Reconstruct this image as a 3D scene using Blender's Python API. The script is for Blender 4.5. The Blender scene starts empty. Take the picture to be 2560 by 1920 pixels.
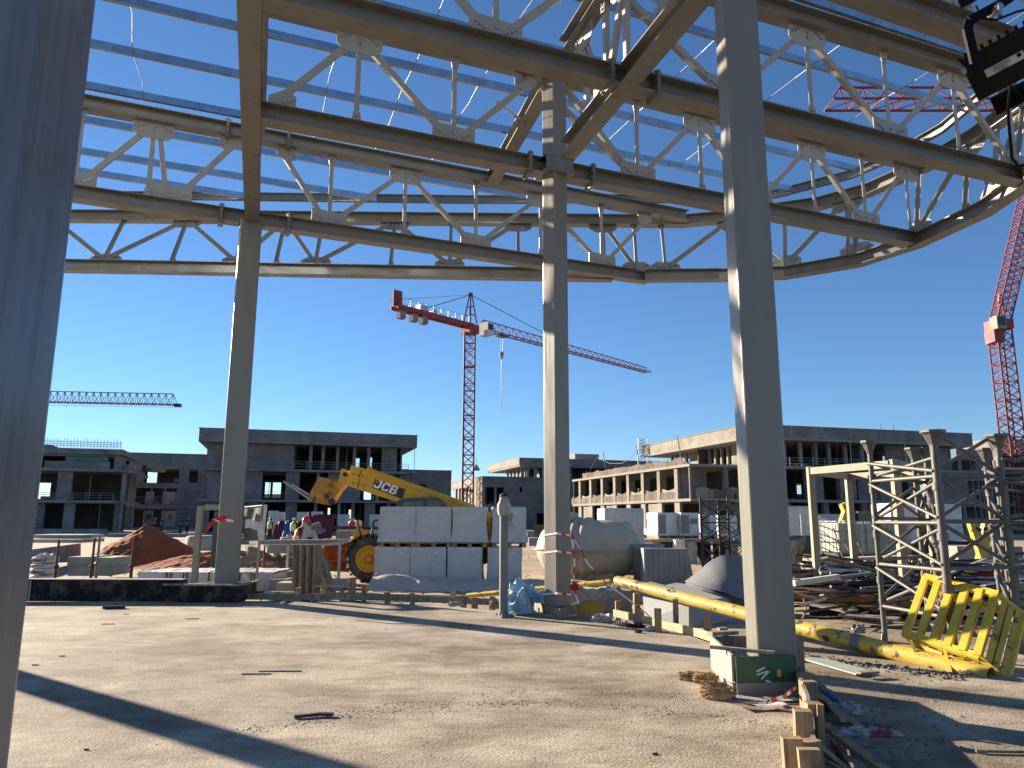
import bpy, bmesh, math, random
from math import sin, cos, tan, radians, pi, sqrt, atan2, hypot
from mathutils import Vector as V, Matrix, noise
random.seed(7)
C = bpy.context.scene.collection
sc = bpy.context.scene
# ------------------------------------------------------------------ camera
EYE = V((0, 0, 1.6)); PITCH = radians(10.28); ROLL = radians(-0.18); FPX = 1863.0
FW = V((0, cos(PITCH), sin(PITCH))); U0 = V((0, -sin(PITCH), cos(PITCH))); R0 = V((1, 0, 0))
RT = cos(ROLL)*R0 - sin(ROLL)*U0; UP = cos(ROLL)*U0 + sin(ROLL)*R0
cd = bpy.data.cameras.new('camera'); cam = bpy.data.objects.new('camera', cd); C.objects.link(cam)
cam.matrix_world = Matrix(((RT.x, UP.x, -FW.x, EYE.x), (RT.y, UP.y, -FW.y, EYE.y), (RT.z, UP.z, -FW.z, EYE.z), (0, 0, 0, 1)))
cd.sensor_width = 36.0; cd.lens = 36.0*FPX/2560.0; cd.clip_end = 3000; cd.clip_start = 0.05
sc.camera = cam
cd.dof.use_dof = True; cd.dof.focus_distance = 14.0; cd.dof.aperture_fstop = 8.0
# ------------------------------------------------------------------ light
SUN_EL = 16.8; SUN_DIR = V((-0.808, 0.589, 0)).normalized()          # horizontal direction towards the sun
w = bpy.data.worlds.new('World'); sc.world = w; w.use_nodes = True
nt = w.node_tree; bg = nt.nodes['Background']
sky = nt.nodes.new('ShaderNodeTexSky'); sky.sky_type = 'NISHITA'; sky.sun_disc = False
sky.sun_elevation = radians(SUN_EL); sky.sun_rotation = atan2(SUN_DIR.x, SUN_DIR.y)
sky.altitude = 600; sky.air_density = 1.0; sky.dust_density = 0.0; sky.ozone_density = 5.8
nt.links.new(sky.outputs[0], bg.inputs[0]); bg.inputs[1].default_value = 0.056
sl = bpy.data.lights.new('sun', 'SUN'); sl.energy = 5.0; sl.angle = radians(0.5); sl.color = (1.0, 0.86, 0.68)
so = bpy.data.objects.new('sun', sl); C.objects.link(so)
sv = V((SUN_DIR.x*cos(radians(SUN_EL)), SUN_DIR.y*cos(radians(SUN_EL)), sin(radians(SUN_EL))))
so.rotation_euler = sv.to_track_quat('Z', 'Y').to_euler(); so.location = (-40, 30, 30)
sc.view_settings.view_transform = 'Standard'; sc.view_settings.look = 'None'
sc.view_settings.gamma = 1.0; sc.view_settings.use_curve_mapping = False
sc.view_settings.exposure = 1.58

# ------------------------------------------------------------------ place helpers
def ray(u, v): return FW + RT*((u-1280.0)/FPX) - UP*((v-960.0)/FPX)
def gp(u, v, z=-0.15):
    d = ray(u, v); t = (z-EYE.z)/d.z; return EYE + d*t
def at(u, v, y):
    d = ray(u, v); return EYE + d*(y/d.y)

# ------------------------------------------------------------------ materials
def mat(name, col, rough=0.6, metal=0.0, var=0.12, scale=3.0, bump=0.0, bscale=40.0, col2=None, mscale=2.0, mthr=(0.45, 0.65), spec=0.5, stretch=None, rvar=0.0, alpha=None, trans=0.0, coord='Object'):
    m = bpy.data.materials.new(name); m.use_nodes = True
    n = m.node_tree; N = n.nodes; L = n.links; b = N['Principled BSDF']
    b.inputs['Roughness'].default_value = rough; b.inputs['Metallic'].default_value = metal
    b.inputs['Specular IOR Level'].default_value = spec
    tc = N.new('ShaderNodeTexCoord'); vec = tc.outputs[coord]
    if stretch:
        mp = N.new('ShaderNodeMapping'); mp.inputs['Scale'].default_value = stretch; L.new(vec, mp.inputs[0]); vec = mp.outputs[0]
    nz = N.new('ShaderNodeTexNoise'); nz.inputs['Scale'].default_value = scale; nz.inputs['Detail'].default_value = 6; nz.inputs['Roughness'].default_value = 0.62
    L.new(vec, nz.inputs['Vector'])
    cr = N.new('ShaderNodeValToRGB'); cr.color_ramp.elements[0].position = 0.3; cr.color_ramp.elements[1].position = 0.7
    a = [max(0, c*(1-var)) for c in col]; z = [min(1, c*(1+var)) for c in col]
    cr.color_ramp.elements[0].color = (*a, 1); cr.color_ramp.elements[1].color = (*z, 1)
    L.new(nz.outputs[0], cr.inputs[0]); out = cr.outputs[0]
    if col2:
        n2 = N.new('ShaderNodeTexNoise'); n2.inputs['Scale'].default_value = mscale; n2.inputs['Detail'].default_value = 8; n2.inputs['Roughness'].default_value = 0.7
        L.new(vec, n2.inputs['Vector'])
        c2 = N.new('ShaderNodeValToRGB'); c2.color_ramp.elements[0].position = mthr[0]; c2.color_ramp.elements[1].position = mthr[1]
        L.new(n2.outputs[0], c2.inputs[0])
        mx = N.new('ShaderNodeMix'); mx.data_type = 'RGBA'; L.new(c2.outputs[0], mx.inputs[0]); L.new(out, mx.inputs[6]); mx.inputs[7].default_value = (*col2, 1)
        out = mx.outputs[2]
    L.new(out, b.inputs['Base Color'])
    if rvar:
        mr = N.new('ShaderNodeMapRange'); mr.inputs['To Min'].default_value = max(0.03, rough-rvar); mr.inputs['To Max'].default_value = rough+rvar
        mr.inputs['From Min'].default_value = 0.3; mr.inputs['From Max'].default_value = 0.7
        L.new(nz.outputs[0], mr.inputs[0]); L.new(mr.outputs[0], b.inputs['Roughness'])
    if bump:
        n3 = N.new('ShaderNodeTexNoise'); n3.inputs['Scale'].default_value = bscale; n3.inputs['Detail'].default_value = 5
        L.new(vec, n3.inputs['Vector'])
        bp = N.new('ShaderNodeBump'); bp.inputs['Strength'].default_value = bump; bp.inputs['Distance'].default_value = 0.02
        L.new(n3.outputs[0], bp.inputs['Height']); L.new(bp.outputs[0], b.inputs['Normal'])
    if alpha is not None: b.inputs['Alpha'].default_value = alpha
    if trans: b.inputs['Transmission Weight'].default_value = trans
    return m

def blockmat(name, col, mortar, bw=0.4, bh=0.2, var=0.2):
    m = bpy.data.materials.new(name); m.use_nodes = True
    n = m.node_tree; N = n.nodes; L = n.links; b = N['Principled BSDF']; b.inputs['Roughness'].default_value = 0.9
    tc = N.new('ShaderNodeTexCoord'); sp = N.new('ShaderNodeSeparateXYZ'); L.new(tc.outputs['Object'], sp.inputs[0])
    ad = N.new('ShaderNodeMath'); ad.operation = 'ADD'; L.new(sp.outputs[0], ad.inputs[0]); L.new(sp.outputs[1], ad.inputs[1])
    cb = N.new('ShaderNodeCombineXYZ'); L.new(ad.outputs[0], cb.inputs[0]); L.new(sp.outputs[2], cb.inputs[1])
    br = N.new('ShaderNodeTexBrick'); br.inputs['Scale'].default_value = 1.0
    br.inputs['Brick Width'].default_value = bw; br.inputs['Row Height'].default_value = bh; br.inputs['Mortar Size'].default_value = 0.035; br.inputs['Bias'].default_value = 0
    br.inputs['Color1'].default_value = (*[c*(1-var) for c in col], 1); br.inputs['Color2'].default_value = (*[c*(1+var) for c in col], 1); br.inputs['Mortar'].default_value = (*mortar, 1)
    L.new(cb.outputs[0], br.inputs['Vector'])
    nz = N.new('ShaderNodeTexNoise'); nz.inputs['Scale'].default_value = 0.5; nz.inputs['Detail'].default_value = 6; L.new(tc.outputs['Object'], nz.inputs['Vector'])
    mr = N.new('ShaderNodeMapRange'); mr.inputs['From Min'].default_value = .3; mr.inputs['From Max'].default_value = .7; mr.inputs['To Min'].default_value = .7; mr.inputs['To Max'].default_value = 1.25; L.new(nz.outputs[0], mr.inputs[0])
    mx = N.new('ShaderNodeMix'); mx.data_type = 'RGBA'; mx.blend_type = 'MULTIPLY'; mx.inputs[0].default_value = 1; L.new(br.outputs[0], mx.inputs[6]); L.new(mr.outputs[0], mx.inputs[7])
    L.new(mx.outputs[2], b.inputs['Base Color'])
    bp = N.new('ShaderNodeBump'); bp.inputs['Strength'].default_value = .5; bp.inputs['Distance'].default_value = .02; bp.invert = True
    L.new(br.outputs['Fac'], bp.inputs['Height']); L.new(bp.outputs[0], b.inputs['Normal'])
    return m

STEEL = mat('painted_steel', (.172, .168, .148), .34, 0.0, .07, 1.6, .0, 60, rvar=.12, col2=(.14, .135, .11), mscale=1.1, spec=.75)
PLATE = mat('painted_plate', (.32, .312, .28), .40, 0.0, .08, 2.0, spec=.6)
COLM = mat('painted_column', (.20, .19, .16), .34, 0.0, .06, 1.3, .05, 50, rvar=.1, col2=(.17, .163, .14), mscale=1.1, mthr=(.45, .7), stretch=(5, 5, .5))
COLS = mat('reflection_streak_column', (.15, .16, .175), .24, 0.0, .1, 2.2, .02, 50, rvar=.1, col2=(.088, .098, .115), mscale=1.4, mthr=(.40, .66), stretch=(9, 9, .25), spec=.7)  # blue reflections on the near column painted in as vertical streaks
GALV = mat('galvanised_steel', (.38, .42, .46), .30, .9, .12, 2.5, .0, 30, rvar=.1)
GALVP = mat('galvanised_dull', (.36, .38, .38), .45, .6, .12, 5, .03, 30, rvar=.1)
BOLT = mat('bolt_zinc', (.42, .42, .40), .3, .8, .2, 30)
BLKM = mat('matt_black', (.006, .006, .006), .65, 0, .3, 8, spec=.12)
CONC = mat('concrete', (.27, .26, .235), .9, 0, .15, 1.2, .3, 18, col2=(.19, .18, .165), mscale=.8)
CONCL = mat('concrete_light', (.36, .345, .31), .9, 0, .12, 1.5, .3, 18, col2=(.26, .245, .22), mscale=1.2)
BITU = mat('bitumen_coating', (.010, .010, .011), .6, 0, .5, 4, .6, 14, col2=(.10, .08, .058), mscale=3.5, mthr=(.48, .62), spec=.2)
WOOD = mat('raw_timber', (.38, .25, .13), .8, 0, .3, 4, .3, 30, col2=(.16, .10, .055), mscale=2.5, stretch=(6, 6, 1))
WOODG = mat('weathered_timber', (.28, .235, .18), .85, 0, .3, 4, .3, 30, col2=(.12, .10, .08), mscale=2.5, stretch=(5, 5, 1))
PLYY = mat('formwork_yellow', (.52, .39, .17), .75, 0, .2, 3, .2, 30, col2=(.33, .29, .22), mscale=4, mthr=(.45, .6))
PLYG = mat('formwork_green_ply', (.015, .085, .03), .45, 0, .25, 3, .1, 20, col2=(.10, .11, .09), mscale=2.2, mthr=(.56, .64))
YEL = mat('worn_yellow_paint', (.54, .37, .05), .5, 0, .2, 3, .15, 30, col2=(.06, .05, .04), mscale=4.5, mthr=(.54, .60))
YELL = mat('dusty_yellow_paint', (.66, .45, .045), .55, 0, .15, 5, .1, 30, col2=(.30, .20, .05), mscale=12, mthr=(.63, .68))
BLKP = mat('black_painted_metal', (.015, .015, .016), .4, 0, .3, 8, .05)
RUST = mat('rusty_steel', (.13, .045, .03), .85, 0, .4, 8, .3, 30, col2=(.06, .035, .03), mscale=6)
REDP = mat('red_painted_steel', (.25, .035, .03), .6, 0, .2, 1.0)
PINK = mat('faded_red_steel', (.19, .022, .026), .65, 0, .2, .8, col2=(.25, .08, .07), mscale=.7, mthr=(.55,.7))
WHT = mat('white_sheet', (.62, .61, .58), .7, 0, .06, 3, .1, 12, col2=(.46, .45, .41), mscale=2)
WRAP = mat('white_pallet_wrap', (.50, .51, .515), .32, 0, .08, 2.5, .9, 6, rvar=.12, col2=(.42, .43, .44), mscale=1.6, spec=.5)
BLK = mat('black_rubber', (.02, .02, .02), .8, 0, .3, 8, .2, 20)
RED = mat('red_plastic', (.45, .012, .015), .5, 0, .15, 6)
GREYP = mat('grey_paint', (.16, .165, .165), .5, 0, .12, 4, .1)
GLASS = mat('dark_glass', (.02, .025, .03), .08, 0, .1, 2)

# ------------------------------------------------------------------ mesh helpers
class MB:
    def __init__(s): s.v = []; s.f = []; s.sm = []
    def add(s, vs, fs, smooth=False):
        o = len(s.v); s.v.extend([tuple(x) for x in vs]); s.f.extend([tuple(i+o for i in f) for f in fs]); s.sm.extend([smooth]*len(fs)); return s
    def box(s, c, d, rz=0.0, M=None):
        x, y, z = d[0]/2, d[1]/2, d[2]/2; c = V(c)
        R = M if M is not None else Matrix.Rotation(rz, 3, 'Z')
        vs = [c + R @ V((a*x, b*y, e*z)) for e in (-1, 1) for b in (-1, 1) for a in (-1, 1)]
        return s.add(vs, [(0, 2, 3, 1), (4, 5, 7, 6), (0, 1, 5, 4), (1, 3, 7, 5), (3, 2, 6, 7), (2, 0, 4, 6)])
    def b2(s, x0, x1, y0, y1, z0, z1): return s.box(((x0+x1)/2, (y0+y1)/2, (z0+z1)/2), (abs(x1-x0), abs(y1-y0), abs(z1-z0)))
    def prism(s, prof, p0, p1, up=V((0, 0, 1)), smooth=False, caps=True):
        """profile points (a,b): a sideways, b along up; swept from p0 to p1"""
        p0 = V(p0); p1 = V(p1); d = (p1-p0).normalized(); side = d.cross(V(up)).normalized(); u = side.cross(d).normalized(); n = len(prof)
        vs = [p + side*a + u*b for p in (p0, p1) for a, b in prof]
        fs = [(i, (i+1) % n, n+(i+1) % n, n+i) for i in range(n)]
        s.add(vs, fs, smooth)
        if caps: s.add(vs, [tuple(range(n-1, -1, -1)), tuple(range(n, 2*n))])
        return s
    def tube(s, p0, p1, r, n=8, r1=None, smooth=True, caps=True):
        p0 = V(p0); p1 = V(p1); d = (p1-p0).normalized(); up = V((0, 0, 1)) if abs(d.z) < .9 else V((0, 1, 0))
        a = d.cross(up).normalized(); b = a.cross(d); r1 = r if r1 is None else r1
        vs = [p0+(a*cos(t)+b*sin(t))*r for t in [2*pi*i/n for i in range(n)]] + [p1+(a*cos(t)+b*sin(t))*r1 for t in [2*pi*i/n for i in range(n)]]
        s.add(vs, [(i, n+i, n+(i+1) % n, (i+1) % n) for i in range(n)], smooth)
        if caps: s.add(vs, [tuple(range(n)), tuple(range(2*n-1, n-1, -1))])
        return s
    def path(s, pts, r, n=6, smooth=True):
        for a, b in zip(pts, pts[1:]): s.tube(a, b, r, n, smooth=smooth)
        return s
    def bar(s, p0, p1, w, h, up=V((0, 0, 1))):
        return s.prism([(-w/2, -h/2), (w/2, -h/2), (w/2, h/2), (-w/2, h/2)], p0, p1, up)
    def hbeam(s, p0, p1, h=.3, b=.3, tf=.016, tw=.012, up=V((0, 0, 1))):
        P = [(-b/2, 0), (b/2, 0), (b/2, tf), (tw/2, tf), (tw/2, h-tf), (b/2, h-tf), (b/2, h), (-b/2, h), (-b/2, h-tf), (-tw/2, h-tf), (-tw/2, tf), (-b/2, tf)]
        p0 = V(p0); p1 = V(p1); d = (p1-p0).normalized(); side = d.cross(V(up)).normalized(); u = side.cross(d).normalized()
        vs = [p + side*a + u*c for p in (p0, p1) for a, c in P]
        s.add(vs, [(i, (i+1) % 12, 12+(i+1) % 12, 12+i) for i in range(12)])
        for o in (0, 12): s.add(vs, [tuple(o+i for i in q) for q in ((0, 1, 2, 3, 10, 11), (3, 4, 9, 10), (4, 5, 6, 7, 8, 9))])
        return s
    def poly(s, pts, nrm, t):
        """flat plate: outline extruded by t along nrm (centred)"""
        nrm = V(nrm).normalized()*t/2; n = len(pts); a = [V(p)-nrm for p in pts]; b = [V(p)+nrm for p in pts]
        return s.add(a+b, [tuple(range(n-1, -1, -1)), tuple(range(n, 2*n))]+[(i, (i+1) % n, n+(i+1) % n, n+i) for i in range(n)])
    def lathe(s, prof, c, axis=V((0, 0, 1)), n=24, smooth=True):
        axis = V(axis).normalized(); up = V((0, 0, 1)) if abs(axis.z) < .9 else V((0, 1, 0)); a = axis.cross(up).normalized(); b = a.cross(axis); c = V(c)
        vs = [c+axis*h+(a*cos(2*pi*i/n)+b*sin(2*pi*i/n))*r for r, h in prof for i in range(n)]; m = len(prof)
        s.add(vs, [(j*n+i, (j+1)*n+i, (j+1)*n+(i+1) % n, j*n+(i+1) % n) for j in range(m-1) for i in range(n)], smooth)
        return s
    def sheet(s, P, nu, nv, smooth=True, t=0):
        vs = [P(i/nu, j/nv) for j in range(nv+1) for i in range(nu+1)]
        s.add(vs, [(j*(nu+1)+i, j*(nu+1)+i+1, (j+1)*(nu+1)+i+1, (j+1)*(nu+1)+i) for j in range(nv) for i in range(nu)], smooth); return s
    def mesh(s, name, m):
        me = bpy.data.meshes.new(name); me.from_pydata(s.v, [], s.f)
        me.polygons.foreach_set('use_smooth', s.sm); me.materials.append(m); me.update()
        bm = bmesh.new(); bm.from_mesh(me); bmesh.ops.recalc_face_normals(bm, faces=bm.faces[:]); bm.to_mesh(me); bm.free()
        return me
    def build(s, name, m, parent=None, world=False, label=None, kind=None, loc=None):
        if world and parent is not None:
            root = parent
            chain = []
            while root is not None: chain.append(root); root = root.parent
            M = Matrix.Identity(4)
            for o in reversed(chain): M = M @ Matrix.LocRotScale(o.location, o.rotation_euler, None)
            Mi = M.inverted(); s.v = [tuple(Mi @ V(p)) for p in s.v]
        o = None
        if parent is None and loc is not None:
            l = V(loc); s.v = [tuple(V(p)-l) for p in s.v]
        o = bpy.data.objects.new(name, s.mesh(name, m)); C.objects.link(o); o.parent = parent
        if parent is None and loc is not None: o.location = loc
        if label: o['label'] = label
        if kind: o['kind'] = kind
        return o
def tag(o, label, cat, group=None):
    o['label'] = label; o['category'] = cat
    if group: o['group'] = group
    return o
def thing(name, label, cat, loc=(0, 0, 0), rz=0.0, group=None):
    o = bpy.data.objects.new(name, None); C.objects.link(o); o.location = loc; o.rotation_euler = (0, 0, rz); o.empty_display_size = .2
    return tag(o, label, cat, group)
def one(name, mb, m, label, cat, loc=None, group=None):
    """a thing that is a single mesh; vertices in world space, origin at its base"""
    if loc is None:
        n = len(mb.v); loc = (sum(p[0] for p in mb.v)/n, sum(p[1] for p in mb.v)/n, min(p[2] for p in mb.v))
    return tag(mb.build(name, m, None, loc=loc), label, cat, group)
def struct(name, mb, m):
    o = mb.build(name, m); o['kind'] = 'structure'; return o
def copy_tree(o, loc, rz=None, label=None, parent=None):
    c = o.copy(); C.objects.link(c); c.parent = parent
    if parent is None:
        c.location = loc
        if rz is not None: c.rotation_euler = (0, 0, rz)
        if label: c['label'] = label
    for ch in list(o.children): copy_tree(ch, None, parent=c)
    return c
def text(txt, name, m, parent, M, size, ext=.01, off=0.0, shear=0.0, sx=1.0):
    cu = bpy.data.curves.new('t', 'FONT'); cu.body = txt; cu.size = size; cu.extrude = ext; cu.offset = off; cu.shear = shear; cu.align_x = 'CENTER'; cu.align_y = 'CENTER'
    to = bpy.data.objects.new('t', cu); C.objects.link(to); bpy.context.view_layer.update()
    me = bpy.data.meshes.new_from_object(to.evaluated_get(bpy.context.evaluated_depsgraph_get())); bpy.data.objects.remove(to)
    for v in me.vertices: v.co.x *= sx
    me.materials.clear(); me.materials.append(m); me.name = name
    o = bpy.data.objects.new(name, me); C.objects.link(o)
    if parent is not None:
        M = Matrix.LocRotScale(parent.location, parent.rotation_euler, None).inverted() @ M; o.parent = parent
    o.matrix_basis = M
    return o
def frame(o, x, y, z):
    x = V(x).normalized(); z = V(z).normalized(); y = z.cross(x).normalized(); z = x.cross(y)
    return Matrix(((x.x, y.x, z.x, o[0]), (x.y, y.y, z.y, o[1]), (x.z, y.z, z.z, o[2]), (0, 0, 0, 1)))
def hexb(mb, p, nrm, r=.02, t=.016): mb.tube(V(p), V(p)+V(nrm).normalized()*t, r, 6, smooth=False)
# ================================================================== GROUND
EDGE = [(-40, 14.9), (-9.3, 14.95), (-5.9, 15.15), (-3.0, 15.05), (-1.4, 14.55), (-.5, 13.9), (1.0, 13.2), (1.75, 12.35), (2.45, 11.1), (2.72, 9.9), (2.95, 8.6), (2.95, 7.6), (2.72, 7.1), (2.35, 6.3), (2.0, 5.4), (1.72, 4.4), (1.6, 3.2), (1.6, -30)]
def slabmat():
    m = mat('site_slab_concrete', (.45, .39, .295), .86, 0, .18, 1.1, .65, 42, col2=(.225, .178, .122), mscale=.38, mthr=(.43, .60))
    n = m.node_tree; N = n.nodes; L = n.links; b = N['Principled BSDF']
    tc = N.new('ShaderNodeTexCoord')
    mp = N.new('ShaderNodeMapping'); mp.inputs['Rotation'].default_value = (0, 0, radians(25)); mp.inputs['Scale'].default_value = (1.0, 2.2, 1); L.new(tc.outputs['Object'], mp.inputs[0])
    a = N.new('ShaderNodeTexNoise'); a.inputs['Scale'].default_value = .9; a.inputs['Detail'].default_value = 9; a.inputs['Roughness'].default_value = .75; L.new(mp.outputs[0], a.inputs['Vector'])
    r = N.new('ShaderNodeValToRGB'); r.color_ramp.elements[0].position = .45; r.color_ramp.elements[0].color = (1, 1, 1, 1); r.color_ramp.elements[1].position = .63; r.color_ramp.elements[1].color = (.48, .40, .33, 1)
    L.new(a.outputs[0], r.inputs[0])
    f = N.new('ShaderNodeTexNoise'); f.inputs['Scale'].default_value = 55; f.inputs['Detail'].default_value = 3; L.new(tc.outputs['Object'], f.inputs['Vector'])
    fr = N.new('ShaderNodeValToRGB'); fr.color_ramp.elements[0].position = .36; fr.color_ramp.elements[0].color = (.52, .49, .45, 1); fr.color_ramp.elements[1].position = .52; fr.color_ramp.elements[1].color = (1.06, 1.05, 1.04, 1)
    L.new(f.outputs[0], fr.inputs[0])
    src = b.inputs['Base Color'].links[0].from_socket
    m1 = N.new('ShaderNodeMix'); m1.data_type = 'RGBA'; m1.blend_type = 'MULTIPLY'; m1.inputs[0].default_value = .8; L.new(src, m1.inputs[6]); L.new(r.outputs[0], m1.inputs[7])
    m2 = N.new('ShaderNodeMix'); m2.data_type = 'RGBA'; m2.blend_type = 'MULTIPLY'; m2.inputs[0].default_value = .8; L.new(m1.outputs[2], m2.inputs[6]); L.new(fr.outputs[0], m2.inputs[7])
    L.new(m2.outputs[2], b.inputs['Base Color'])
    # two scales of relief: broad trowel waves and grit
    w1 = N.new('ShaderNodeTexNoise'); w1.inputs['Scale'].default_value = 2.2; w1.inputs['Detail'].default_value = 8; w1.inputs['Roughness'].default_value = .7; L.new(mp.outputs[0], w1.inputs['Vector'])
    b1 = N.new('ShaderNodeBump'); b1.inputs['Strength'].default_value = .75; b1.inputs['Distance'].default_value = .02; L.new(w1.outputs[0], b1.inputs['Height'])
    b2 = [x for x in N if x.type == 'BUMP' and x != b1][0]; b2.inputs['Distance'].default_value = .012; L.new(b1.outputs[0], b2.inputs['Normal'])
    return m
SLAB = slabmat()
SAND = mat('site_sand', (.38, .295, .185), .95, 0, .15, .35, .6, 9, col2=(.27, .19, .12), mscale=.12, mthr=(.45, .62))
slab = MB(); pts = EDGE + [(-40, -30)]; n = len(pts)
slab.add([(x, y, 0) for x, y in pts]+[(x, y, -.15) for x, y in pts], [tuple(range(n-1, -1, -1))] + [(i, (i+1) % n, n+(i+1) % n, n+i) for i in range(n)])
struct('slab_floor', slab, SLAB)
# compacted yard right of the slab (pale screed), then sand to the horizon
g = MB(); g.sheet(lambda a, b: V((-900+1800*a, -900+2400*b, -.155)), 4, 4); struct('ground', g, SAND)
yd = MB(); yp = [(1.3, -30), (60, -30), (60, 13.2), (11, 14.0), (4.0, 14.2), (1.7, 13.6), (1.4, 12.6)]
yd.add([(x, y, -.148) for x, y in yp], [tuple(range(len(yp)))]); struct('yard_pavement', yd, SLAB)
# tracked sandy surface relief behind the slab
def dune(a, b):
    x = -45+90*a; y = 16.5+70*b; return V((x, y, -.15+.012+.05*max(0, noise.noise(V((x*.35, y*.35, 3)))) * min(1, (y-16)/3)))
dn = MB(); dn.sheet(dune, 120, 90); struct('sand_track', dn, SAND)

# ================================================================== STEEL FRAME
ZB, ZT = 7.95, 9.95
LA = (9.57, .392); LB = (12.84, .405); LC = (17.98, .418); LN = (6.5, .41)
def onl(L, x): return V((x, L[0]+L[1]*x, 0))
def rsec(w, d, r=.03, k=3):
    P = []
    for cx, cy, a0 in ((w/2-r, d/2-r, 0), (-w/2+r, d/2-r, 90), (-w/2+r, -d/2+r, 180), (w/2-r, -d/2+r, 270)):
        for i in range(k+1):
            a = radians(a0+90*i/k); P.append((cx+r*cos(a), cy+r*sin(a)))
    return P
def column(x, y, w, d, ang, top, label, base=0.0, cm=None):
    t = thing('steel_column', label, 'column', (x, y, base), radians(ang), 'steel columns carrying the roof frame')
    mb = MB(); P = rsec(w, d, .028); n = len(P)
    mb.add([(a, b, z) for z in (0, top-base) for a, b in P], [(i, (i+1) % n, n+(i+1) % n, n+i) for i in range(n)], False); mb.add([(a, b, z) for z in (0, top-base) for a, b in P], [tuple(range(n, 2*n))])
    o = mb.build('shaft', cm or COLM, t)
    bp = MB(); bp.box((0, 0, .02), (w+.2, d+.2, .04))
    for sx in (-1, 1):
        for sy in (-1, 1): bp.tube((sx*(w/2+.06), sy*(d/2+.06), .04), (sx*(w/2+.06), sy*(d/2+.06), .12), .014, 6)
    bp.build('base_plate', GALVP, t)
    cp = MB(); cp.box((0, 0, top-base+.012), (w+.03, d+.03, .024)); cp.build('cap_plate', STEEL, t)
    return t
C3 = V((.79, 13.12, 0)); C2 = V((-5.72, 15.42, 0)); C4 = V((2.56, 7.68, 0)); C1 = V((-1.765, 2.35, 0)); C0 = V((-11.85, 12.92, 0))
column(C1.x, C1.y, .38, .38, 6, 10.25, 'blurred grey steel column close up at the left edge, tallest in the photo', cm=COLS)
column(C2.x, C2.y, .455, .32, 20.6, ZB, 'slim steel column on the black coated footing behind the wide roof beam')
column(C3.x, C3.y, .335, .335, -50, 10.27, 'middle steel column beside the blue plastic, bound with red and white tape')
column(C4.x, C4.y, .385, .385, -1, 10.27, 'broad steel column rising from the green plywood box')
column(C0.x, C0.y, .36, .30, 22, ZB, 'steel column standing beyond the left edge of the slab')
def angle(mb, p0, p1, nrm, w=.10, t=.009, off=0):
    """equal-leg angle lying flat against a plate whose normal is nrm"""
    p0 = V(p0)+nrm*off; p1 = V(p1)+nrm*off
    d = (p1-p0).normalized(); s = d.cross(nrm).normalized()
    mb.prism([(-w/2, 0), (w/2, 0), (w/2, t), (-w/2+t, t), (-w/2+t, w*.8), (-w/2, w*.8)], p0, p1, nrm)
def gusset(par, c, d, nrm, side, up, kind, dirs):
    """plate centred on node; up=+1 stands on the bottom chord, -1 hangs from the top chord"""
    mb = MB(); bo = MB(); z = V((0, 0, up))
    if kind == 'big':
        w, h, ch = .40, .36, .12; O = [(-w, -.02), (w, -.02), (w, h-ch), (w-ch, h), (-w+ch, h), (-w, h-ch)]
        if up > 0: O = [(-w, -.02), (w, -.02), (w, h-.06), (-w, h)]
    elif kind == 'l': O = [(-.42, -.02), (.02, -.02), (.02, .2), (-.24, .36), (-.42, .26)]
    elif kind == 'r': O = [(.42, -.02), (-.02, -.02), (-.02, .2), (.24, .36), (.42, .26)]
    else: w = .085; O = [(-w*1.15, -.02), (w*1.15, -.02), (w*.7, .22), (-w*.7, .22)]
    mb.poly([c+d*a+z*b for a, b in O], nrm, .014)
    g = mb.build('gusset_plate', PLATE, par, world=True)
    face = nrm*side
    def row(px, pz, dx, dz, k):
        for i in range(k): hexb(bo, c+d*(px+dx*i)+z*(pz+dz*i)+face*.008, face, .025, .022)
    if kind == 'big':
        if 'L' in dirs: row(-.31, .13 if up < 0 else .22, .065, -.038, 3)
        if 'R' in dirs: row(.31, .13 if up < 0 else .22, -.065, -.038, 3)
        if 'V' in dirs: row(0, .1, 0, .08, 2)
    elif kind in 'lr': s = -1 if kind == 'l' else 1; row(s*.36, .2, -s*.06, -.035, 3)
    else: row(0, .06, 0, .09, 2)
    bo.build('bolts', BOLT, g, world=True, kind='stuff')
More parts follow.
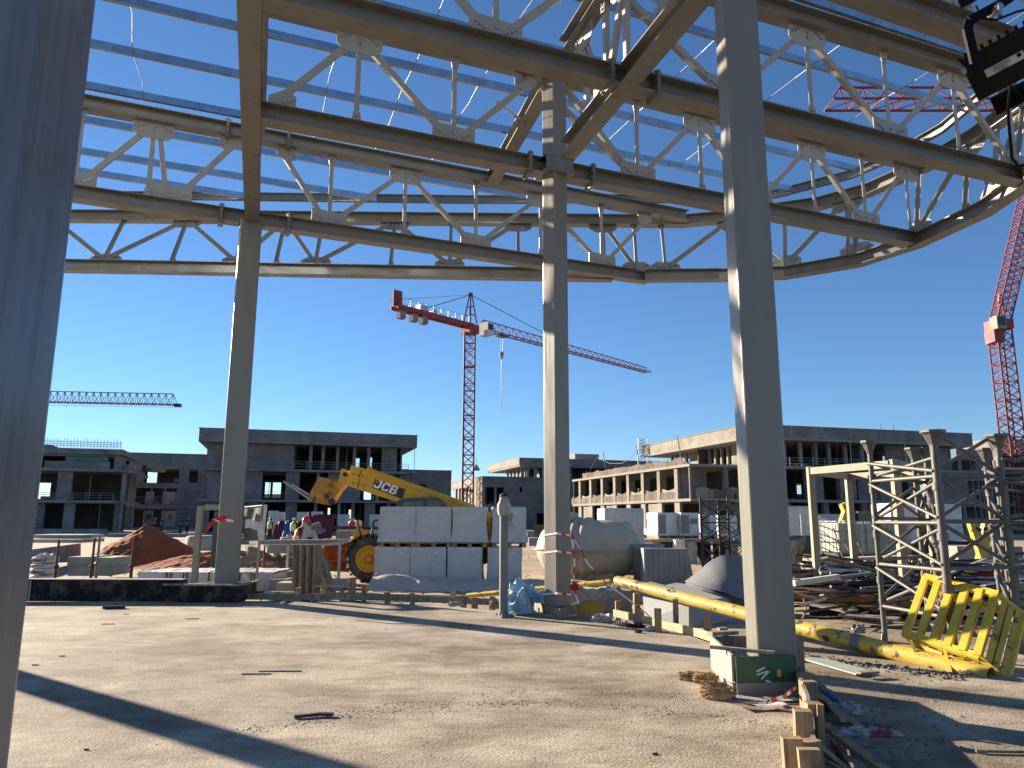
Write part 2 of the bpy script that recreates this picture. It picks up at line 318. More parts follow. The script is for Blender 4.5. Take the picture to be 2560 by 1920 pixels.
def truss(L, x0, x1, bx0, bx1, tops, bots, label, side=-1, halves=(), group='roof trusses spanning between the columns', nov=()):
    """tops/bots: x of big gussets on each chord, verticals at each, diagonals zigzag"""
    A, B = onl(L, x0), onl(L, x1); d = (B-A).normalized(); nrm = V((-d.y, d.x, 0))
    t = thing('roof_truss', label, 'truss', (A.x, A.y, ZB), 0, group)
    m = MB(); m.hbeam(onl(L, bx0)+V((0, 0, ZB)), onl(L, bx1)+V((0, 0, ZB))); m.build('bottom_chord', STEEL, t, world=True)
    m = MB(); m.hbeam(A+V((0, 0, ZT)), B+V((0, 0, ZT))); m.build('top_chord', STEEL, t, world=True)
    zb, zt = ZB+.30, ZT
    nodes = sorted([(x, 't') for x in tops]+[(x, 'b') for x in bots])
    for x, k in nodes:
        if (x, k) in nov: continue
        c = onl(L, x); vb = MB(); angle(vb, c+V((0, 0, zb+.03 if k == 't' else zb+.16)), c+V((0, 0, zt-.16 if k == 't' else zt-.03)), nrm*(-side), .09, off=.012)
        vb.build('vertical', PLATE, t, world=True)
        gusset(t, c+V((0, 0, zb if k == 't' else zt)), d, nrm, side, 1 if k == 't' else -1, 'small', '')
    for i, (x, k) in enumerate(nodes):
        c = onl(L, x)+V((0, 0, zt if k == 't' else zb)); q = -1 if k == 't' else 1
        knd = {(x, k): 'big'}.get((x, k)); 
        for hx, hk, hd in halves:
            if hx == x and hk == k: knd = hd
        gusset(t, c, d, nrm, side, q, knd, 'LRV')
        if i+1 < len(nodes) and nodes[i+1][1] != k:
            x2, k2 = nodes[i+1]; c2 = onl(L, x2)+V((0, 0, zt if k2 == 't' else zb))
            dd = (c2-c); D = MB(); u = dd.normalized()
            angle(D, c+d*.10+V((0, 0, q*.12))+u*.05, c2-d*.10+V((0, 0, -q*.12))-u*.05, nrm*(-side), .105, off=.012)
            D.build('diagonal', PLATE, t, world=True)
    return t, d, nrm
def splice(t, L, x, z):
    """bolted end-plate joint across a chord"""
    d = V((1, L[1], 0)).normalized(); nrm = V((-d.y, d.x, 0)); c = onl(L, x)+V((0, 0, z+.15)); m = MB()
    for s in (-.013, .013): m.box(c+d*s, (.022, .33, .44), M=Matrix((( d.x, nrm.x, 0), (d.y, nrm.y, 0), (0, 0, 1))))
    for a in (-.13, .13):
        for b in (-.19, -.07, .07, .19):
            for s in (-1, 1): hexb(m, c+nrm*a+V((0, 0, b))+d*s*.024, d*s, .022, .03)
    m.build('splice_plates', STEEL, t, world=True)
tb, d, nn = truss(LB, -4.15, 9.95, -4.15, 9.55, [-2.68, .42, 3.92, 6.73, 9.42], [-4.0, -1.06, 2.5, 5.24, 8.12], 'long truss fixed to the middle column, from wide beam to ring end', halves=[(-4.0, 'b', 'r'), (.42, 't', 'l')], nov=[(-4.0, 'b'), (.42, 't')])
for x in (.28, 1.5): splice(tb, LB, x, ZB)
splice(tb, LB, .2, ZT)
for z_ in (ZB, ZB+.285):
    m = MB(); m.box((.79, 13.12, z_+.008), (.62, .5, .018), rz=.39); m.build('node_plate', STEEL, tb, world=True)
m = MB(); m.box((.79+.09, 13.12-.21, ZB+.15), (.56, .014, .27), rz=.39); m.build('node_web', STEEL, tb, world=True)
D = MB(); angle(D, onl(LB, 1.05)+V((0, 0, ZT-.05)), onl(LB, 2.36)+V((0, 0, ZB+.45)), nn, .105, off=.012); D.build('diagonal', PLATE, tb, world=True)
tc_, d, nn = truss(LC, -14.2, -5.55, -14.2, -5.75, [-12.6, -10.55, -7.7, -6.1], [-14.1, -11.3, -8.95, -7.28], 'truss left of the slim column, passing behind the near column', halves=[(-6.1, 't', 'l')], nov=[(-7.28, 'b'), (-6.1, 't')])
for x in (-6.35,): splice(tc_, LC, x, ZB); splice(tc_, LC, x, ZT)
tc2, d, nn = truss(LC, -5.55, 4.95, -5.75, 3.7, [-5.35, -2.59, .74, 3.85], [-4.22, -.91, 2.4], 'farthest straight truss, from the slim column to the kink of the curved ring', halves=[(-5.35, 't', 'r'), (3.85, 't', 'l')], nov=[(-5.35, 't'), (3.85, 't')])
splice(tc2, LC, -5.05, ZB); splice(tc2, LC, -5.15, ZT)
ta, d, nn = truss(LA, -3.2, 10.0, -3.2, 9.85, [-1.85, 1.35, 5.06, 8.31], [-3.1, -.24, 3.45, 6.7, 9.75], 'nearest complete truss crossing the top of the photo behind the broad column', side=-1, nov=[(-3.1, 'b'), (1.35, 't')])
splice(ta, LA, 1.42, ZB); splice(ta, LA, 2.15, ZB)
tn, d, nn = truss(LN, -8, 10.2, -8, 10.2, [-6, -2.6, .8, 4.2, 7.6], [-7.7, -4.3, -.9, 5.9, 9.3], 'overhead truss whose underside cuts the top right corner', side=-1)
# cross trusses
def cross(label, P0, P1, bz0, nodes, ztop=True):
    d = (P1-P0).normalized(); nrm = V((-d.y, d.x, 0)); t = thing('cross_truss', label, 'truss', (P0.x, P0.y, ZB), 0, 'cross trusses tying the roof trusses together')
    m = MB(); m.hbeam(P0+V((0, 0, ZB-.012)), P1+V((0, 0, ZB-.012))); m.build('bottom_chord', STEEL, t, world=True)
    m = MB(); m.hbeam(P0+V((0, 0, ZT-.012)), P1+V((0, 0, ZT-.012))); m.build('top_chord', STEEL, t, world=True)
    for i, (s, k) in enumerate(nodes):
        c = P0+d*s
        vb = MB(); angle(vb, c+V((0, 0, ZB+.33)), c+V((0, 0, ZT-.03)), nrm, .10, off=.012); vb.build('vertical', PLATE, t, world=True)
        gusset(t, c+V((0, 0, ZB+.29 if k == 't' else ZT-.012)), d, nrm, -1, 1 if k == 't' else -1, 'small', '')
        gusset(t, c+V((0, 0, ZT-.012 if k == 't' else ZB+.29)), d, nrm, -1, -1 if k == 't' else 1, 'big', 'LRV')
        if i+1 < len(nodes):
            s2, k2 = nodes[i+1]; a = c+V((0, 0, ZT-.1 if k == 't' else ZB+.4)); b = P0+d*s2+V((0, 0, ZT-.1 if k2 == 't' else ZB+.4)); D = MB(); angle(D, a, b, nrm, .11, off=.012); D.build('diagonal', PLATE, t, world=True)
    return t
cross('cross truss over the slim column, seen end on as one wide dark beam', V((-5.66, 15.3, 0)), V((-2.55, 6.1, 0)), ZB, [(1.6, 't'), (3.2, 'b'), (4.8, 't'), (6.3, 'b'), (8.1, 't')])
cross('diagonal looking cross truss running from the middle column up to the top of the photo', V((.98, 12.35, 0)), V((2.42, 7.95, 0)), ZB, [(.75, 't'), (1.55, 'b'), (2.25, 't'), (3.6, 'b')])
rb = MB(); rb.hbeam(V((.70, 13.3, ZT-.012)), V((-.50, 17.62, ZT-.012)))
rb2 = thing('roof_beam', 'single beam reaching from the middle column head down to the farthest truss', 'beam', (.7, 13.3, ZT)); rb.build('chord', STEEL, rb2, world=True)
k = MB(); angle(k, (.28, 14.7, ZT-.02), (-.35, 14.6, ZT+.42), V((0, -1, 0)), .06); angle(k, (-.35, 16.9, ZT-.02), (-.95, 16.75, ZT+.42), V((0, -1, 0)), .06); k.build('fly_brace', STEEL, rb2, world=True)
# curved ring truss
RB = [(-16, 18.45), (-6.85, 18.85), (2.66, 19.26), (3.62, 19.3), (5.56, 19.22), (7.24, 19.0), (8.8, 17.95), (9.50, 16.72), (9.95, 14.85), (9.88, 13.3), (9.4, 11.4)]
RTp = [(-16, 20.1), (-7.0, 20.15), (3.9, 20.32), (5.0, 20.3), (5.9, 20.1), (8.3, 19.1), (9.3, 18.2), (9.95, 16.9), (10.35, 15.5), (10.5, 13.9), (10.2, 12.0)]
ring = thing('ring_truss', 'curved edge truss ringing the roof with outward leaning webs', 'truss', (2.66, 19.26, ZB))
def pline(P, z): return [V((x, y, z)) for x, y in P]
def along(P, s):
    for a, b in zip(P, P[1:]):
        l = (b-a).length
        if s <= l: return a+(b-a)*(s/l), (b-a).normalized()
        s -= l
    return P[-1], (P[-1]-P[-2]).normalized()
def plen(P): return sum((b-a).length for a, b in zip(P, P[1:]))
b3, t3 = pline(RB, ZB), pline(RTp, ZT)
for P, nm in ((b3, 'bottom_chord'), (t3, 'top_chord')):
    for i, (a, b) in enumerate(zip(P, P[1:])):
        if i == 2 and nm == 'bottom_chord': continue
        dd = (b-a).normalized(); m = MB(); z = -.006*(i % 3)
        e0, e1 = (.0, .0)
        m.hbeam(a-dd*.03+V((0, 0, z-.02)), b+dd*.03+V((0, 0, z-.02)), .3, .3)
        m.build(nm, STEEL, ring, world=True)
def rnode(mode, x, y=None):
    """nearest arc position on chord polyline to an x (or y) value"""
    P = b3 if mode == 'b' else t3; best = None; L = plen(P); N = 900
    for i in range(N):
        p, dd = along(P, L*i/N)
        e = abs(p.x-x) if y is None else abs(p.x-x)+abs(p.y-y)
        if best is None or e < best[0]: best = (e, p, dd)
    return best[1], best[2]
RN = [('b', -14.9), ('t', -13.1), ('b', -10.72), ('t', -9.3), ('b', -7.3), ('t', -6.5), ('b', -5.24), ('t', -3.36), ('b', -1.7), ('t', .15), ('t', 2.6), ('b', 3.35)]
RN2 = [('b', 4.15, 19.3), ('t', 6.2, 20.0), ('b', 7.3, 19.0), ('t', 8.9, 18.7), ('b', 8.75, 18.0), ('b', 9.52, 16.6), ('t', 10.3, 15.6), ('b', 9.95, 14.5), ('t', 10.45, 14.0), ('b', 9.8, 12.9)]
def ringweb(seq):
    prev = None
    for q in seq:
        k = q[0]; p, dd = rnode(k, q[1], q[2] if len(q) > 2 else None)
        o, do = rnode('t' if k == 'b' else 'b', p.x*(1.035 if k == 'b' else .966) if q[1] > -40 else 0, (p.y+1.2 if k == 'b' else p.y-1.2) if p.y > 18.6 else (p.y+.35 if k == 'b' else p.y-.35))
        lo, hi = (p+V((0, 0, .28)), o) if k == 'b' else (o+V((0, 0, .28)), p)
        n = dd.cross((hi-lo).normalized()).normalized()
        if n.y > 0: n = -n
        up = (hi-lo).normalized()*(1 if k == 'b' else -1)
        vm = MB(); angle(vm, lo, hi, n, .09, off=.01); vm.build('vertical', PLATE, ring, world=True)
        base = lo if k == 'b' else hi
        pm = MB(); O = [(-.40, -.02), (.40, -.02), (.40, .2), (.24, .36), (-.24, .36), (-.40, .2)]
        pm.poly([base+dd*a+up*b for a, b in O], n, .014); gp_ = pm.build('gusset_plate', PLATE, ring, world=True)
        bo = MB()
        for i in range(3):
            for s in (-1, 1): hexb(bo, base+dd*s*(.30-.06*i)+up*(.2-.035*i)+n*.02, n, .024)
        bo.build('bolts', BOLT, gp_, world=True, kind='stuff')
        sm = MB(); ob = hi if k == 'b' else lo; sm.poly([ob+dd*a-up*b for a, b in ((-.1, -.02), (.1, -.02), (.06, .2), (-.06, .2))], n, .014); sm.build('gusset_plate', PLATE, ring, world=True)
        if prev and prev[0] != k:
            a = prev[1]+(base-prev[1]).normalized()*.22; b = base-(base-prev[1]).normalized()*.22
            dm = MB(); angle(dm, a, b, n, .10, off=.012); dm.build('diagonal', PLATE, ring, world=True)
        prev = (k, base)
ringweb(RN); ringweb(RN2)
# eave channel on top of the trusses
EV = [(-17, 19.3), (-8.85, 19.36), (-1, 19.55), (2.8, 19.45), (4.9, 19.45), (7.2, 19.12), (8.7, 17.95), (9.3, 17.0), (9.75, 15.6), (9.85, 13.6), (9.5, 11.5)]
ev = pline(EV, ZT+.31); eo = thing('eave_channel', 'bent galvanised eave channel where the purlins end', 'beam', (EV[2][0], EV[2][1], ZT+.3))
for a, b in zip(ev, ev[1:]):
    m = MB(); dd = (b-a).normalized()*.005; m.prism([(-.05, 0), (.05, 0), (.05, .01), (-.04, .01), (-.04, .21), (.05, .21), (.05, .22), (-.05, .22)], a-dd, b+dd); m.build('channel', STEEL, eo, world=True)
# purlins (Z section), each one a thing
def evx(c, sl):
    """x where the purlin line meets the eave"""
    best = None
    for (x0, y0), (x1, y1) in zip(EV, EV[1:]):
        f0 = y0-(c+sl*x0); f1 = y1-(c+sl*x1)
        if f0 >= 0 > f1 or f1 >= 0 > f0:
            t = f0/(f0-f1); best = x0+t*(x1-x0)
    return best
PUR = [(4.6, 'nearest overhead'), (6.2, 'second nearest overhead'), (7.8, 'third nearest overhead'), (9.35, 'nearest to the top right corner'), (10.85, 'just above the nearest truss on the right'), (12.45, 'just beyond the top of the nearest truss'), (14.1, 'fourth from the top left'), (15.78, 'seen low between the wide beam and the middle column'), (17.5, 'third from the bottom at the left'), (19.15, 'hidden along the farthest truss'), (20.97, 'second from the bottom, ending at the eave'), (22.28, 'lowest and shortest at the left')]
for i, (c, lab) in enumerate(PUR):
    sl = .40; xe = evx(c, sl) or 9.7
    a = V((-15.5, c-.40*15.5, ZT+.305)); b = V((xe-.06, c+sl*(xe-.06), ZT+.305)); m = MB()
    m.prism([(-.002, .003), (.068, .003), (.068, 0), (-.005, 0), (-.005, .197), (-.07, .197), (-.07, .2), (-.002, .2)], a, b)
    p = thing('purlin', 'galvanised roof purlin, '+lab, 'purlin', (a.x, a.y, a.z), 0, 'galvanised purlins across the roof'); m.build('rail', GALV, p, world=True)
    dd = (b-a).normalized(); nr = V((-dd.y, dd.x, 0)); bo = MB()
    for s in [q*2.9+.6 for q in range(9)]:
        if s < (b-a).length:
            for z in (.06, .14): hexb(bo, a+dd*s+V((0, 0, z))-nr*.006, -nr, .013, .012)
    bo.build('bolts', BOLT, p, world=True, kind='stuff')
# sag rods
dS = V((.928, .372, 0)); eS = V((-.372, .928, 0))
for i, (s, t0, t1, lab) in enumerate([(-1.95, 10, 19.2, 'leftmost sag rod threading the purlins beside the near column'), (1.64, 4, 17.2, 'sag rod threading the purlins left of the middle column'), (3.1, 4, 17.1, 'sag rod behind the large bolted gusset'), (4.5, 9, 17.0, 'sag rod just left of the middle column'), (8.06, 4, 14.6, 'sag rod left of the broad column'), (10.32, 4, 14.6, 'sag rod right of the broad column'), (12.6, 4, 11.5, 'sag rod in front of the red crane jib')]):
    m = MB(); p = [dS*s+eS*(t0+(t1-t0)*k/8)+dS*(.09 if k % 2 else 0)+V((0, 0, ZT+.30+(.15 if k % 2 else .06))) for k in range(9)]
    m.path(p, .009, 5); one('sag_rod', m, GALVP, lab, 'tie rod', group='thin sag rods between purlins')
GZ_ = -.15
# ================================================================== FAR BUILDINGS (raw concrete frames with block infill)
BLOCK = blockmat('grey_blockwork', (.145, .14, .13), (.24, .23, .22), .45, .22)
BLOCKL = blockmat('pale_blockwork', (.20, .18, .135), (.28, .255, .205), .45, .22)  # paler, warmer copy of BLOCK; paints sunlight onto the lit side walls
FCON = mat('raw_frame_concrete', (.23, .225, .21), .9, 0, .2, .5, .2, 4, col2=(.14, .135, .125), mscale=.35)
FCONL = mat('pale_frame_concrete', (.25, .232, .195), .9, 0, .15, .5, .2, 4, col2=(.22, .20, .18), mscale=.35)  # paler copy of FCON; sunlit tone painted into the lit-side pillars
DARKIN = mat('shaded_interior', (.06, .055, .05), .95, 0, .4, .6, .2, 3)  # room shade put into the colour of the inner walls
GREEN = mat('green_netting', (.04, .22, .13), .8, 0, .2, 2)
NETR = mat('red_safety_net', (.07, .012, .012), .9, 0, .5, 5, col2=(.15, .13, .10), mscale=3.0, mthr=(.44, .50), stretch=(3, 3, .4))
NETB = mat('tan_debris_net', (.26, .23, .18), .9, 0, .2, 3)
def bldg(name, label, org, ang, group=None): return thing(name, label, 'building', (org[0], org[1], -.15), radians(ang), group)
class Fac:
    """collects slabs, walls, columns of one building in local axes: u along the front, w inwards, z up"""
    def __init__(s, t, wm=BLOCK, cm=FCON): s.t = t; s.wm = wm; s.cm = cm; s.su = 1.0
    def slab(s, u0, u1, w0, w1, z, th=.28, nm='floor_slab', m=None):
        u0 *= s.su; u1 *= s.su; MB().b2(u0, u1, w0, w1, z, z+th).build(nm, m or s.cm, s.t)
    def wall(s, u0, u1, w, z0, z1, th=.2, op=(), nm='block_wall', m=None):
        """front wall with rectangular openings (ua,ub,za,zb)"""
        u0 *= s.su; u1 *= s.su; op = [(o[0]*s.su, o[1]*s.su, o[2], o[3]) for o in op]
        b = MB(); us = sorted({u0, u1, *[o[0] for o in op], *[o[1] for o in op]})
        for a, c in zip(us, us[1:]):
            hs = sorted([(o[2], o[3]) for o in op if o[0] <= a+1e-6 and o[1] >= c-1e-6]); z = z0
            for x, y in hs:
                if x > z: b.b2(a, c, w, w+th, z, x)
                z = y
            if z < z1: b.b2(a, c, w, w+th, z, z1)
        b.build(nm, m or s.wm, s.t)
    def wallw(s, u, w0, w1, z0, z1, th=.2, m=None):
        u *= s.su; MB().b2(u, u+th, w0, w1, z0, z1).build('block_wall', m or s.wm, s.t)
    def col(s, u, w, z0, z1, a=.5, b=.3, m=None):
        u *= s.su; MB().b2(u-a/2, u+a/2, w, w+b, z0, z1).build('pillar', m or s.cm, s.t)
    def rail(s, u0, u1, w, z, h=1.0):
        u0 *= s.su; u1 *= s.su; b = MB()
        for k in (.35, .7, 1.0): b.tube((u0, w, z+h*k), (u1, w, z+h*k), .025, 4)
        n = max(1, int(abs(u1-u0)/1.5))
        for i in range(n+1): x = u0+(u1-u0)*i/n; b.tube((x, w, z), (x, w, z+h*1.05), .025, 4)
        b.build('guard_rail', GALVP, s.t)
H1, H2, HR = 3.75, 7.55, 11.4
# --- big block building left of centre
O = (-37.6, 92.0); a = 17.0; t = bldg('concrete_building', 'large three storey raw block building behind the yellow telehandler', O, a); f = Fac(t); f.su = .765
W = 31.5
for z, u0, u1, w0 in ((H1, -1, W-1.0, -.9), (H2, -1, W+1.2, -.9)): f.slab(u0, u1, w0, 16, z)
f.slab(0, 30, 0, 16, 0, .15)
f.slab(-1.2, W+2.2, -1.6, 17, 10.95, .3)
MBp = [f.wall(-1.2, W+2.2, -1.6, 11.25, 12.55, .22, nm='parapet'), f.wallw(-1.2, -1.38, 17, 11.25, 12.55), f.wallw(W+2.0, -1.38, 17, 11.25, 12.55)]
f.slab(-1.3, W+2.3, -1.65, 17, 12.55, .08, 'coping')
f.wall(0, 13.5, 0, H2+.28, 10.95, op=[(5.9, 6.1, H2+.3, 10.9)]); f.col(6, -.02, H2+.28, 10.95, .35)
f.wall(W-3.1, W-.9, 0, H2+.28, 10.95)
for u in (16.2, 18.2, 20.6, 23.4, 25.8, 28.3): f.col(u, .1, H2+.28, 10.95, .4, .4)
f.wall(0, 8.6, 0, H1+.28, H2, op=[(0, .3, H1+.3, H2)]); f.wall(12.4, 14.6, 0, H1+.28, H2)
f.wall(19.2, 24.6, .1, H1+.28, H2)
for u in (8.5, 17.6, 27.5, 30): f.col(u, .1, H1+.28, H2, .4, .4)
f.wall(0, 8.5, 0, 0, H1, op=[(1, 3, .2, 3)]); f.wall(12.6, 14.4, 0, 0, H1); f.wall(25.4, 27.2, 0, 0, H1)
for u in (9, 17.4, 21.2, 23.5, 29.5): f.col(u, .1, 0, H1, .4, .4)
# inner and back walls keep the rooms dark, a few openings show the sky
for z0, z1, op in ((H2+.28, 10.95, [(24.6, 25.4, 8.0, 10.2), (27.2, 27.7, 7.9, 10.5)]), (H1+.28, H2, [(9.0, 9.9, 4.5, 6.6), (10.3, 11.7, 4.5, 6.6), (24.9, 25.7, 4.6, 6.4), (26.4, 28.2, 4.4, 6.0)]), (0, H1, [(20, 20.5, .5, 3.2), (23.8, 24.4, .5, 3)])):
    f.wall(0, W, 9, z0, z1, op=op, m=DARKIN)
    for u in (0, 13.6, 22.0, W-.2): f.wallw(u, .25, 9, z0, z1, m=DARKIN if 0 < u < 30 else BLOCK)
f.rail(13.5, W+1, -.8, H2+.28); f.rail(8.6, 12.4, .3, H1+.28)
MB().b2(2.3, 3.4, -.02, -.01, 6.2, H2).build('green_patch', GREEN, t)
MB().tube((25.5, -1.5, H2), (25.5, -1.5, 11), .04, 5).build('prop', GALVP, t)
MB().b2(24.5, 26, -.8, 3, H2+.1, H2+.25).build('balcony_slab', FCON, t)
# --- lower wing right of it
t = bldg('concrete_building', 'low two storey block wing just left of the red crane mast', (-17.1, 112.6), a); f = Fac(t)
f.slab(0.2, 8.2, 0, 14, 7.5, .3); f.wall(0.2, 8.2, -.1, 7.8, 9.0, nm='parapet'); f.slab(.1, 8.3, -.15, 14, 9.0, .08, 'coping')
f.wallw(8.0, .1, 14, 7.8, 9.0); f.slab(0.2, 8.2, 0, 14, 3.75, .3)
f.wall(0.2, 8.2, 0, 4.05, 7.5, op=[(1.2, 4.4, 4.6, 6.9), (-1.5, -.2, 4.6, 6.9)]); f.col(2.8, -.03, 4.6, 6.9, .25); f.wall(0.2, 8.2, 0, 0, 3.75, op=[(-2, 1, 0, 3), (2.6, 6.4, 0, 3)])
f.wallw(8.0, .2, 14, 0, 7.5); f.wall(-3.2, 8, 6, 0, 7.5, m=DARKIN); f.slab(-8, 0, -1.2, 2, 7.3, .15, 'canopy_slab')
f.rail(-3.4, -1, -.5, 9.1, .9)
# --- left pair
t = bldg('concrete_building', 'recessed three storey block building behind the red earth mound', (-66, 126), a); f = Fac(t)
f.wall(-9, 17, 0, 10.4, 12.6, nm='parapet'); f.slab(-9, 17, -.12, 12, 12.6, .1, 'coping'); f.slab(-9, 17, 0, 12, 10.1, .3)
f.slab(-9, 17, -.1, 12, H2-.4, .35); f.slab(-9, 17, -.1, 12, H1-.3, .35)
f.wall(-9, 17, 0, H2-.05, 10.1, op=[(3.9, 9.3, H2+.1, 10.0), (10.9, 12.3, H2+.2, 10.0)]); f.wall(-9, 17, 0, H1+.05, H2-.4, op=[(2.8, 9.2, H1+.3, H2-.8)])
f.wall(-9, 17, 0, 0, H1-.3, op=[(2.8, 9.2, .3, 3.2)])
f.wall(-2, 14, 8, 7.9, 10.1, op=[(3.1, 4.7, 7.9, 9.9), (8.6, 8.8, 9.2, 9.7)], m=DARKIN); f.wall(-2, 14, 8, 4.0, 7.15, op=[(3.1, 4.5, 4.2, 6.4), (5.9, 8.9, 4.2, 6.4)], m=DARKIN); f.wall(-2, 14, 8, 0, 3.4, op=[(3.0, 4.6, .5, 3), (5.9, 8.9, .3, 3)], m=DARKIN)
for z in (4.0, .3): f.rail(2.8, 9.2, .1, z, 1.3)
for u in (5.2, 7.3): f.col(u, .2, .3, 6.8, .18, .18)
t = bldg('concrete_building', 'leftmost concrete frame with balcony slabs and reinforcement cage on its roof', (-67.6, 90.6), a); f = Fac(t)
f.slab(-6, 18.6, -1.4, 14, H1-.2, .35); f.slab(-6, 19.4, -1.8, 14, H2-.1, .35); f.slab(-6, 18.0, 0, 14, 9.4, .3); f.slab(-6, 18.4, -.4, 14, 9.7, .7, 'roof_edge'); f.slab(-6, 10, 0, 10, 10.4, .4, 'roof_step')
f.wall(0, 8.6, -1.0, H2+.25, 8.7); f.wall(9.9, 17.2, -1.0, H2+.25, 8.7); f.col(9.2, -1, H2+.25, 9.4, .35); f.col(18, -.5, H2+.25, 9.4, .9, .5)
MB().b2(12.1, 16.9, -.7, -.65, 8.6, 9.3).build('green_sheet', GREEN, t)
for u in (3.0, 12.3): f.col(u, -.6, H1+.15, H2-.1, .5)
f.col(12.3, -.9, H1+.15, H2-.1, 1.6, .5); f.col(19.0, -1.2, 0, H2-.1, .4)
f.wall(4.4, 10.4, -.6, 0, H1-.2); f.col(13.1, -.7, 0, H1-.2, 1.2, .5)
f.wall(-6, 18, 7, 0, 9.4, op=[(6.9, 8.8, 4.2, 6.3)], m=DARKIN)
f.wallw(18.2, 0, 2.2, H2+.2, 9.4); f.wallw(18.0, 0, 1.6, 0, H1-.2)
for k in range(1, 6): MB().b2(17.9, 18.2, 1.2+k*2.0, 1.55+k*2.0, H1+.15, H2-.1).build('pillar', FCON, t)
f.rail(-2, 18, -1.2, H1+.15, .9)
cg = MB()
for i in range(25): x = 8.8+i*.38; cg.tube((x, .2, 10.50), (x, .2, 11.55+.1*(i % 3)), .028, 4); cg.tube((x, .8, 10.50), (x, .8, 11.50), .02, 4)
for z in (10.75, 11.00, 11.25): cg.tube((8.7, .2, z), (18.1, .2, z), .028, 4)
for i in range(10): x = -1.5+i*.4; cg.tube((x, 2, 10.70), (x, 2, 12.00+1.6*((i*7) % 5 == 0)+.3*(i % 2)), .03, 4)
cg.tube((-2, 2, 12.20), (1.4, 2, 12.20), .03, 4); cg.build('rebar_cage', RUST, t)
# --- middle right building
t = bldg('concrete_building', 'two storey block building between red crane and middle column with set back top floor', (-5.1, 130), a); f = Fac(t)
D = 25
f.slab(0, 40, 0, D, 7.6, .3); f.slab(0, 40, 0, D, 3.8, .3)
f.wall(0, 40, 0, 7.9, 9.0, nm='parapet'); f.wallw(-.02, .2, D, 7.9, 9.0, m=BLOCKL); f.slab(-.1, 40, -.1, D, 9.0, .08, 'coping')
f.wall(0, 40, 0, 4.1, 7.6, op=[(.6, 3.9, 4.2, 7.2), (6.8, 7.3, 6.4, 7.3), (12.2, 15, 4.6, 7)]); f.col(2.4, .02, 4.1, 7.4, .4)
f.wallw(-.02, .2, 8, 0, 7.6, m=BLOCKL)
for k in range(5): MB().b2(-.02, .4, 9+k*2.9, 9.6+k*2.9, 0, 7.6).build('pillar', FCONL, t)
f.wall(0, 40, 0, 0, 3.8, op=[(10, 12.6, .3, 2.8)]); f.wall(.5, 40, 7, 0, 7.6, m=DARKIN)
f.slab(8.4, 44, 5, D+2, 11.3, .3); f.wall(8.4, 44, 4.9, 11.6, 12.9, nm='parapet'); f.wallw(8.3, 5, D+2, 11.6, 12.9, m=BLOCKL)
for u in (9.5, 11, 12.5, 13, 15, 18, 22, 26, 30): f.col(u+1, 6.5, 7.9, 11.3, .45)
f.wall(11, 14, 12, 9.2, 11.3, m=DARKIN); f.wall(14, 40, 10, 7.9, 11.3, m=DARKIN)
for k in range(6): MB().b2(10.0, 10.4, 7+k*2.3, 7.4+k*2.3, 7.9, 11.3).build('pillar', FCONL, t)
f.slab(20.5, 25.5, 8, 14, 12.9, 1.3, 'stair_head', FCONL)
sp = MB(); sp.lathe([(.9, 0), (.75, .5), (.12, 1.3), (.04, 1.4), (.04, 2.6), (0, 2.7)], (6.5, 30, 12.0), n=8, smooth=False); sp.build('spire', CONC, t)
# --- right building: sunlit facade receding left, shaded front facing us
t = bldg('concrete_building', 'large concrete frame on the right with sunlit side, red safety nets and overhanging parapet', (19.6, 83.0), 16.0); f = Fac(t, BLOCK, FCON)
D = 36; FW_ = 40
for z in (H1, H2): MB().b2(-.2, FW_, -.6, D, z, z+.3).build('floor_slab', FCONL, t)
f.slab(0, FW_, 0, D, 0, .12)
# upper floor set back from the left, overhanging roof
R0u = 8.5
MB().b2(R0u, FW_+1.4, 1.0, 29, 11.05, 11.35).build('roof_slab', FCONL, t)
f.wallw(R0u, 1.2, 29, 11.35, 12.7, m=BLOCKL); f.wall(R0u, FW_+1.4, 1.0, 11.35, 12.7, nm='parapet', op=[(12.2, 13, 11.8, 12.5)])
f.slab(R0u-.08, FW_+1.5, .92, 29, 12.7, .08, 'coping')
for u in (8, 11.3, 15.5, 19.6, 24): f.col(u+3, .93, 11.4, 12.7, .25, .1)
for u in (11.6, 12.6, 13.9, 16.2, 18.4, 20.3, 22.7, 25.2): f.col(u+1, 3.2, H2+.3, 11.05, .4, .4)
f.wall(29.5, 39.8, 3.0, H2+.3, 11.05); f.wall(26, 29.5, 5, H2+.3, 11.05, m=DARKIN)
MB().b2(11.2, 11.5, 4, 9, H2+.3, 11.05).build('block_wall', BLOCKL, t)
f.wallw(11.2, 16, 19.5, H2+.3, 11.05, m=BLOCKL)
for k in range(5): MB().b2(11.2, 11.5, 9.8+k*1.5, 10.15+k*1.5, H2+.3, 11.05).build('pillar', FCONL, t)
for k in range(4): MB().b2(11.2, 11.5, 20.4+k*1.4, 20.8+k*1.4, H2+.3, 11.05).build('pillar', FCONL, t)
f.wall(10, FW_, 15, H2+.3, 11.05, op=[(a_, a_+.9, H2+.3, 9.2) for a_ in (12.0, 14.4, 16.0, 17.8, 20.3, 21.9, 25, 27)], m=DARKIN)
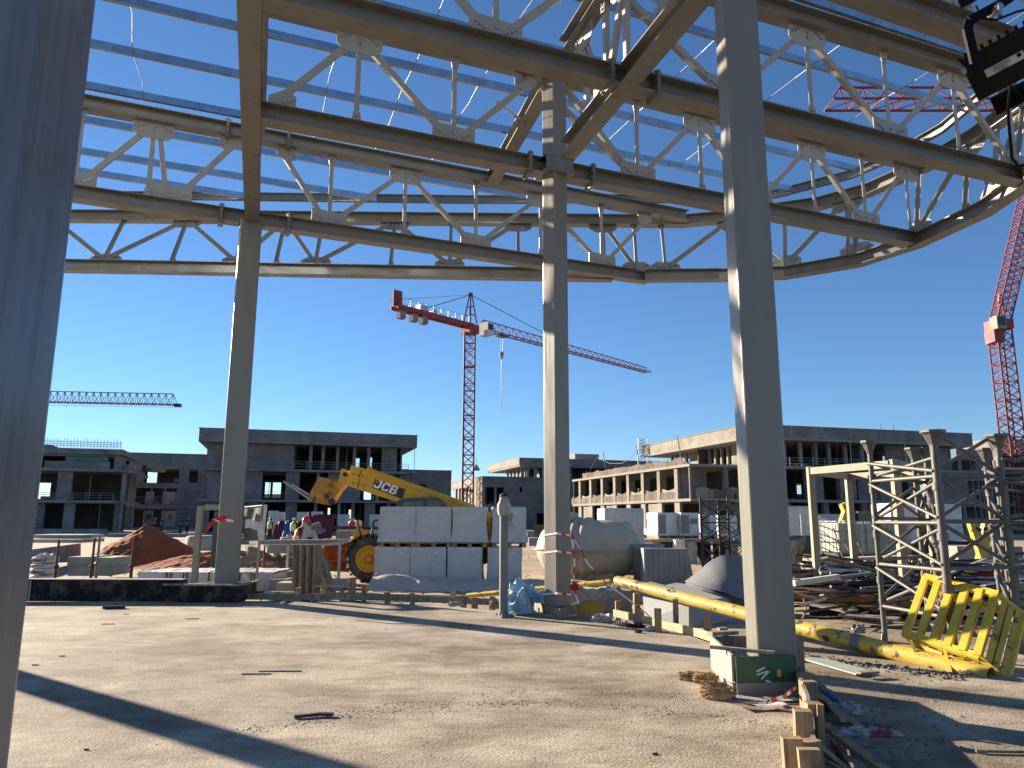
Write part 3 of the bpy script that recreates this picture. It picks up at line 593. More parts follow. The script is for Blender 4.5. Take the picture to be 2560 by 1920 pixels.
# sunlit left side: deep fins between openings
for k in range(8):
    y = 2.6+k*4.35
    MB().b2(0, .9, y, y+.75, H1+.3, H2).build('fin_wall', BLOCKL, t)
    MB().b2(0, .35, y-.3, y+.9, 0, H1).build('pillar', FCONL, t)
    y1 = y+.8; m = MB(); m.sheet(lambda p, q: V((.15+.05*sin(p*9), y1+p*3.4, H1+.3+q*(1.15+.12*cos(p*6.28)))), 6, 1, False); m.build('debris_net', NETR if k % 2 else NETB, t)
    m = MB(); m.sheet(lambda p, q: V((.02+.05*sin(p*7), y1+p*3.4, H1+.3+q*.85)), 6, 1, False); m.build('safety_net', NETR, t)
for k in (1, 4, 6): MB().b2(.1, .3, k*4.35+3.2, k*4.35+6.0, 0, H1).build('block_wall', BLOCKL, t)
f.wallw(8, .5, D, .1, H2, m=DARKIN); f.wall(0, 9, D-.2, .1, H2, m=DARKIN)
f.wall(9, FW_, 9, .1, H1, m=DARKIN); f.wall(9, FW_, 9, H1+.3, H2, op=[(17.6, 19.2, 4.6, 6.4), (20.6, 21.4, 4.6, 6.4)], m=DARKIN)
m = MB(); m.sheet(lambda p, q: V((.0+.12*sin(p*31), 1+p*31, H2+.3+q*(.75+.3*noise.noise(V((p*14, 0, 0)))))), 60, 1, False); m.build('safety_net', NETR, t)
m = MB()
for k in range(9): y = 1.5+k*3.6; m.tube((.1, y, H2+.3), (.1+.3*((k*5) % 3-1), y+.4, H2+(1.3 if k % 3 else 3.6)), .05, 5)
m.path([(.1, 12, H2+3.2), (.1, 15.5, H2+2.0), (.1, 18, H2+1.6), (.1, 22, H2+1.9), (.1, 26.5, H2+3.1), (.1, 29, H2+1.6)], .04, 4); m.build('guard_post', WOODG, t)
# shaded front
f.wall(0, .2, -.2, H1+.3, H2); f.wall(.4, 3.6, 2.4, H1+.3, H2)
for u in (4.6, 10.9, 16.3, 20.9, 26.6, 33.8): MB().b2(u-.9*(u > 10), u+.9*(u > 10)+.5, .2, .8, H1+.3, H2).build('pillar', BLOCK, t)
f.wall(22.9, 27.6, .6, H1+.3, H2); f.wall(33.0, 39.5, .6, H1+.3, H2)
for u in (28.8, 30.6, 31.9): f.col(u, .6, H1+.3, H2, .25)
for u in (2.2, 7.5, 12.8, 18, 23.4, 28.6, 34): f.col(u, .3, 0, H1, .7, .5)
f.wall(24, 27, .4, 0, H1); f.wall(3, 9, 1.2, 0, H1, op=[(4.3, 6, .3, 2.8)])
m = MB(); m.sheet(lambda p, q: V((.6+p*9, -.3+.1*sin(p*23), H1+.3+q*(1.0+.3*sin(p*15)))), 30, 1, False); m.build('debris_net', NETB, t)
m = MB(); m.sheet(lambda p, q: V((2.2+p*5, -.45+.1*sin(p*23), H1+.3+q*(1.0+.1*sin(p*15)))), 30, 1, False); m.build('safety_net', NETR, t)
f.rail(9.8, 24, -.3, H2+.3, 1.0)
for u in (31, 33): MB().tube((u, 5, 12.7), (u, 5, 14.1), .04, 4).build('starter_bar', RUST, t)
# --- far right low building behind the shoring towers
t = bldg('concrete_building', 'pale unfinished building at the far right behind the shoring towers', (62, 104), 16.0); f = Fac(t, BLOCKL, FCONL)
for z in (3.6, 7.2, 10.2): f.slab(0, 26, 0, 12, z, .35)
for k in range(9): f.col(.5+k*3, .1, 0, 10.2, .4)
f.wall(0, 26, 4, 0, 10.2, m=BLOCK); f.wall(0, 26, 0, 10.5, 11.6, nm='parapet'); f.wall(3, 5.4, .2, 7.5, 9.5)
f.slab(10, 20, 2, 8, 11.6, 2.0, 'stair_head'); m = MB()
for k in range(12): m.tube((k*1.7, -.6, 0), (k*1.7, -.6, 10), .05, 4)
for k in range(5): m.tube((0, -.6, 2+k*2), (19, -.6, 2+k*2), .05, 4)
m.build('scaffold', GALVP, t)

# loose props, boards and rubbish inside the frames
rq = random.Random(21)
for o in [o for o in C.objects if o.type == 'EMPTY' and o.get('category') == 'building']:
    lab = o['label']; big = 'right' in lab and 'large' in lab; rngs = {True: (5, 36, .5, 7), False: (1, 22, .3, 6)}[big]
    if 'wing' in lab: rngs = (1, 7, .4, 4)
    for i in range(46 if big else 26):
        u = rq.uniform(rngs[0], rngs[1]); w_ = rq.uniform(rngs[2], rngs[3]); lv = rq.choice((.15, H1+.3, H2+.3)) if 'two storey' not in lab else rq.choice((.1, 4.1))
        if big and lv > 7 and u < 10: continue
        m = MB(); hh = rq.choice((3.3, 3.2, 1.1, .8)) if lv > .2 else rq.choice((3.4, 1.0))
        if hh > 2: m.tube((u, w_, lv), (u+rq.uniform(-.05, .05), w_, lv+hh), .045, 5); m.build('prop', GALVP if i % 2 else RUST, o)
        else: m.b2(u, u+rq.uniform(.4, 1.8), w_, w_+.6, lv, lv+hh*rq.uniform(.3, 1)); m.build('stored_material', rq.choice((WOODG, CONCL, DARKIN, WOOD)), o)
# --- far pinkish finished blocks glimpsed through the openings
PINKW = mat('pinkish_render', (.36, .27, .21), .9, 0, .1, .2, .1, 4)
for i, (u0, u1, y, h_, lab) in enumerate([(330, 470, 185, 8.2, 'far pinkish building glimpsed through the openings left of the slim column'), (120, 300, 175, 8.0, 'far pinkish building glimpsed through the leftmost frame'), (640, 760, 170, 6.6, 'far pinkish building glimpsed under the telehandler forks'), (2010, 2140, 170, 6.8, 'far pinkish building glimpsed through the right frame'), (1480, 1600, 190, 7.0, 'far pinkish building behind the sunlit frame')]):
    x0, x1 = at(u0, 1300, y).x, at(u1, 1300, y).x; t = thing('far_building', lab, 'building', ((x0+x1)/2, y, GZ_)); m = MB(); m.b2(x0, x1, y, y+10, GZ_, h_); m.build('wall', PINKW, t, world=True); m = MB(); m.b2(x0-.2, x1+.2, y-.2, y+10.2, h_, h_+.4); m.build('roof', FCONL, t, world=True)
    for k in range(int((x1-x0)/2.6)):
        for z in (1.2, 4.4): m = MB(); x = x0+1+k*2.6; m.b2(x, x+1.1, y-.05, y+.1, z, z+1.4); m.build('window', GLASS, t, world=True)
# ================================================================== TOWER CRANES
def lattice(mb, p0, p1, w, n, r, rl, up=V((0, 1, 0)), taper=1.0, diag='x'):
    """four-legged square lattice between two points"""
    p0 = V(p0); p1 = V(p1); d = (p1-p0).normalized(); a = d.cross(up).normalized(); b = a.cross(d)
    def c(i, t): s = ((-1, -1), (1, -1), (1, 1), (-1, 1))[i % 4]; k = w/2*(1+(taper-1)*t); return p0+(p1-p0)*t+a*s[0]*k+b*s[1]*k
    for i in range(4):
        mb.tube(c(i, 0), c(i, 1), r, 5)
        for j in range(n):
            t0, t1 = j/n, (j+1)/n
            if (j+i) % 2 or diag == 'x': mb.tube(c(i, t0), c(i+1, t1), rl, 4, caps=False)
            if not (j+i) % 2 or diag == 'x': mb.tube(c(i+1, t0), c(i, t1), rl, 4, caps=False)
            if j % 2 == 0: mb.tube(c(i, t0), c(i+1, t0), rl, 4, caps=False)
def tri(mb, p0, p1, w, h, n, r, rl, inv=False, h1=None):
    """triangular jib lattice: two bottom chords and one top chord"""
    p0 = V(p0); p1 = V(p1); d = (p1-p0).normalized(); s = d.cross(V((0, 0, 1))).normalized(); h1 = h if h1 is None else h1
    L_ = lambda t: p0+(p1-p0)*t-s*w/2; R_ = lambda t: p0+(p1-p0)*t+s*w/2; T_ = lambda t: p0+(p1-p0)*t+V((0, 0, h+(h1-h)*t))
    mb.tube(L_(0), L_(1), r, 5); mb.tube(R_(0), R_(1), r, 5); mb.tube(T_(.5/n), T_(1-.5/n), r, 5)
    for i in range(n):
        a, m_, b = i/n, (i+.5)/n, (i+1)/n
        for F in (L_, R_): mb.tube(F(a), T_(m_), rl, 4, caps=False); mb.tube(T_(m_), F(b), rl, 4, caps=False)
        mb.tube(L_(a), R_(a), rl, 4, caps=False); mb.tube(L_(a), R_(b), rl, 4, caps=False)
# main red crane
cx, cy = -7.75, 133.0; ztop = at(1175, 832, cy).z
t = thing('tower_crane', 'red hammerhead tower crane standing behind the middle of the yard', 'crane', (cx, cy, -.15))
m = MB(); lattice(m, (cx, cy, 0), (cx, cy, ztop), 1.9, 22, .13, .06, diag='x'); m.build('mast', PINK, t, world=True)
for k in range(8): z = ztop*(k+.5)/8; m = MB(); m.box((cx, cy-.98, z), (1.9, .1, .22)); m.build('mast_collar', REDP, t, world=True)
tip = gp(1622, 932, ztop+1.2); ctr = V((cx, cy, ztop+1.2)); jd = (tip-ctr); jd.z = 0; jd.normalize(); tail = ctr-jd*17.5
m = MB(); m.box((cx, cy, ztop+.6), (2.4, 2.4, 1.6), rz=atan2(jd.y, jd.x)); m.build('slewing_ring', REDP, t, world=True)
m = MB(); root = ctr+jd*2.2; tri(m, root, tip, 1.5, 1.9, 28, .11, .055, h1=1.1); m.build('jib', PINK, t, world=True)
m = MB(); sd = V((-jd.y, jd.x, 0))
for s in (-.9, .9): m.bar(ctr+sd*s, tail+sd*s, .25, .75)
for k in range(9): p = ctr-jd*(2*k+1.2); m.bar(p-sd*.9, p+sd*.9, .2, .2)
m.build('counter_jib', REDP, t, world=True)
m = MB()
for s in (-1.3, 1.3):
    m.path([ctr-jd*1+sd*s+V((0, 0, 1.3)), tail+sd*s+V((0, 0, 1.5))], .035, 4)
    for k in range(10): p = ctr-jd*(1.5+k*1.7)+sd*s; m.tube(p+V((0, 0, .3)), p+V((0, 0, 1.4)), .03, 4)
m.build('guard_rail', GALVP, t, world=True)
for k in (1.5, 4.2, 6.4):
    m = MB(); p = tail+jd*k; m.box(p+V((0, 0, -1.1)), (1.2, 1.1, 1.3), rz=atan2(jd.y, jd.x)); m.build('counterweight', FCON, t, world=True)
m = MB(); m.box(tail+jd*.6+V((0, 0, 1.6)), (1.8, .35, 2.7), rz=atan2(jd.y, jd.x)); m.build('tail_board', PINK, t, world=True)
m = MB(); m.box(tail+jd*6+V((0, 0, .9)), (1.8, 1.4, 1.1), rz=atan2(jd.y, jd.x)); m.tube(tail+jd*8.5+sd*.6+V((0, 0, .8)), tail+jd*8.5-sd*.6+V((0, 0, .8)), .55, 12); m.build('winch', GALVP, t, world=True)
apex = at(1177, 737, cy)
m = MB()
for s in (-.85, .85):
    for q in (-.9, .9): m.bar(ctr+sd*s+jd*q+V((0, 0, .5)), apex+sd*s*.2+jd*q*.15, .22, .22, up=V((0, 1, 0)))
    for h in (.35, .62): a_ = ctr+(apex-ctr)*h; m.bar(a_-jd*.9*(1-h)+sd*s*(1-h*.8), a_+jd*.9*(1-h)+sd*s*(1-h*.8), .16, .16)
m.box(apex+V((0, 0, .1)), (.7, .5, .5)); m.build('cathead', REDP, t, world=True)
m = MB(); m.tube(apex, root+(tip-root)*.42+V((0, 0, 1.7)), .07, 5); m.tube(apex, tail+jd*5.2+V((0, 0, .4)), .07, 5); m.tube(apex, tail+jd*1+V((0, 0, 1.5)), .03, 4); m.build('tie_bar', BLKP, t, world=True)
m = MB(); m.b2(-.8, .8, -1.1, 1.1, -1.25, 1.1); m.v = [tuple(Matrix.Rotation(atan2(jd.y, jd.x), 3, 'Z') @ V(v)+ctr+jd*2.4-sd*1.9+V((0, 0, -.4))) for v in m.v]; m.build('cab', WHT, t, world=True)
m = MB(); m.b2(.79, .86, -.9, .9, -.3, .8); m.b2(-.6, .6, -1.16, -1.09, -.3, .8); m.v = [tuple(Matrix.Rotation(atan2(jd.y, jd.x), 3, 'Z') @ V(v)+ctr+jd*2.4-sd*1.9+V((0, 0, -.4))) for v in m.v]; m.build('cab_window', GLASS, t, world=True)
tr = ctr+jd*(((at(1254, 850, 138).x-cx))/jd.x); m = MB(); m.box(tr+V((0, 0, -.3)), (2.2, 1.3, .35), rz=atan2(jd.y, jd.x)); m.build('trolley', BLKP, t, world=True)
hk = tr+V((0, 0, -7.0)); m = MB(); m.tube(tr+jd*.4, hk+jd*.2+V((0, 0, 3.6)), .03, 4); m.tube(tr-jd*.4, hk-jd*.2+V((0, 0, 3.6)), .03, 4); m.tube(hk+V((0, 0, 2.4)), hk+V((0, 0, -7.5)), .06, 4); m.build('hoist_rope', BLKP, t, world=True)
m = MB(); m.lathe([(0, 3.7), (.35, 3.6), (.5, 3.1), (.25, 2.4), (.08, 2.1), (0, 2.0)], hk, n=8, smooth=False); m.build('hook_block', CONCL, t, world=True)
# luffing crane at the right edge
cx, cy = 73.0, 104.0; q = at(2498, 822, cy); ZC = q.z
t = thing('tower_crane', 'red luffing crane at the right edge with raised jib', 'crane', (q.x, cy, -.15))
cx = q.x; m = MB(); lattice(m, (cx, cy, 0), (cx, cy, ZC), 2.1, 22, .14, .065); m.build('mast', PINK, t, world=True)
m = MB(); m.box((cx, cy, ZC+.5), (2.6, 2.6, 1.4)); m.build('slewing_ring', REDP, t, world=True)
jt = at(2600, 380, cy); m = MB(); lattice(m, (cx+.2, cy, ZC+1), tuple(jt), 1.9, 26, .12, .06); m.build('jib', PINK, t, world=True)
m = MB(); c0 = at(2484, 812, cy); m.box(c0+V((0, -1, 0)), (1.3, 1.6, 1.9)); m.build('cab', FCONL, t, world=True)
m = MB(); m.box(c0+V((0, -1.83, .1)), (1.0, .06, 1.2)); m.build('cab_window', GLASS, t, world=True)
m = MB(); m.bar((cx, cy, ZC+1), tuple(at(2499, 735, cy)), .3, .3, up=V((0, 1, 0))); m.bar((cx+1, cy, ZC+1), tuple(at(2504, 735, cy)), .2, .2, up=V((0, 1, 0))); m.build('a_frame', REDP, t, world=True)
m = MB(); m.tube(tuple(at(2499, 735, cy)), tuple(at(2525, 680, cy)), .05, 4); m.build('tie_bar', BLKP, t, world=True)
m = MB(); m.box(at(2487, 842, cy), (1.5, 2.2, 1.8)); m.build('counterweight', REDP, t, world=True)
# red jib passing behind the nearest truss
t = thing('tower_crane', 'red lattice crane jib seen through the truss at the top right', 'crane', (46, 60, -.15))
J0 = gp(2072, 262, 31.0); J1 = gp(2640, 262, 31.0); m = MB(); sdj = (J1-J0).normalized(); J1 = J0+sdj*32
tri(m, J0, J1, 1.6, 1.35, 19, .10, .045); m.build('jib', PINK, t, world=True)
m = MB(); lattice(m, (J1.x, J1.y, 0), (J1.x, J1.y, 31), 1.8, 18, .12, .06); m.build('mast', PINK, t, world=True)
# grey jib at the left
t = thing('tower_crane', 'dark grey lattice crane jib reaching in from the left', 'crane', (-90, 118, -.15))
J0 = at(440, 1012, 118); J1 = at(60, 1004, 118); m = MB(); tri(m, J0, J1, 1.3, 1.75, 21, .09, .05); m.build('jib', mat('pale_jib_paint', (.20, .19, .15), .6), t, world=True)
m = MB(); m.tube(J0+V((0, 0, -.4)), J1+V((0, 0, -.5)), .025, 4); m.box(J0+V((.3, 0, -.1)), (.9, .9, .5)); m.build('trolley_rope', BLKP, t, world=True)
m = MB(); lattice(m, (J1.x-3, J1.y, 0), (J1.x-3, J1.y, J1.z), 1.8, 14, .12, .06); m.build('mast', GREYP, t, world=True)
# slim hoist mast behind the right building
t = thing('hoist_mast', 'slim grey lattice hoist mast above the red netting', 'mast', (22.5, 128, -.15))
p = at(1606, 1096, 128); m = MB(); lattice(m, (p.x, 128, 8), (p.x, 128, p.z), 1.5, 14, .05, .022); m.build('lattice', GALVP, t, world=True)
# ================================================================== NEAR: footings, formwork, debris on the slab
Zx = V((0, 0, 1))
CLOTH = mat('grey_cloth', (.36, .34, .30), .9, 0, .15, 6, .3, 30)
BLUEP = mat('blue_plastic_film', (.20, .36, .50), .25, 0, .3, 6, .35, 14, col2=(.42, .54, .62), mscale=5, mthr=(.5, .6))
STRAW = mat('dry_straw', (.36, .24, .11), .9, 0, .4, 12)
def striped(name, c1, c2, sc_, ax='X'):
    m = bpy.data.materials.new(name); m.use_nodes = True; N = m.node_tree.nodes; L = m.node_tree.links; b = N['Principled BSDF']; b.inputs['Roughness'].default_value = .45
    tc = N.new('ShaderNodeTexCoord'); wv = N.new('ShaderNodeTexWave'); wv.bands_direction = 'DIAGONAL' if ax == 'D' else ax; wv.inputs['Scale'].default_value = sc_; L.new(tc.outputs['Object'], wv.inputs[0])
    cr = N.new('ShaderNodeValToRGB'); cr.color_ramp.interpolation = 'CONSTANT'; cr.color_ramp.elements[0].color = (*c1, 1); cr.color_ramp.elements[1].position = .5; cr.color_ramp.elements[1].color = (*c2, 1)
    L.new(wv.outputs[0], cr.inputs[0]); L.new(cr.outputs[0], b.inputs['Base Color']); return m
TAPE = striped('red_white_tape', (.55, .01, .02), (.8, .78, .76), 2.2, 'D')
def wob(p, a, s, k=0): return V(p)+V((noise.noise(V(p)*s+V((k, 0, 0))), noise.noise(V(p)*s+V((0, k+5, 0))), noise.noise(V(p)*s+V((0, 0, k+9)))))*a
# bitumen coated foundation wall left
t = thing('foundation_wall', 'low black coated foundation wall along the far left slab edge', 'wall', (-20, 15.1, 0))
m = MB(); m.sheet(lambda a, b: V((-40+33.55*a, 15.02+.012*noise.noise(V((a*90, b*3, 0))), .40*b)), 160, 4, False); m.b2(-40, -6.45, 15.06, 15.28, 0, .405); m.build('wall', BITU, t, world=True)
m = MB(); m.b2(-40, -6.45, 15.03, 15.30, .405, .418); m.build('top_edge', CONC, t, world=True)
m = MB(); m.b2(-9.4, -9.36, 14.99, 15.0, .01, .39); m.build('joint', CONCL, t, world=True)
t = thing('column_footing', 'black coated square footing under the slim column', 'footing', (-5.9, 15.4, 0))
m = MB(); m.b2(-6.42, -5.28, 14.88, 15.95, 0, .31); m.build('block', BITU, t, world=True)
for a in ((-6.75, -5.9, 14.9, 14.98), (-6.3, -5.2, 14.80, 14.86), (-5.25, -5.18, 14.9, 15.9)): m = MB(); m.b2(*a, .315, .35); m.build('board', WOODG, t, world=True)
# middle column footing
t = thing('column_footing', 'low dirty board footing under the middle column with blue plastic on it', 'footing', (.79, 13.1, 0))
a0 = gp(1401, 1549, 0); aL = gp(1312, 1518, 0); aR = gp(1448, 1529, 0); bk = aL+aR-a0
for p, q in ((aL, a0), (a0, aR)):
    m = MB(); m.bar(p+Zx*.085, q+Zx*.085, .03, .17); m.build('board', WOODG, t, world=True)
m = MB(); m.poly([v+Zx*.05 for v in (a0, aR, bk, aL)], Zx, .09); m.build('infill', CONC, t, world=True)
# broad column plywood box
t = thing('formwork_box', 'green and grey plywood formwork box around the foot of the broad column', 'formwork', (2.5, 7.6, 0))
A = gp(1837, 1736, 0); B = gp(1994, 1732, 0); Cc = gp(1792, 1676, 0)+V((-.02, .12, 0)); Dd = V((B.x+.02, Cc.y+.05, 0)); H = .335
def plank(par, p, q, h, th, m, z0=0, nm='board', ins=V((0, 0, 0))):
    b = MB(); b.bar(V(p)+Zx*(z0+h/2)+ins, V(q)+Zx*(z0+h/2)+ins, th, h); return b.build(nm, m, par, world=True)
plank(t, A+V((.02, 0, 0)), B, H, .022, PLYG); plank(t, Cc, A+V((0, .02, 0)), H+.015, .022, CONC)
plank(t, A-V((-.02, .013, 0)), B-V((0, .013, 0)), .10, .004, CONC, .0, 'cement_smear')
plank(t, B, Dd, H-.02, .022, PLYG); plank(t, Cc, Dd, H, .022, WOODG); plank(t, Cc+V((-.02, -.05, 0)), Cc+V((.3, .06, 0)), .04, .10, WOODG, H+.015)
plank(t, A+V((-.12, .34, 0)), A+V((.40, .02, 0)), .03, .055, WOODG, H+.018)
m = MB(); m.poly([A+V((.03, .03, .2)), B+V((-.02, .02, .2)), Dd+V((-.02, -.03, .2)), Cc+V((.03, -.03, .2))], Zx, .02); m.build('infill', CONC, t, world=True)
fr = (B-A).normalized(); nf = V((fr.y, -fr.x, 0)); k = MB()
for (x0, z0, x1, z1) in ((.22, .20, .30, .235), (.22, .17, .33, .20), (.26, .13, .34, .20), (.30, .12, .36, .10)):
    k.bar(A+fr*x0+nf*.013+Zx*z0, A+fr*x1+nf*.013+Zx*z1, .002, .016)
k.build('white_paint_mark', WHT, t, world=True, kind='stuff')
k = MB(); c = A+fr*.44+nf*.0125; k.poly([c+fr*a+Zx*b for a, b in ((-.02, .15), (.02, .15), (.02, .2), (0, .225), (-.02, .2))], nf, .002); k.build('orange_mark', mat('orange_mark', (.6, .28, .08)), t, world=True)
# formwork strips
def formwork(label, pts, stakes, m=WOODG, h=.12, sm=WOOD):
    t = thing('edge_formwork', label, 'formwork', (pts[0][0], pts[0][1], 0), 0, 'timber formwork along the slab edge')
    for a, b in zip(pts, pts[1:]): plank(t, (a[0], a[1], 0), (b[0], b[1], 0), h, .03, m, 0)
    for (u, vb, hh, ww, side) in stakes:
        p = gp(u, vb, 0)+V((0, side, 0)); b = MB(); lean = random.uniform(-.02, .02)
        b.bar(p-Zx*.12, p+Zx*hh+V((lean, 0, 0)), ww, ww*random.uniform(.45, .9), up=V((random.uniform(-.3, .3), 1, 0))); b.build('stake', sm, t, world=True)
    return t
fpts = [(gp(u, v, 0).x, gp(u, v, 0).y) for u, v in ((600, 1499), (860, 1500), (1010, 1503), (1130, 1508), (1245, 1514))]
formwork('long grey formwork board with short stakes between slim column and bollard', fpts, [(603, 1499, .30, .09, .1), (692, 1499, .14, .12, .08), (742, 1499, .22, .12, .1), (806, 1500, .40, .10, .1), (852, 1500, .16, .1, .1), (877, 1500, .42, .12, .12), (907, 1501, .30, .09, .1), (968, 1503, .16, .12, .08), (1030, 1505, .16, .1, .08), (1130, 1508, .2, .1, .08), (1158, 1510, .15, .12, .08), (1187, 1512, .13, .12, .08), (1229, 1514, .16, .12, .1)])
fpts = [(gp(u, v, 0).x, gp(u, v, 0).y) for u, v in ((1535, 1541), (1600, 1556), (1662, 1572), (1750, 1594), (1836, 1624))]
formwork('yellow curved formwork strip with upright stakes between middle and broad column', fpts, [(1547, 1541, .24, .085, .1), (1594, 1552, .42, .1, .1), (1645, 1580, .33, .1, -.02), (1692, 1572, .42, .08, .06), (1778, 1596, .30, .1, .14), (1820, 1610, .18, .12, .2)], PLYY, .115)
fpts = [(gp(u, v, 0).x, gp(u, v, 0).y) for u, v in ((1998, 1700), (2005, 1758), (2022, 1800), (2035, 1880), (2040, 1960), (2036, 2100))]
formwork('splintered formwork posts in the bottom right corner', fpts, [(2001, 1716, .47, .085, .0), (2022, 1745, .20, .13, .1), (2032, 1775, .22, .13, .08), (2034, 1850, .26, .12, .0), (2054, 1860, .27, .045, .0), (2012, 1905, .33, .115, -.0), (1988, 1950, .25, .12, .0), (2040, 1950, .22, .14, .05), (2045, 2020, .3, .12, .05)], WOODG, .2)
def board(label, pts, w_, th, m, group=None, name='plank', cat='plank', up=Zx):
    b = MB(); b.bar(pts[0], pts[1], w_, th, up=up); return one(name, b, m, label, cat, group=group)
P_ = lambda u, v, z=-.13: gp(u, v, z)
board('upper leaning plank in the bottom right debris, starting behind the green box', (P_(2010, 1681, .05), P_(2092, 1750, -.1)), .07, .025, WOODG)
board('long plank slanting down from the tallest bottom right post', (P_(2046, 1738, .02), P_(2166, 1833, -.12)), .08, .03, WOOD)
board('longest pale plank slanting to the bottom edge at the right', (P_(2060, 1812, .05), P_(2215, 1930, -.12)), .085, .035, WOOD)
board('short thick board end at the bottom edge beside the posts', (P_(2040, 1862, .1), P_(2120, 1930, -.1)), .12, .03, WOODG)
board('dark flat plank lying on the shaded yard at the bottom right', (P_(2072, 1882), P_(2296, 1890)), .11, .05, WOODG)
board('grey lath crossing low behind the bottom right posts', (P_(2070, 1800), P_(2230, 1812)), .06, .03, WOODG)
board('brown lath end sticking up behind the posts', (P_(2068, 1760, -.1), P_(2110, 1800, .1)), .05, .03, WOOD)
board('narrow board parallel to the longest plank', (P_(2090, 1850, -.1), P_(2150, 1925, -.1)), .10, .03, WOODG)
board('thin grey board lying crosswise under the leaning planks', (P_(2080, 1860), P_(2160, 1872)), .3, .02, WOODG)
b = MB(); b.add([tuple(P_(u, v, -.125)) for u, v in ((2010, 1645), (2030, 1636), (2180, 1682), (2176, 1688), (2130, 1683))], [(0, 1, 2, 3, 4)]); bb = MB(); bb.poly([P_(u, v, -.12) for u, v in ((2008, 1648), (2030, 1638), (2175, 1678), (2140, 1686))], Zx, .02)
one('plywood_sheet', bb, mat('pale_green_ply', (.30, .34, .29), .85, 0, .15, 3, .2), 'pale green sheet lying on the yard right of the broad column', 'board')
board('small dark offcut on the end of the pale green sheet', (P_(2145, 1682, -.09), P_(2192, 1679, -.09)), .09, .02, WOODG)
board('thin stick lying far right on the sunlit yard', (P_(2440, 1877), P_(2575, 1880)), .02, .02, WOODG)
board('flat board under the yellow pole beside the wire loop', (P_(2078, 1592), P_(2150, 1609)), .1, .04, WOODG)
rs = random.Random(3)
dm = MB()
for i in range(520):
    u = rs.uniform(1990, 2420); v = 1640+(u-1990)*.13+rs.gauss(0, 5) if i < 300 else rs.uniform(1620, 1900); p = P_(u, v, -.148); s = rs.uniform(.006, .028)*(1.2 if i < 300 else .7)
    dm.lathe([(0, -s*.3), (s, 0), (s*.6, s*.6), (0, s*.8)], p, V((rs.uniform(-.3, .3), rs.uniform(-.3, .3), 1)), 5, False)
for i in range(420):
    x = rs.uniform(-8, 2.4); y = rs.uniform(2.5, 14.5)
    if x > 1.4 and y > 9: continue
    s = rs.choice((.004, .006, .008, .014 if i % 9 == 0 else .006)); dm.lathe([(0, -s*.3), (s, 0), (s*.7, s*.5), (0, s*.7)], V((x, y, 0)), V((rs.uniform(-.3, .3), rs.uniform(-.3, .3), 1)), 5, False)
for i in range(900):
    a_ = rs.random(); x = -2.2+a_*4.6; y = 5.9+1.1*sin(a_*3.0)+rs.gauss(0, .09)+(.8 if i % 3 == 0 else 0)*a_; s = rs.uniform(.003, .009); dm.lathe([(0, -s*.3), (s, 0), (s*.7, s*.6), (0, s*.8)], V((x, y, 0)), V((rs.uniform(-.3, .3), rs.uniform(-.3, .3), 1)), 4, False)
o = dm.build('gravel_crumbs', mat('gravel_crumbs', (.16, .13, .10), .9, 0, .4, 3)); o['kind'] = 'stuff'; tag(o, 'small stones and mortar crumbs scattered over slab and yard', 'gravel')
# crumpled things
def crumple(name, label, cat, c, sx, sy, sz, m, seed, n=16, dens=3.0, amp=.35, group=None):
    b = MB()
    def P(a, q):
        th = a*2*pi; ph = q*pi*.5; r = cos(ph)**.6 if q < 1 else 0; v = V((cos(th)*r, sin(th)*r, sin(ph)))
        k = 1+amp*noise.noise(v*dens+V((seed, 0, 0)))*1.6+amp*.6*abs(noise.noise(v*dens*2.7+V((0, seed, 0))))
        return V(c)+V((v.x*sx*k, v.y*sy*k, max(0, v.z*sz*k)))
    b.sheet(P, n*2, n, False); return one(name, b, m, label, cat, loc=tuple(c), group=group)
crumple('plastic_sheet', 'crumpled light blue plastic film heaped by the middle column', 'plastic sheet', at(1300, 1532, 13.3), .24, .22, .36, BLUEP, 2, 26, 2.2, .5)
crumple('plastic_sheet', 'blue film end trailing over the board footing of the middle column', 'plastic sheet', at(1350, 1505, 13.35), .26, .15, .15, BLUEP, 8, 16, 4, .5)
crumple('stone', 'brown lump lying left of the bollard foot', 'stone', gp(1238, 1521, 0), .11, .09, .12, mat('brown_lump', (.2, .12, .08), .95, 0, .3, 8), 4, 10, 3, .3)
crumple('stone', 'white rubble lump in front of the formwork left of the bollard', 'stone', gp(1140, 1514, 0), .14, .07, .07, CONCL, 5, 10, 3, .3)
crumple('plastic_bottle_pile', 'small heap of pale litter beside the white cup', 'litter', gp(1502, 1555, 0), .12, .08, .10, CLOTH, 6, 12, 4, .5)
crumple('litter', 'grey rag lying along the inner side of the yellow formwork', 'litter', gp(1555, 1565, 0), .10, .06, .06, CLOTH, 7, 12, 4, .6)
crumple('litter', 'dark scrap lying inside the yellow formwork', 'litter', gp(1590, 1569, 0), .12, .04, .05, BLKP, 9, 12, 4, .6)
crumple('litter', 'pale bluish rag at the foot of the second stake', 'litter', gp(1632, 1578, 0), .11, .06, .05, mat('bluish_rag', (.35, .42, .46)), 10, 12, 4, .6)
crumple('litter', 'tiny dark lump on the slab inside the yellow formwork', 'litter', gp(1597, 1582, 0), .05, .03, .035, BLKP, 11, 8, 3, .4)
crumple('plastic_bag', 'red and white printed bag lying in the bottom right shade', 'bag', P_(2165, 1838, -.148), .26, .07, .05, mat('printed_bag', (.45, .42, .40), .5, 0, .1, 6, col2=(.32, .06, .09), mscale=9, mthr=(.5, .56)), 12, 14, 3, .4)
crumple('plastic_bag', 'whitish bag crumpled behind the leaning planks', 'bag', P_(2120, 1784, -.148), .12, .07, .08, CLOTH, 14, 12, 3, .5)
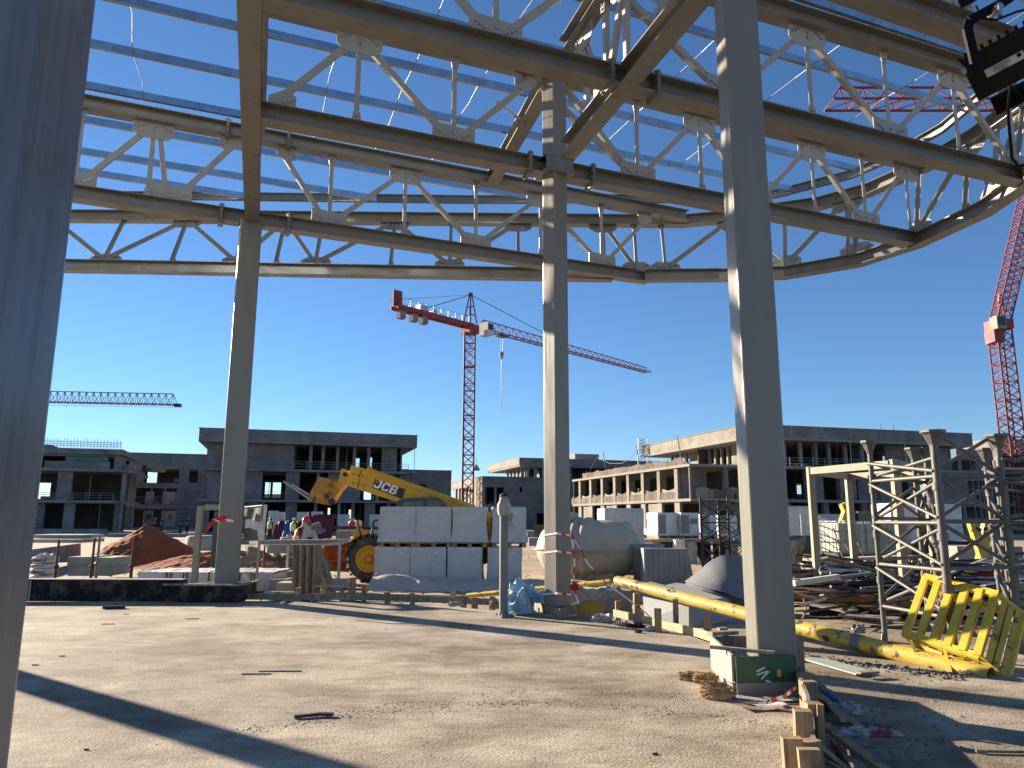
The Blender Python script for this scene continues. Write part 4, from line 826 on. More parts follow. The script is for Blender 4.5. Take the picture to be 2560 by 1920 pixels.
crumple('plastic_bag', 'blue scrap of plastic behind the bottom right posts', 'bag', P_(2066, 1772, -.148), .09, .1, .12, mat('deep_blue_film', (.02, .08, .3), .3), 15, 12, 3, .5)
crumple('litter', 'red scrap between the bottom right planks', 'litter', P_(2112, 1890, -.148), .09, .06, .06, RED, 16, 10, 3, .5)
crumple('red_litter', 'small red plastic scrap lying in front of the black wall', 'litter', gp(424, 1504, 0), .09, .03, .05, RED, 17, 10, 3, .5)
b = MB(); b.lathe([(.055, 0), (.06, .11), (.063, .115), (.055, .115), (.05, .01), (0, .01)], gp(1512, 1553, 0)+Zx*.06, V((.75, -.6, .15)), 18); one('paper_cup', b, WHT, 'white cup lying on its side near the middle column', 'cup')
b = MB(); c = gp(1470, 1546, .02); b.sheet(lambda a, q: c+V((-.17+.46*a, .05+.28*q*(1-.3*a), .02+.30*q*(.4+.6*a)+.05*sin(a*5))), 8, 6, False); b.sheet(lambda a, q: c+V((-.17+.46*a, .06+.28*q*(1-.3*a), .005+.30*q*(.4+.6*a)+.05*sin(a*5))), 8, 6, False)
one('bent_plate', b, mat('orange_yellow_sheet', (.42, .24, .03), .55, 0, .2, 5, .1), 'bent orange yellow sheet leaning right of the middle column', 'sheet')
def papers(label, u, v, w_, d_, rz, m=WHT):
    c = gp(u, v, 0); b = MB(); R = Matrix.Rotation(rz, 3, 'Z'); b.sheet(lambda a, q: c+R @ V(((a-.5)*w_, (q-.5)*d_, .012+.03*abs(a-.5)**1.3+.008*sin(q*6))), 6, 4, False); one('paper_sheet', b, m, label, 'paper')
papers('folded white paper lying in front of the green box', 1915, 1765, .30, .20, .3)
papers('brown card under the folded paper before the green box', 1898, 1771, .36, .22, .1, mat('brown_card', (.33, .25, .16)))
papers('printed cream packet at the right of the folded paper', 1952, 1752, .28, .12, -.1)
papers('small grey scrap left of the folded paper', 1873, 1762, .13, .07, .4, CLOTH)
papers('dark edged booklet near the bottom right posts', 1958, 1759, .26, .05, -.05, BLKP)
papers('thin white scrap lying right of the papers', 1975, 1780, .24, .03, -.3)
def straw(label, c, r, seed):
    b = MB(); q = random.Random(seed)
    for i in range(150):
        a0 = q.uniform(0, 6.28); R = r*q.uniform(.45, 1.0); hz = q.uniform(0, r*.75); s = q.uniform(.8, 2.6); w0 = q.uniform(-.25, .25)
        pts = [V((c[0]+cos(a0+s*j/5)*R*1.25, c[1]+sin(a0+s*j/5)*R*.7, max(.004, hz+w0*r*sin(j)))) for j in range(6)]
        b.path(pts, .0035, 3, False)
    b.lathe([(0, 0), (r*.9, .0), (r*.85, r*.35), (0, r*.6)], (c[0], c[1], 0), n=10)
    one('straw_bundle', b, STRAW, label, 'straw', loc=tuple(c), group=None)
straw('left straw bundle lying on the slab before the green box', gp(1722, 1700, 0), .09, 1); straw('middle straw bundle touching the left one', gp(1765, 1707, 0), .11, 2); straw('nearest, roundest straw coil on the slab', gp(1794, 1745, 0), .145, 3)
b = MB(); b.bar(gp(735, 1792, .015), gp(800, 1785, .02), .035, .02); b.bar(gp(798, 1785, .02), gp(833, 1786, .018), .045, .02); one('black_stick', b, BLKP, 'short black stick lying in the middle of the slab', 'stick')
b = MB(); b.bar(gp(258, 1518, .03), gp(312, 1517, .03), .10, .05); one('black_stick', b, BLKP, 'black bar on the slab in front of the coated wall', 'stick')
NEARBY = ['near the coated wall', 'left of the slim column shadow', 'in front of the slim column', 'at the edge of the near column', 'beside the near column', 'in the sunlit middle of the slab', 'behind the bollard shadow', 'left of the black stick', 'beside the large shadow lower left', 'in front of the straw bundles']
for i_, (u, v, l, r_) in enumerate(((315, 1535, .1, .2), (270, 1560, .2, .1), (480, 1547, .22, .3), (155, 1640, .06, .5), (88, 1662, .07, 0), (700, 1678, .45, .05), (1180, 1565, .1, 1), (640, 1465+380/1.728, .3, .1), (216, 1873, .03, 0), (1640, 1885, .05, 1))):
    c = gp(u, v, .006); b = MB(); b.bar(c-V((l/2, 0, 0)), c+V((l/2*cos(r_), l/2*sin(r_), 0)), .012, .008); one('twig', b, BLKP, 'tiny dark splinter lying on the slab '+NEARBY[i_], 'splinter', group='tiny splinters on the slab')
# bollard pipe with sack
bp_ = V((-.13, 12.9, 0)); t = thing('bollard_post', 'dark grey steel pipe standing on the slab with a cloth wrapped head', 'post', tuple(bp_))
m = MB(); m.tube(bp_+Zx*.02, bp_+Zx*1.74, .073, 20); m.build('pipe', GREYP, t, world=True)
m = MB(); m.box(bp_+Zx*.015, (.26, .26, .03), rz=.6); m.tube(bp_, bp_+Zx*.07, .09, 14)
m.build('base_plate', GREYP, t, world=True)
for k in range(4): m = MB(); p = bp_+V((.1*cos(.6+pi/4+k*pi/2)*1.2, .1*sin(.6+pi/4+k*pi/2)*1.2, .03)); m.tube(p, p+Zx*.03, .014, 6); m.build('anchor_bolt', BOLT, t, world=True)
m = MB(); m.sheet(lambda a, q: bp_+Zx*(1.66+.36*q)+(V((cos(a*2*pi), sin(a*2*pi), 0)))*((.085+.055*sin(q*pi)**.8+.025*noise.noise(V((cos(a*6.28)*2, sin(a*6.28)*2, q*5))))*(1-.45*q)), 28, 12); m.build('sack_wrap', CLOTH, t, world=True)
m = MB(); m.sheet(lambda a, q: bp_+V((.07+.08*a, -.06, 1.68-.22*q+.03*a))+V((.02*sin(q*8), .02*sin(a*5), 0)), 4, 6, False); m.build('loose_end', CLOTH, t, world=True)
m = MB(); m.lathe([(.09, 0), (.06, .04), (.02, .07), (0, .08)], bp_+Zx*1.98, n=9, smooth=False); m.build('tied_knot', BLKP, t, world=True)
# barrier tape
def tape(label, paths, w_=.035):
    b = MB()
    for pts in paths:
        for a, c in zip(pts, pts[1:]):
            a = V(a); c = V(c); u = Zx if abs((c-a).normalized().z) < .8 else V((1, 0, 0)); b.add([a-u*w_/2, c-u*w_/2, c+u*w_/2, a+u*w_/2], [(0, 1, 2, 3)])
    return one('barrier_tape', b, TAPE, label, 'tape')
def around(cx, cy, r, ang, z, dz=.02):
    R = [(cx+r*cos(radians(ang+45+90*k)), cy+r*sin(radians(ang+45+90*k)), z+dz*(1 if k % 2 else -1)) for k in range(5)]; return R
for z_, l_ in ((1.345, 'highest'), (1.05, 'middle'), (.36, 'lowest')): tape('%s band of red and white tape wound round the middle column' % l_, [around(.79, 13.12, .243, -50, z_)])
tape('tape strand hanging down the right side of the middle column', [[at(1430, 1335, 12.9), at(1436, 1400, 12.9), at(1434, 1450, 12.9), at(1440, 1490, 12.9), at(1450, 1518, 12.9)]], .03)
tape('tape strand running from the middle column over the bundle to the stakes', [[at(1432, 1340, 12.9), at(1470, 1410, 12.7), at(1520, 1462, 12.5), at(1560, 1490, 12.4), at(1588, 1512, 12.3), at(1612, 1530, 12.0), at(1640, 1556, 11.9)]], .028)
crumple('tape_knot', 'crumpled red tape knot hanging right of the middle column', 'tape', at(1436, 1475, 12.85), .06, .05, .09, RED, 21, 10, 3, .7)
tape('tape band with fluttering red end on the slim column', [[at(531, 1300, 15.1), at(590, 1302, 15.1)]], .05)
b = MB()
def rib(P0, P1, w0): b.sheet(lambda a, q: V(P0)+(V(P1)-V(P0))*a+V((0, .02*sin(a*9), (q-.5)*w0*(.4+.6*sin(a*pi)))), 6, 2, False)
rib(at(511, 1328, 15.0), at(538, 1300, 15.0), .15); rib(at(541, 1298, 15.0), at(567, 1291, 15.0), .09); one('barrier_tape', b, RED, 'fluttering red tape scrap tied to the slim column', 'tape')
tape('red tape scrap dangling between green box and tall stake', [[gp(1925, 1753, .1), gp(1960, 1742, .1), gp(1996, 1715, .12)]], .035)
# ================================================================== YELLOW POLE AND CAGE
PA = at(2478, 1692, 8.95); PJ = at(1543, 1452, 14.8); t = thing('yellow_pole', 'long scratched yellow steel pole lying from the scrap to the front right', 'pole', tuple(PA))
dp = (PJ-PA).normalized(); m = MB(); m.tube(PA, PJ, .108, 24, r1=.098, caps=False); m.tube(PA+dp*.02, PJ, .098, 24, r1=.09, caps=False); m.lathe([(.098, .0), (.108, .0)], PA, dp, 24); m.build('tube', YEL, t, world=True)
m = MB(); m.tube(PA+dp*1.60, PA+dp*1.74, .112, 24); m.build('coupling', GREYP, t, world=True)
m = MB(); c = at(2119, 1581, 10.75); m.tube(c-V((0, .02, 0)), c+V((0, .15, 0)), .022, 10); m.build('bolt_hole', BLK, t, world=True)
m = MB(); m.path([at(2170, 1588, 10.6), at(2178, 1578, 10.6), at(2206, 1582, 10.6), at(2204, 1600, 10.6)], .008, 5); m.build('wire_loop', GALVP, t, world=True)
PE = gp(1168, 1489, -.05); m = MB(); PJ2 = at(1526, 1456, 14.9); m.tube(PJ2, PE, .062, 16, r1=.05); one('yellow_pole', m, YEL, 'thinner yellow pole lying behind the bollard and the middle column', 'pole')
t = thing('steel_cage', 'heavy yellow barred steel cage tipped over the end of the yellow pole', 'cage', tuple(gp(2500, 1705)))
BL = at(2259, 1583, 10.0); BR = at(2451, 1645, 9.15); TL = at(2310, 1442, 10.45); TR = TL+BR-BL; DV = at(2524, 1706, 8.95)-BR
DV = DV+(BR-BL).normalized()*.0; nC = (BR-BL).cross(TL-BL).normalized()
def cb(a, b, w_=.075, th=.05, nm='bar', mm=YELL, up=None): q = MB(); q.bar(a, b, w_, th, up=up or nC); q.build(nm, mm, t, world=True)
for o_ in (V((0, 0, 0)), DV):
    cb(BL+o_, BR+o_, .09, .06, 'bottom_rail'); cb(TL+o_, TR+o_, .09, .06, 'top_rail')
    for k in range(6):
        f_ = k/5; mm = YELL; e_ = .004*k
        cb(BL+(BR-BL)*(f_*.94+.03)+o_+nC*e_, TL+(TR-TL)*(f_*.94+.03)+o_+nC*e_, .085, .05, 'bar', mm)
for P0, P1 in ((BL, TL), (BR, TR)):
    cb(P0, P0+DV, .06, .06, 'side_rail', YELL, up=Zx); cb(P1, P1+DV, .06, .06, 'side_rail', YELL, up=Zx)
for k in (1, 2, 3): cb(BR+DV*(k/4), TR+DV*(k/4), .05, .06, 'side_bar', YEL, up=DV)
cb(at(2277, 1600, 9.7), at(2298, 1655, 9.6), .03, .03, 'strut'); cb(at(2362, 1626, 9.4), at(2378, 1683, 9.2), .035, .035, 'strut'); cb(at(2345, 1698, 9.1), at(2385, 1682, 9.25), .045, .045, 'foot')
m = MB(); m.poly([at(2300, 1612, 9.75), at(2450, 1665, 9.25), at(2488, 1682, 9.0), at(2330, 1640, 9.6)], Zx, .012); m.build('base_sheet', YELL, t, world=True)

# ================================================================== FLOODLIGHT top right, bracket fixed to the overhead truss
t = thing('floodlight', 'black finned LED floodlight with white rating label hanging at the top right', 'floodlight', tuple(at(2500, 150, 2.2)))
FY = 2.2; o0 = at(2440, 255, FY); ux = (at(2580, 180, FY)-o0).normalized(); uz = (at(2432, 195, FY)-o0); uz = (uz-ux*uz.dot(ux)).normalized(); uy = ray(2500, 150).normalized(); ux = (ux-uy*ux.dot(uy)).normalized(); uz = ux.cross(uy).normalized()
Mx = Matrix(((ux.x, uy.x, uz.x), (ux.y, uy.y, uz.y), (ux.z, uy.z, uz.z)))
c0 = at(2523, 150, FY)
DUST = mat('dusty_black_casting', (.006, .006, .006), .5, 0, .4, 6, .0, 20, spec=.15, col2=(.014, .012, .011), mscale=7, mthr=(.5, .62))
m = MB(); m.box(c0+uy*.06, (.24, .10, .15), M=Mx); m.build('housing', DUST, t, world=True)
m = MB(); m.box(c0-uz*.115+uy*.06-ux*-.01, (.20, .10, .06), M=Mx); m.build('driver_box', DUST, t, world=True)
for k in range(15): m = MB(); m.box(c0-uz*.112-uy*.002+ux*(-.085+k*.0125), (.004, .03, .052), M=Mx); m.build('fin', BLKM, t, world=True)
for k in range(9): m = MB(); m.box(c0+uz*.082+ux*(-.1+k*.025)+uy*.04, (.01, .03, .016), M=Mx); m.build('fin', BLKM, t, world=True)
m = MB(); m.box(c0-uy*.0+uz*-.005+ux*-.015+uy*.008, (.112, .004, .026), M=Mx); m.build('label', mat('rating_label', (.42, .43, .44), .6), t, world=True)
m = MB()
for k in range(4): m.box(c0+uy*.005+uz*(.0035-k*.006)+ux*(-.03+.008*(k % 2)), (.06-.01*k, .002, .0018), M=Mx)
m.box(c0+uy*.005+ux*.028+uz*.0, (.012, .002, .012), M=Mx); m.build('label_print', BLKM, t, world=True, kind='stuff')
br_ = [at(2443, 178, FY), at(2418, 72, FY), at(2424, 52, FY), at(2505, 8, FY), at(2560, -30, FY)]
m = MB()
for a, c in zip(br_, br_[1:]): m.bar(a, c, .03, .012, up=V((0, 1, 0)))
m.build('bracket', BLKM, t, world=True)
m = MB(); q = at(2500, 14, FY-.03); m.tube(q, q+V((0, .05, 0)), .014, 6); m.tube(at(2500, 14, FY-.04), at(2500, 40, FY-.04), .008, 6); m.build('bracket_bolt', BOLT, t, world=True)
m = MB(); m.path([c0-uz*.14-uy*.0, at(2526, 215, FY), at(2520, 270, FY), at(2524, 330, FY), at(2530, 395, FY), at(2545, 415, FY), at(2600, 405, FY)], .0045, 7); m.build('cable', BLKM, t, world=True)
for k in range(7): m = MB(); p = c0-uz*(.135+.007*k)-uy*.004; m.tube(p, p-uz*.004, .010-.0006*k, 10); m.build('cable_gland', BLKM, t, world=True)
m = MB(); m.path([at(2440, 15, FY), at(2452, 45, FY), at(2490, 50, FY), at(2540, 30, FY), at(2600, 15, FY)], .004, 6); m.build('cable', BLKM, t, world=True)
m = MB(); m.tube(at(2394, 148, FY), at(2418, 170, FY), .006, 6); m.tube(at(2410, 178, FY), at(2436, 166, FY), .012, 8); m.build('lever', BLKM, t, world=True)
m = MB(); hz = at(2560, -30, FY); m.tube(hz, V((hz.x+.05, hz.y, ZB+.0)), .02, 8); m.build('drop_rod', GALVP, t, world=True)
m = MB(); m.box(at(2440, -12, FY), (.10, .04, .03), M=Mx); m.build('cross_arm', BLKM, t, world=True)
# ================================================================== MIDDLE GROUND
GZ = -.15
# ---- wrapped pallets
def wrapped(c, w_, d_, h_, label, rz=0.0, m=WRAP, seed=0, labs=3, name='wrapped_pallet', cat='pallet', group='white wrapped pallets', skirt=.04, legs=True):
    t = thing(name, label, cat, tuple(c), rz, group); q = random.Random(seed)
    z0 = .13 if legs else 0
    if legs:
        for x in (-w_/2+.07, 0, w_/2-.07): MB().b2(x-.06, x+.06, -d_/2, d_/2, 0, .09).build('bearer', WOOD, t)
        MB().b2(-w_/2, w_/2, -d_/2, d_/2, .092, .125).build('deck', WOOD, t)
    b = MB(); N1, N2 = 13, 14
    def shell(a, k):
        th = a*4; sd = int(th) % 4; f = th-int(th); r = .045
        cs = [(-1, -1), (1, -1), (1, 1), (-1, 1)]; p = cs[sd]; n_ = cs[(sd+1) % 4]; x = p[0]+(n_[0]-p[0])*f; y = p[1]+(n_[1]-p[1])*f
        z = z0+(h_-z0)*k; inset = 0
        if k > .97: inset = .02
        flare = skirt*(1-k)**6 - .012*sin(k*pi)
        P = V((x*(w_/2+flare-inset), y*(d_/2+flare-inset), z)); s_ = noise.noise(V((x*2.3+seed, y*2.3, k*1.7)))*.035+noise.noise(V((x*7+seed, y*7, k*6)))*.014
        if abs(x) > abs(y): P.x += s_
        else: P.y += s_
        if k < .01: P.z += .03*noise.noise(V((x*6+seed, y*6, 0)))
        return P
    b.sheet(shell, 48, N2); b.sheet(lambda a, k: V(((a-.5)*(w_-.04), (k-.5)*(d_-.04), h_-.002+.006*noise.noise(V((a*5, k*5, seed))))), 8, 8)
    b.build('wrap', m, t)
    for i in range(labs):
        x = -w_*.33+i*w_*.28+q.uniform(-.03, .03); MB().box((x, -d_/2-.012, h_-.16), (.10, .006, .085)).build('paper_label', WHT, t)
    return t
cols = [(944, 1042), (1034, 1128), (1126, 1219), (1225, 1316)]
rows = [('upper', 1266, 1372), ('lower', 1376, 1462)]
nm = ['first', 'second', 'third', 'fourth']
for i, (a, c) in enumerate(cols):
    for lvl, top in (('lower', 0), ('upper', 1)):
        off = (-10 if lvl == 'lower' else 0); Y = 20.15; w_ = (at(c, 1350, Y).x-at(a, 1350, Y).x)*.95; x = at((a+c)/2+off, 1350, Y).x
        z = GZ if lvl == 'lower' else GZ+1.015
        wrapped((x, Y+.55, z), w_, 1.1, 1.02 if lvl == 'lower' else 1.055, '%s wrapped white pallet of the %s layer, counted from the yellow wheel' % (nm[i], lvl), rz=random.uniform(-.03, .03)+.03, seed=i*7+top*3, skirt=.05 if top else .0)
b = MB(); b.sheet(lambda a, k: V((at(925, 1478, 18.9).x+a*5.3, 18.6+k*1.35, GZ+.02+sin(k*pi)**.6*(.16+.16*(1-a))*(1+.5*noise.noise(V((a*14, k*4, 1))))+.03*noise.noise(V((a*40, k*12, 3))))), 90, 14); one('cloth_heap', b, mat('pale_dusty_sheet', (.42, .40, .36), .85, 0, .1, 4, .3, 20), 'long crumpled pale sheet lying along the foot of the wrapped pallets', 'cloth')
wrapped((at(1551, 1350, 25.5).x, 25.5, GZ), 1.32, 1.2, 2.12, 'tall wrapped pallet standing behind the big beige tank', rz=.1, seed=41, labs=2)
for i, (a, c, y, h_, lab) in enumerate([(1634, 1690, 31, 1.05, 'left wrapped white pallet on the dark drums right of the tank'), (1692, 1742, 31, 1.05, 'wrapped pallet with green print right of the tank'), (1744, 1786, 32, 1.0, 'wrapped pallet seen through the black scaffold tower'), (1788, 1838, 33, 1.0, 'wrapped pallet against the broad column, behind the scaffold tower')]):
    w_ = at(c, 1320, y).x-at(a, 1320, y).x; t = wrapped((at((a+c)/2, 1320, y).x, y+.5, 1.6-46*y/1863+.0), w_, 1.1, h_, lab, rz=.25, seed=50+i, labs=0)
    if i == 1: MB().box((.15, -.6, .7), (.28, .01, .22)).build('green_print', mat('green_print', (.05, .22, .16)), t)
    MB().b2(-w_/2, -w_/2+.35, -.58, -.56, .2, .95).build('grey_film_patch', mat('shiny_grey_film', (.12, .125, .13), .25, 0, .5, 14), t)
for i, (u, y, lab) in enumerate([(1650, 31.5, 'first'), (1672, 30.8, 'second'), (1700, 31.2, 'third'), (1724, 30.6, 'fourth'), (1760, 31.4, 'fifth'), (1800, 31.2, 'sixth'), (1828, 31, 'seventh')]):
    b = MB(); c = V((at(u, 1380, y).x, y, GZ)); b.lathe([(0, 0), (.27, 0), (.29, .05), (.28, .3), (.29, .33), (.28, .6), (.29, .85), (.27, .88), (0, .88)], c, n=18); one('black_drum', b, BLK if i % 3 else CLOTH, lab+' dark drum from the left in the row right of the tank', 'drum', loc=tuple(c), group='dark drums below the wrapped pallets')
MB_ = MB(); MB_.b2(at(1600, 1350, 31).x, at(1850, 1350, 31).x, 30.4, 32.6, .72, .80); one('timber_deck', MB_, WOODG, 'flat deck carrying the wrapped pallets right of the tank', 'platform')
# bitumen rolls etc below scaffold
wrapped((at(1905, 1300, 34).x, 34, GZ), 1.3, 1.1, 2.0, 'pale wrapped stack hidden behind the broad column', seed=77, labs=0)
for i, (a, c, v, y, h_, lab) in enumerate([(2218, 2300, 1351, 27, 1.3, 'left big white wrapped pallet behind the shoring towers'), (2296, 2350, 1351, 28, 1.32, 'grey netted pallet between the two white ones'), (2346, 2404, 1351, 27.5, 1.3, 'right white wrapped pallet behind the shoring towers')]):
    w_ = at(c, 1320, y).x-at(a, 1320, y).x; z = at(a, v, y).z; wrapped((at((a+c)/2, 1320, y).x, y+.5, z), w_, 1.1, h_, lab, rz=.15, seed=90+i, labs=0, m=WHT if i != 1 else mat('grey_netted_load', (.10, .10, .105), .4, 0, .9, 9), legs=False)
b = MB(); b.b2(at(2200, 1380, 27).x, at(2420, 1380, 27).x, 26.5, 28.8, GZ, at(2300, 1352, 27).z-.01); one('dark_container', b, mat('dark_crate', (.02, .022, .02), .8, 0, .4, 3), 'dark crate row carrying the white pallets behind the shoring towers', 'crate')
# ---- beige tank
t = thing('storage_tank', 'large beige ribbed tank lying on its side behind the middle column', 'tank', (2.3, 22.6, GZ))
ax = V((.93, -.37, 0)).normalized(); tc0 = V((at(1342, 1380, 22.8).x+.80, 23.1, .72)); L_ = 1.75; R_ = .87
tank = mat('beige_grp', (.46, .41, .31), .55, 0, .08, 1.5, .1, 12, col2=(.34, .30, .23), mscale=1.3, mthr=(.5, .7))
prof = [(0, -.78), (.35, -.74), (.65, -.6), (.88, -.36), (1.0, -.1), (1.03, 0)]
s_ = .0
for k in range(3):
    a = .12+k*.30; prof += [(1.03, a), (1.12, a+.04), (1.12, a+.16), (1.03, a+.20)]
prof += [(1.03, 1.15), (1.03, 1.25), (1.0, 1.5), (.93, 1.78), (.8, 2.02), (.6, 2.22), (.35, 2.34), (0, 2.38)]
m = MB(); m.lathe([(r*R_/1.03, h) for r, h in prof], tc0, ax, 40); m.build('shell', tank, t, world=True)
sd = V((-ax.y, ax.x, 0)); m = MB(); pts = []
for k in range(41):
    a = k/40*2*pi; pts.append(tc0+ax*(.8+1.66*cos(a))+sd*(.96*sin(a)))
for a, c in zip(pts, pts[1:]): m.bar(a, c, .14, .03)
m.build('flange', tank, t, world=True)
m = MB(); m.lathe([(.46, 0), (.42, .2), (.44, .23), (.44, .30), (.3, .33), (0, .34)], tc0+ax*.05+Zx*.76, n=28); m.build('manhole_neck', tank, t, world=True)
m = MB(); m.lathe([(.30, -.5), (.30, .10), (.25, .16), (0, .17)], tc0+ax*1.95+Zx*.52+sd*.1, ax, 22); m.build('pipe_boss', tank, t, world=True)
# saddle feet
m = MB(); m.b2(-.9, .9, -.5, .5, 0, .25); m.v = [tuple(Matrix.Rotation(atan2(ax.y, ax.x), 3, 'Z') @ V(v)+tc0+ax*.8-Zx*(.72+.15)) for v in m.v]; m.build('saddle', tank, t, world=True)
# ---- grey block pieces right of tank
for i, (a, c, v0, v1, y, lab) in enumerate([(1597, 1660, 1362, 1440, 21.3, 'rounded grey drum shaped piece right of the tank'), (1610, 1726, 1371, 1438, 20.6, 'ribbed grey concrete barrier piece right of the tank')]):
    x0 = at(a, 1400, y).x; x1 = at(c, 1400, y).x; z1 = at(a, v0, y).z; b = MB()
    if i == 0: b.lathe([(0, 0), (.42, 0), (.42, z1-GZ-.12), (.47, z1-GZ-.10), (.47, z1-GZ), (0, z1-GZ)], ((x0+x1)/2, y+.5, GZ), n=24)
    else:
        b.add([(x0, y, GZ), (x1+.1, y, GZ), (x1-.06, y, z1), (x0, y, z1), (x0, y+.6, GZ), (x1+.1, y+.6, GZ), (x1-.06, y+.5, z1), (x0, y+.5, z1)], [(0, 1, 2, 3), (7, 6, 5, 4), (0, 4, 5, 1), (1, 5, 6, 2), (2, 6, 7, 3), (3, 7, 4, 0)])
        for k in range(8): x = x0+.12+k*.14; b.b2(x, x+.04, y-.03, y, GZ+.05, z1-.05)
    one('concrete_piece', b, mat('bluish_precast', (.27, .275, .28), .8, 0, .15, 3, .3, 15), lab, 'precast piece')
# ---- bundle by middle column
t = thing('covered_bundle', 'dusty wrapped bundle with grey netting draped over it right of the middle column', 'bundle', tuple(gp(1510, 1530, 0)))
b = MB(); b.box((at(1515, 1500, 14.9).x, 15.1, .06), (1.0, .7, .40), rz=-.08); b.build('bundle', mat('dusty_wrap', (.30, .27, .22), .7, 0, .15, 6, .3, 20), t, world=True)
b = MB(); x0 = at(1428, 1480, 14.5).x
b.sheet(lambda a, k: V((x0+a*.95, 14.72-.04*sin(a*17)-.03*noise.noise(V((a*9, k*9, 0))), .30-k*.42*(1-.65*a)+.05*noise.noise(V((a*7, k*3, 4))))), 30, 12); b.sheet(lambda a, k: V((x0+a*.95, 14.72+k*.8, .29+.05*noise.noise(V((a*7, k*6, 4))))), 24, 12); b.build('netting', CLOTH, t, world=True)
# ---- big pale box (insulation block) under the pole
t = None; b = MB(); p = [gp(1610, 1560, GZ), gp(1720, 1572, GZ), gp(1850, 1548, GZ)]
x0 = at(1606, 1500, 13.9); b.add([tuple(v) for v in (gp(1612, 1556, GZ), gp(1722, 1570, GZ), gp(1860, 1546, GZ), at(1606, 1478, 14.6), at(1722, 1506, 13.3), at(1862, 1487, 15.4), gp(1730, 1535, GZ), at(1690, 1456, 17.0))], [(0, 1, 4, 3), (1, 2, 5, 4), (3, 4, 5, 7), (0, 3, 7, 6), (2, 6, 7, 5), (0, 6, 2, 1)])
one('pale_block', b, mat('pale_grey_board', (.33, .335, .33), .8, 0, .08, 2, .2, 20), 'large pale grey box lying under the yellow pole', 'block')
for i, (u0, v0, u1, v1, y, lab) in enumerate([(1618, 1458, 1678, 1473, 15.2, 'loose white board pieces lying on the pale grey box'), (1712, 1449, 1770, 1456, 17.5, 'orange board behind the pale grey box')]):
    b = MB(); b.bar(at(u0, v0, y), at(u1, v1, y-.2), .5, .03); one('loose_board', b, WHT if i == 0 else mat('orange_board', (.40, .20, .05), .8), lab, 'board')
# ---- curved grey sheet left of broad column
b = MB(); cA = [(1711, 1454), (1745, 1428), (1775, 1402), (1805, 1387), (1840, 1386), (1875, 1400)]; cB = [(1768, 1472), (1790, 1476), (1812, 1482), (1832, 1490), (1862, 1500), (1885, 1506)]
def crv(P, s, y):
    s *= len(P)-1; i = min(int(s), len(P)-2); f_ = s-i; return at(P[i][0]+(P[i+1][0]-P[i][0])*f_, P[i][1]+(P[i+1][1]-P[i][1])*f_, y)
b.sheet(lambda a, k: crv(cA, a, 15.9)*(1-k)+crv(cB, a, 14.6)*k, 16, 6); b.sheet(lambda a, k: crv(cA, a, 15.9)*(1-k)+crv(cB, a, 14.6)*k-V((0, 0, .05)), 16, 6)
one('curved_sheet', b, mat('slate_grey_board', (.19, .19, .185), .6, 0, .12, 3, .2, 20), 'large curved slate grey sheet resting left of the broad column', 'sheet')
for i, (Q, y, lab, mm) in enumerate([([(1948, 1360), (1992, 1352), (1978, 1412), (1950, 1414)], 16.5, 'pale thick slab standing tilted right of the broad column', CONCL), ([(1992, 1352), (2012, 1341), (2002, 1400), (1980, 1412)], 16.8, 'dark edged slab leaning behind the pale one', WOODG), ([(1940, 1415), (1985, 1413), (2002, 1418), (1950, 1450)], 15.8, 'flat grey slab leaning low right of the broad column', CONC)]):
    b = MB(); pts = [at(u, v, y+.25*k) for k, (u, v) in enumerate(Q)]; n_ = (pts[1]-pts[0]).cross(pts[2]-pts[1]); b.poly(pts, n_, .12 if i != 1 else .07); one('stone_slab', b, mm, lab, 'slab')
# ---- scrap heap
SCR = [WOODG, RUST, GALVP, GREYP, BLKP, CONC]
rs = random.Random(11)
def scrap(k, box, lens, rads, label, m):
    b = MB()
    for i in range(k):
        y = rs.uniform(box[2], box[3]); x = max(box[0], .40*y)+rs.random()**1.2*(box[1]-max(box[0], .40*y)); z = GZ+.03+rs.uniform(0, box[4])*(1-abs((y-(box[2]+box[3])/2)/(box[3]-box[2]))); a = rs.gauss(.15, .5); L = rs.uniform(*lens); e = rs.gauss(0, .07)
        d = V((cos(a)*L/2, sin(a)*L/2, sin(e)*L/2)); p = V((x, y, z+abs(d.z)))
        if rs.random() < .55: b.tube(p-d, p+d, rs.uniform(*rads), 6)
        else: b.bar(p-d, p+d, rs.uniform(.04, .16), rs.uniform(.01, .04), up=V((rs.uniform(-.3, .3), rs.uniform(-.5, .5), 1)))
    o = b.build('scrap_heap', m, None, loc=(0, 0, 0)); o['kind'] = 'stuff'; tag(o, label, 'scrap'); return o
scrap(130, (4.6, 9.6, 13.6, 19.0, .75), (1.0, 3.6), (.012, .03), 'tangle of dark rods and strips in the scrap heap behind the pole', BLKP)
scrap(90, (4.8, 10.5, 14.0, 19.5, .85), (1.0, 3.0), (.012, .028), 'rusty rods and strips tangled in the scrap heap', RUST)
scrap(40, (4.6, 12.5, 13.8, 19.5, .85), (1.0, 3.2), (.015, .035), 'grey weathered laths tangled in the scrap heap', WOODG)
scrap(45, (7.0, 14.0, 13.2, 19.5, .8), (1.2, 4.0), (.02, .04), 'pale grey tubes strewn through the scrap heap', GALVP)
b = MB(); b.sheet(lambda a, k: V((.385*(13.9+k*5.6)+a*8.5, 13.9+k*5.6, GZ+.05+.62*sin(pi*min(1, k*1.2))*sin(pi*min(1, .12+a*.85))+.12*noise.noise(V((a*9, k*7, 2))))), 60, 30, False); o = one('scrap_core', b, mat('dark_rubble', (.035, .03, .026), .95, 0, .5, 4, .5, 10), 'dark rubble mound under the scrap', 'rubble'); o['kind'] = 'stuff'
def item(name, mb, m, lab, cat='scrap'): return one(name, mb, m, lab, cat)
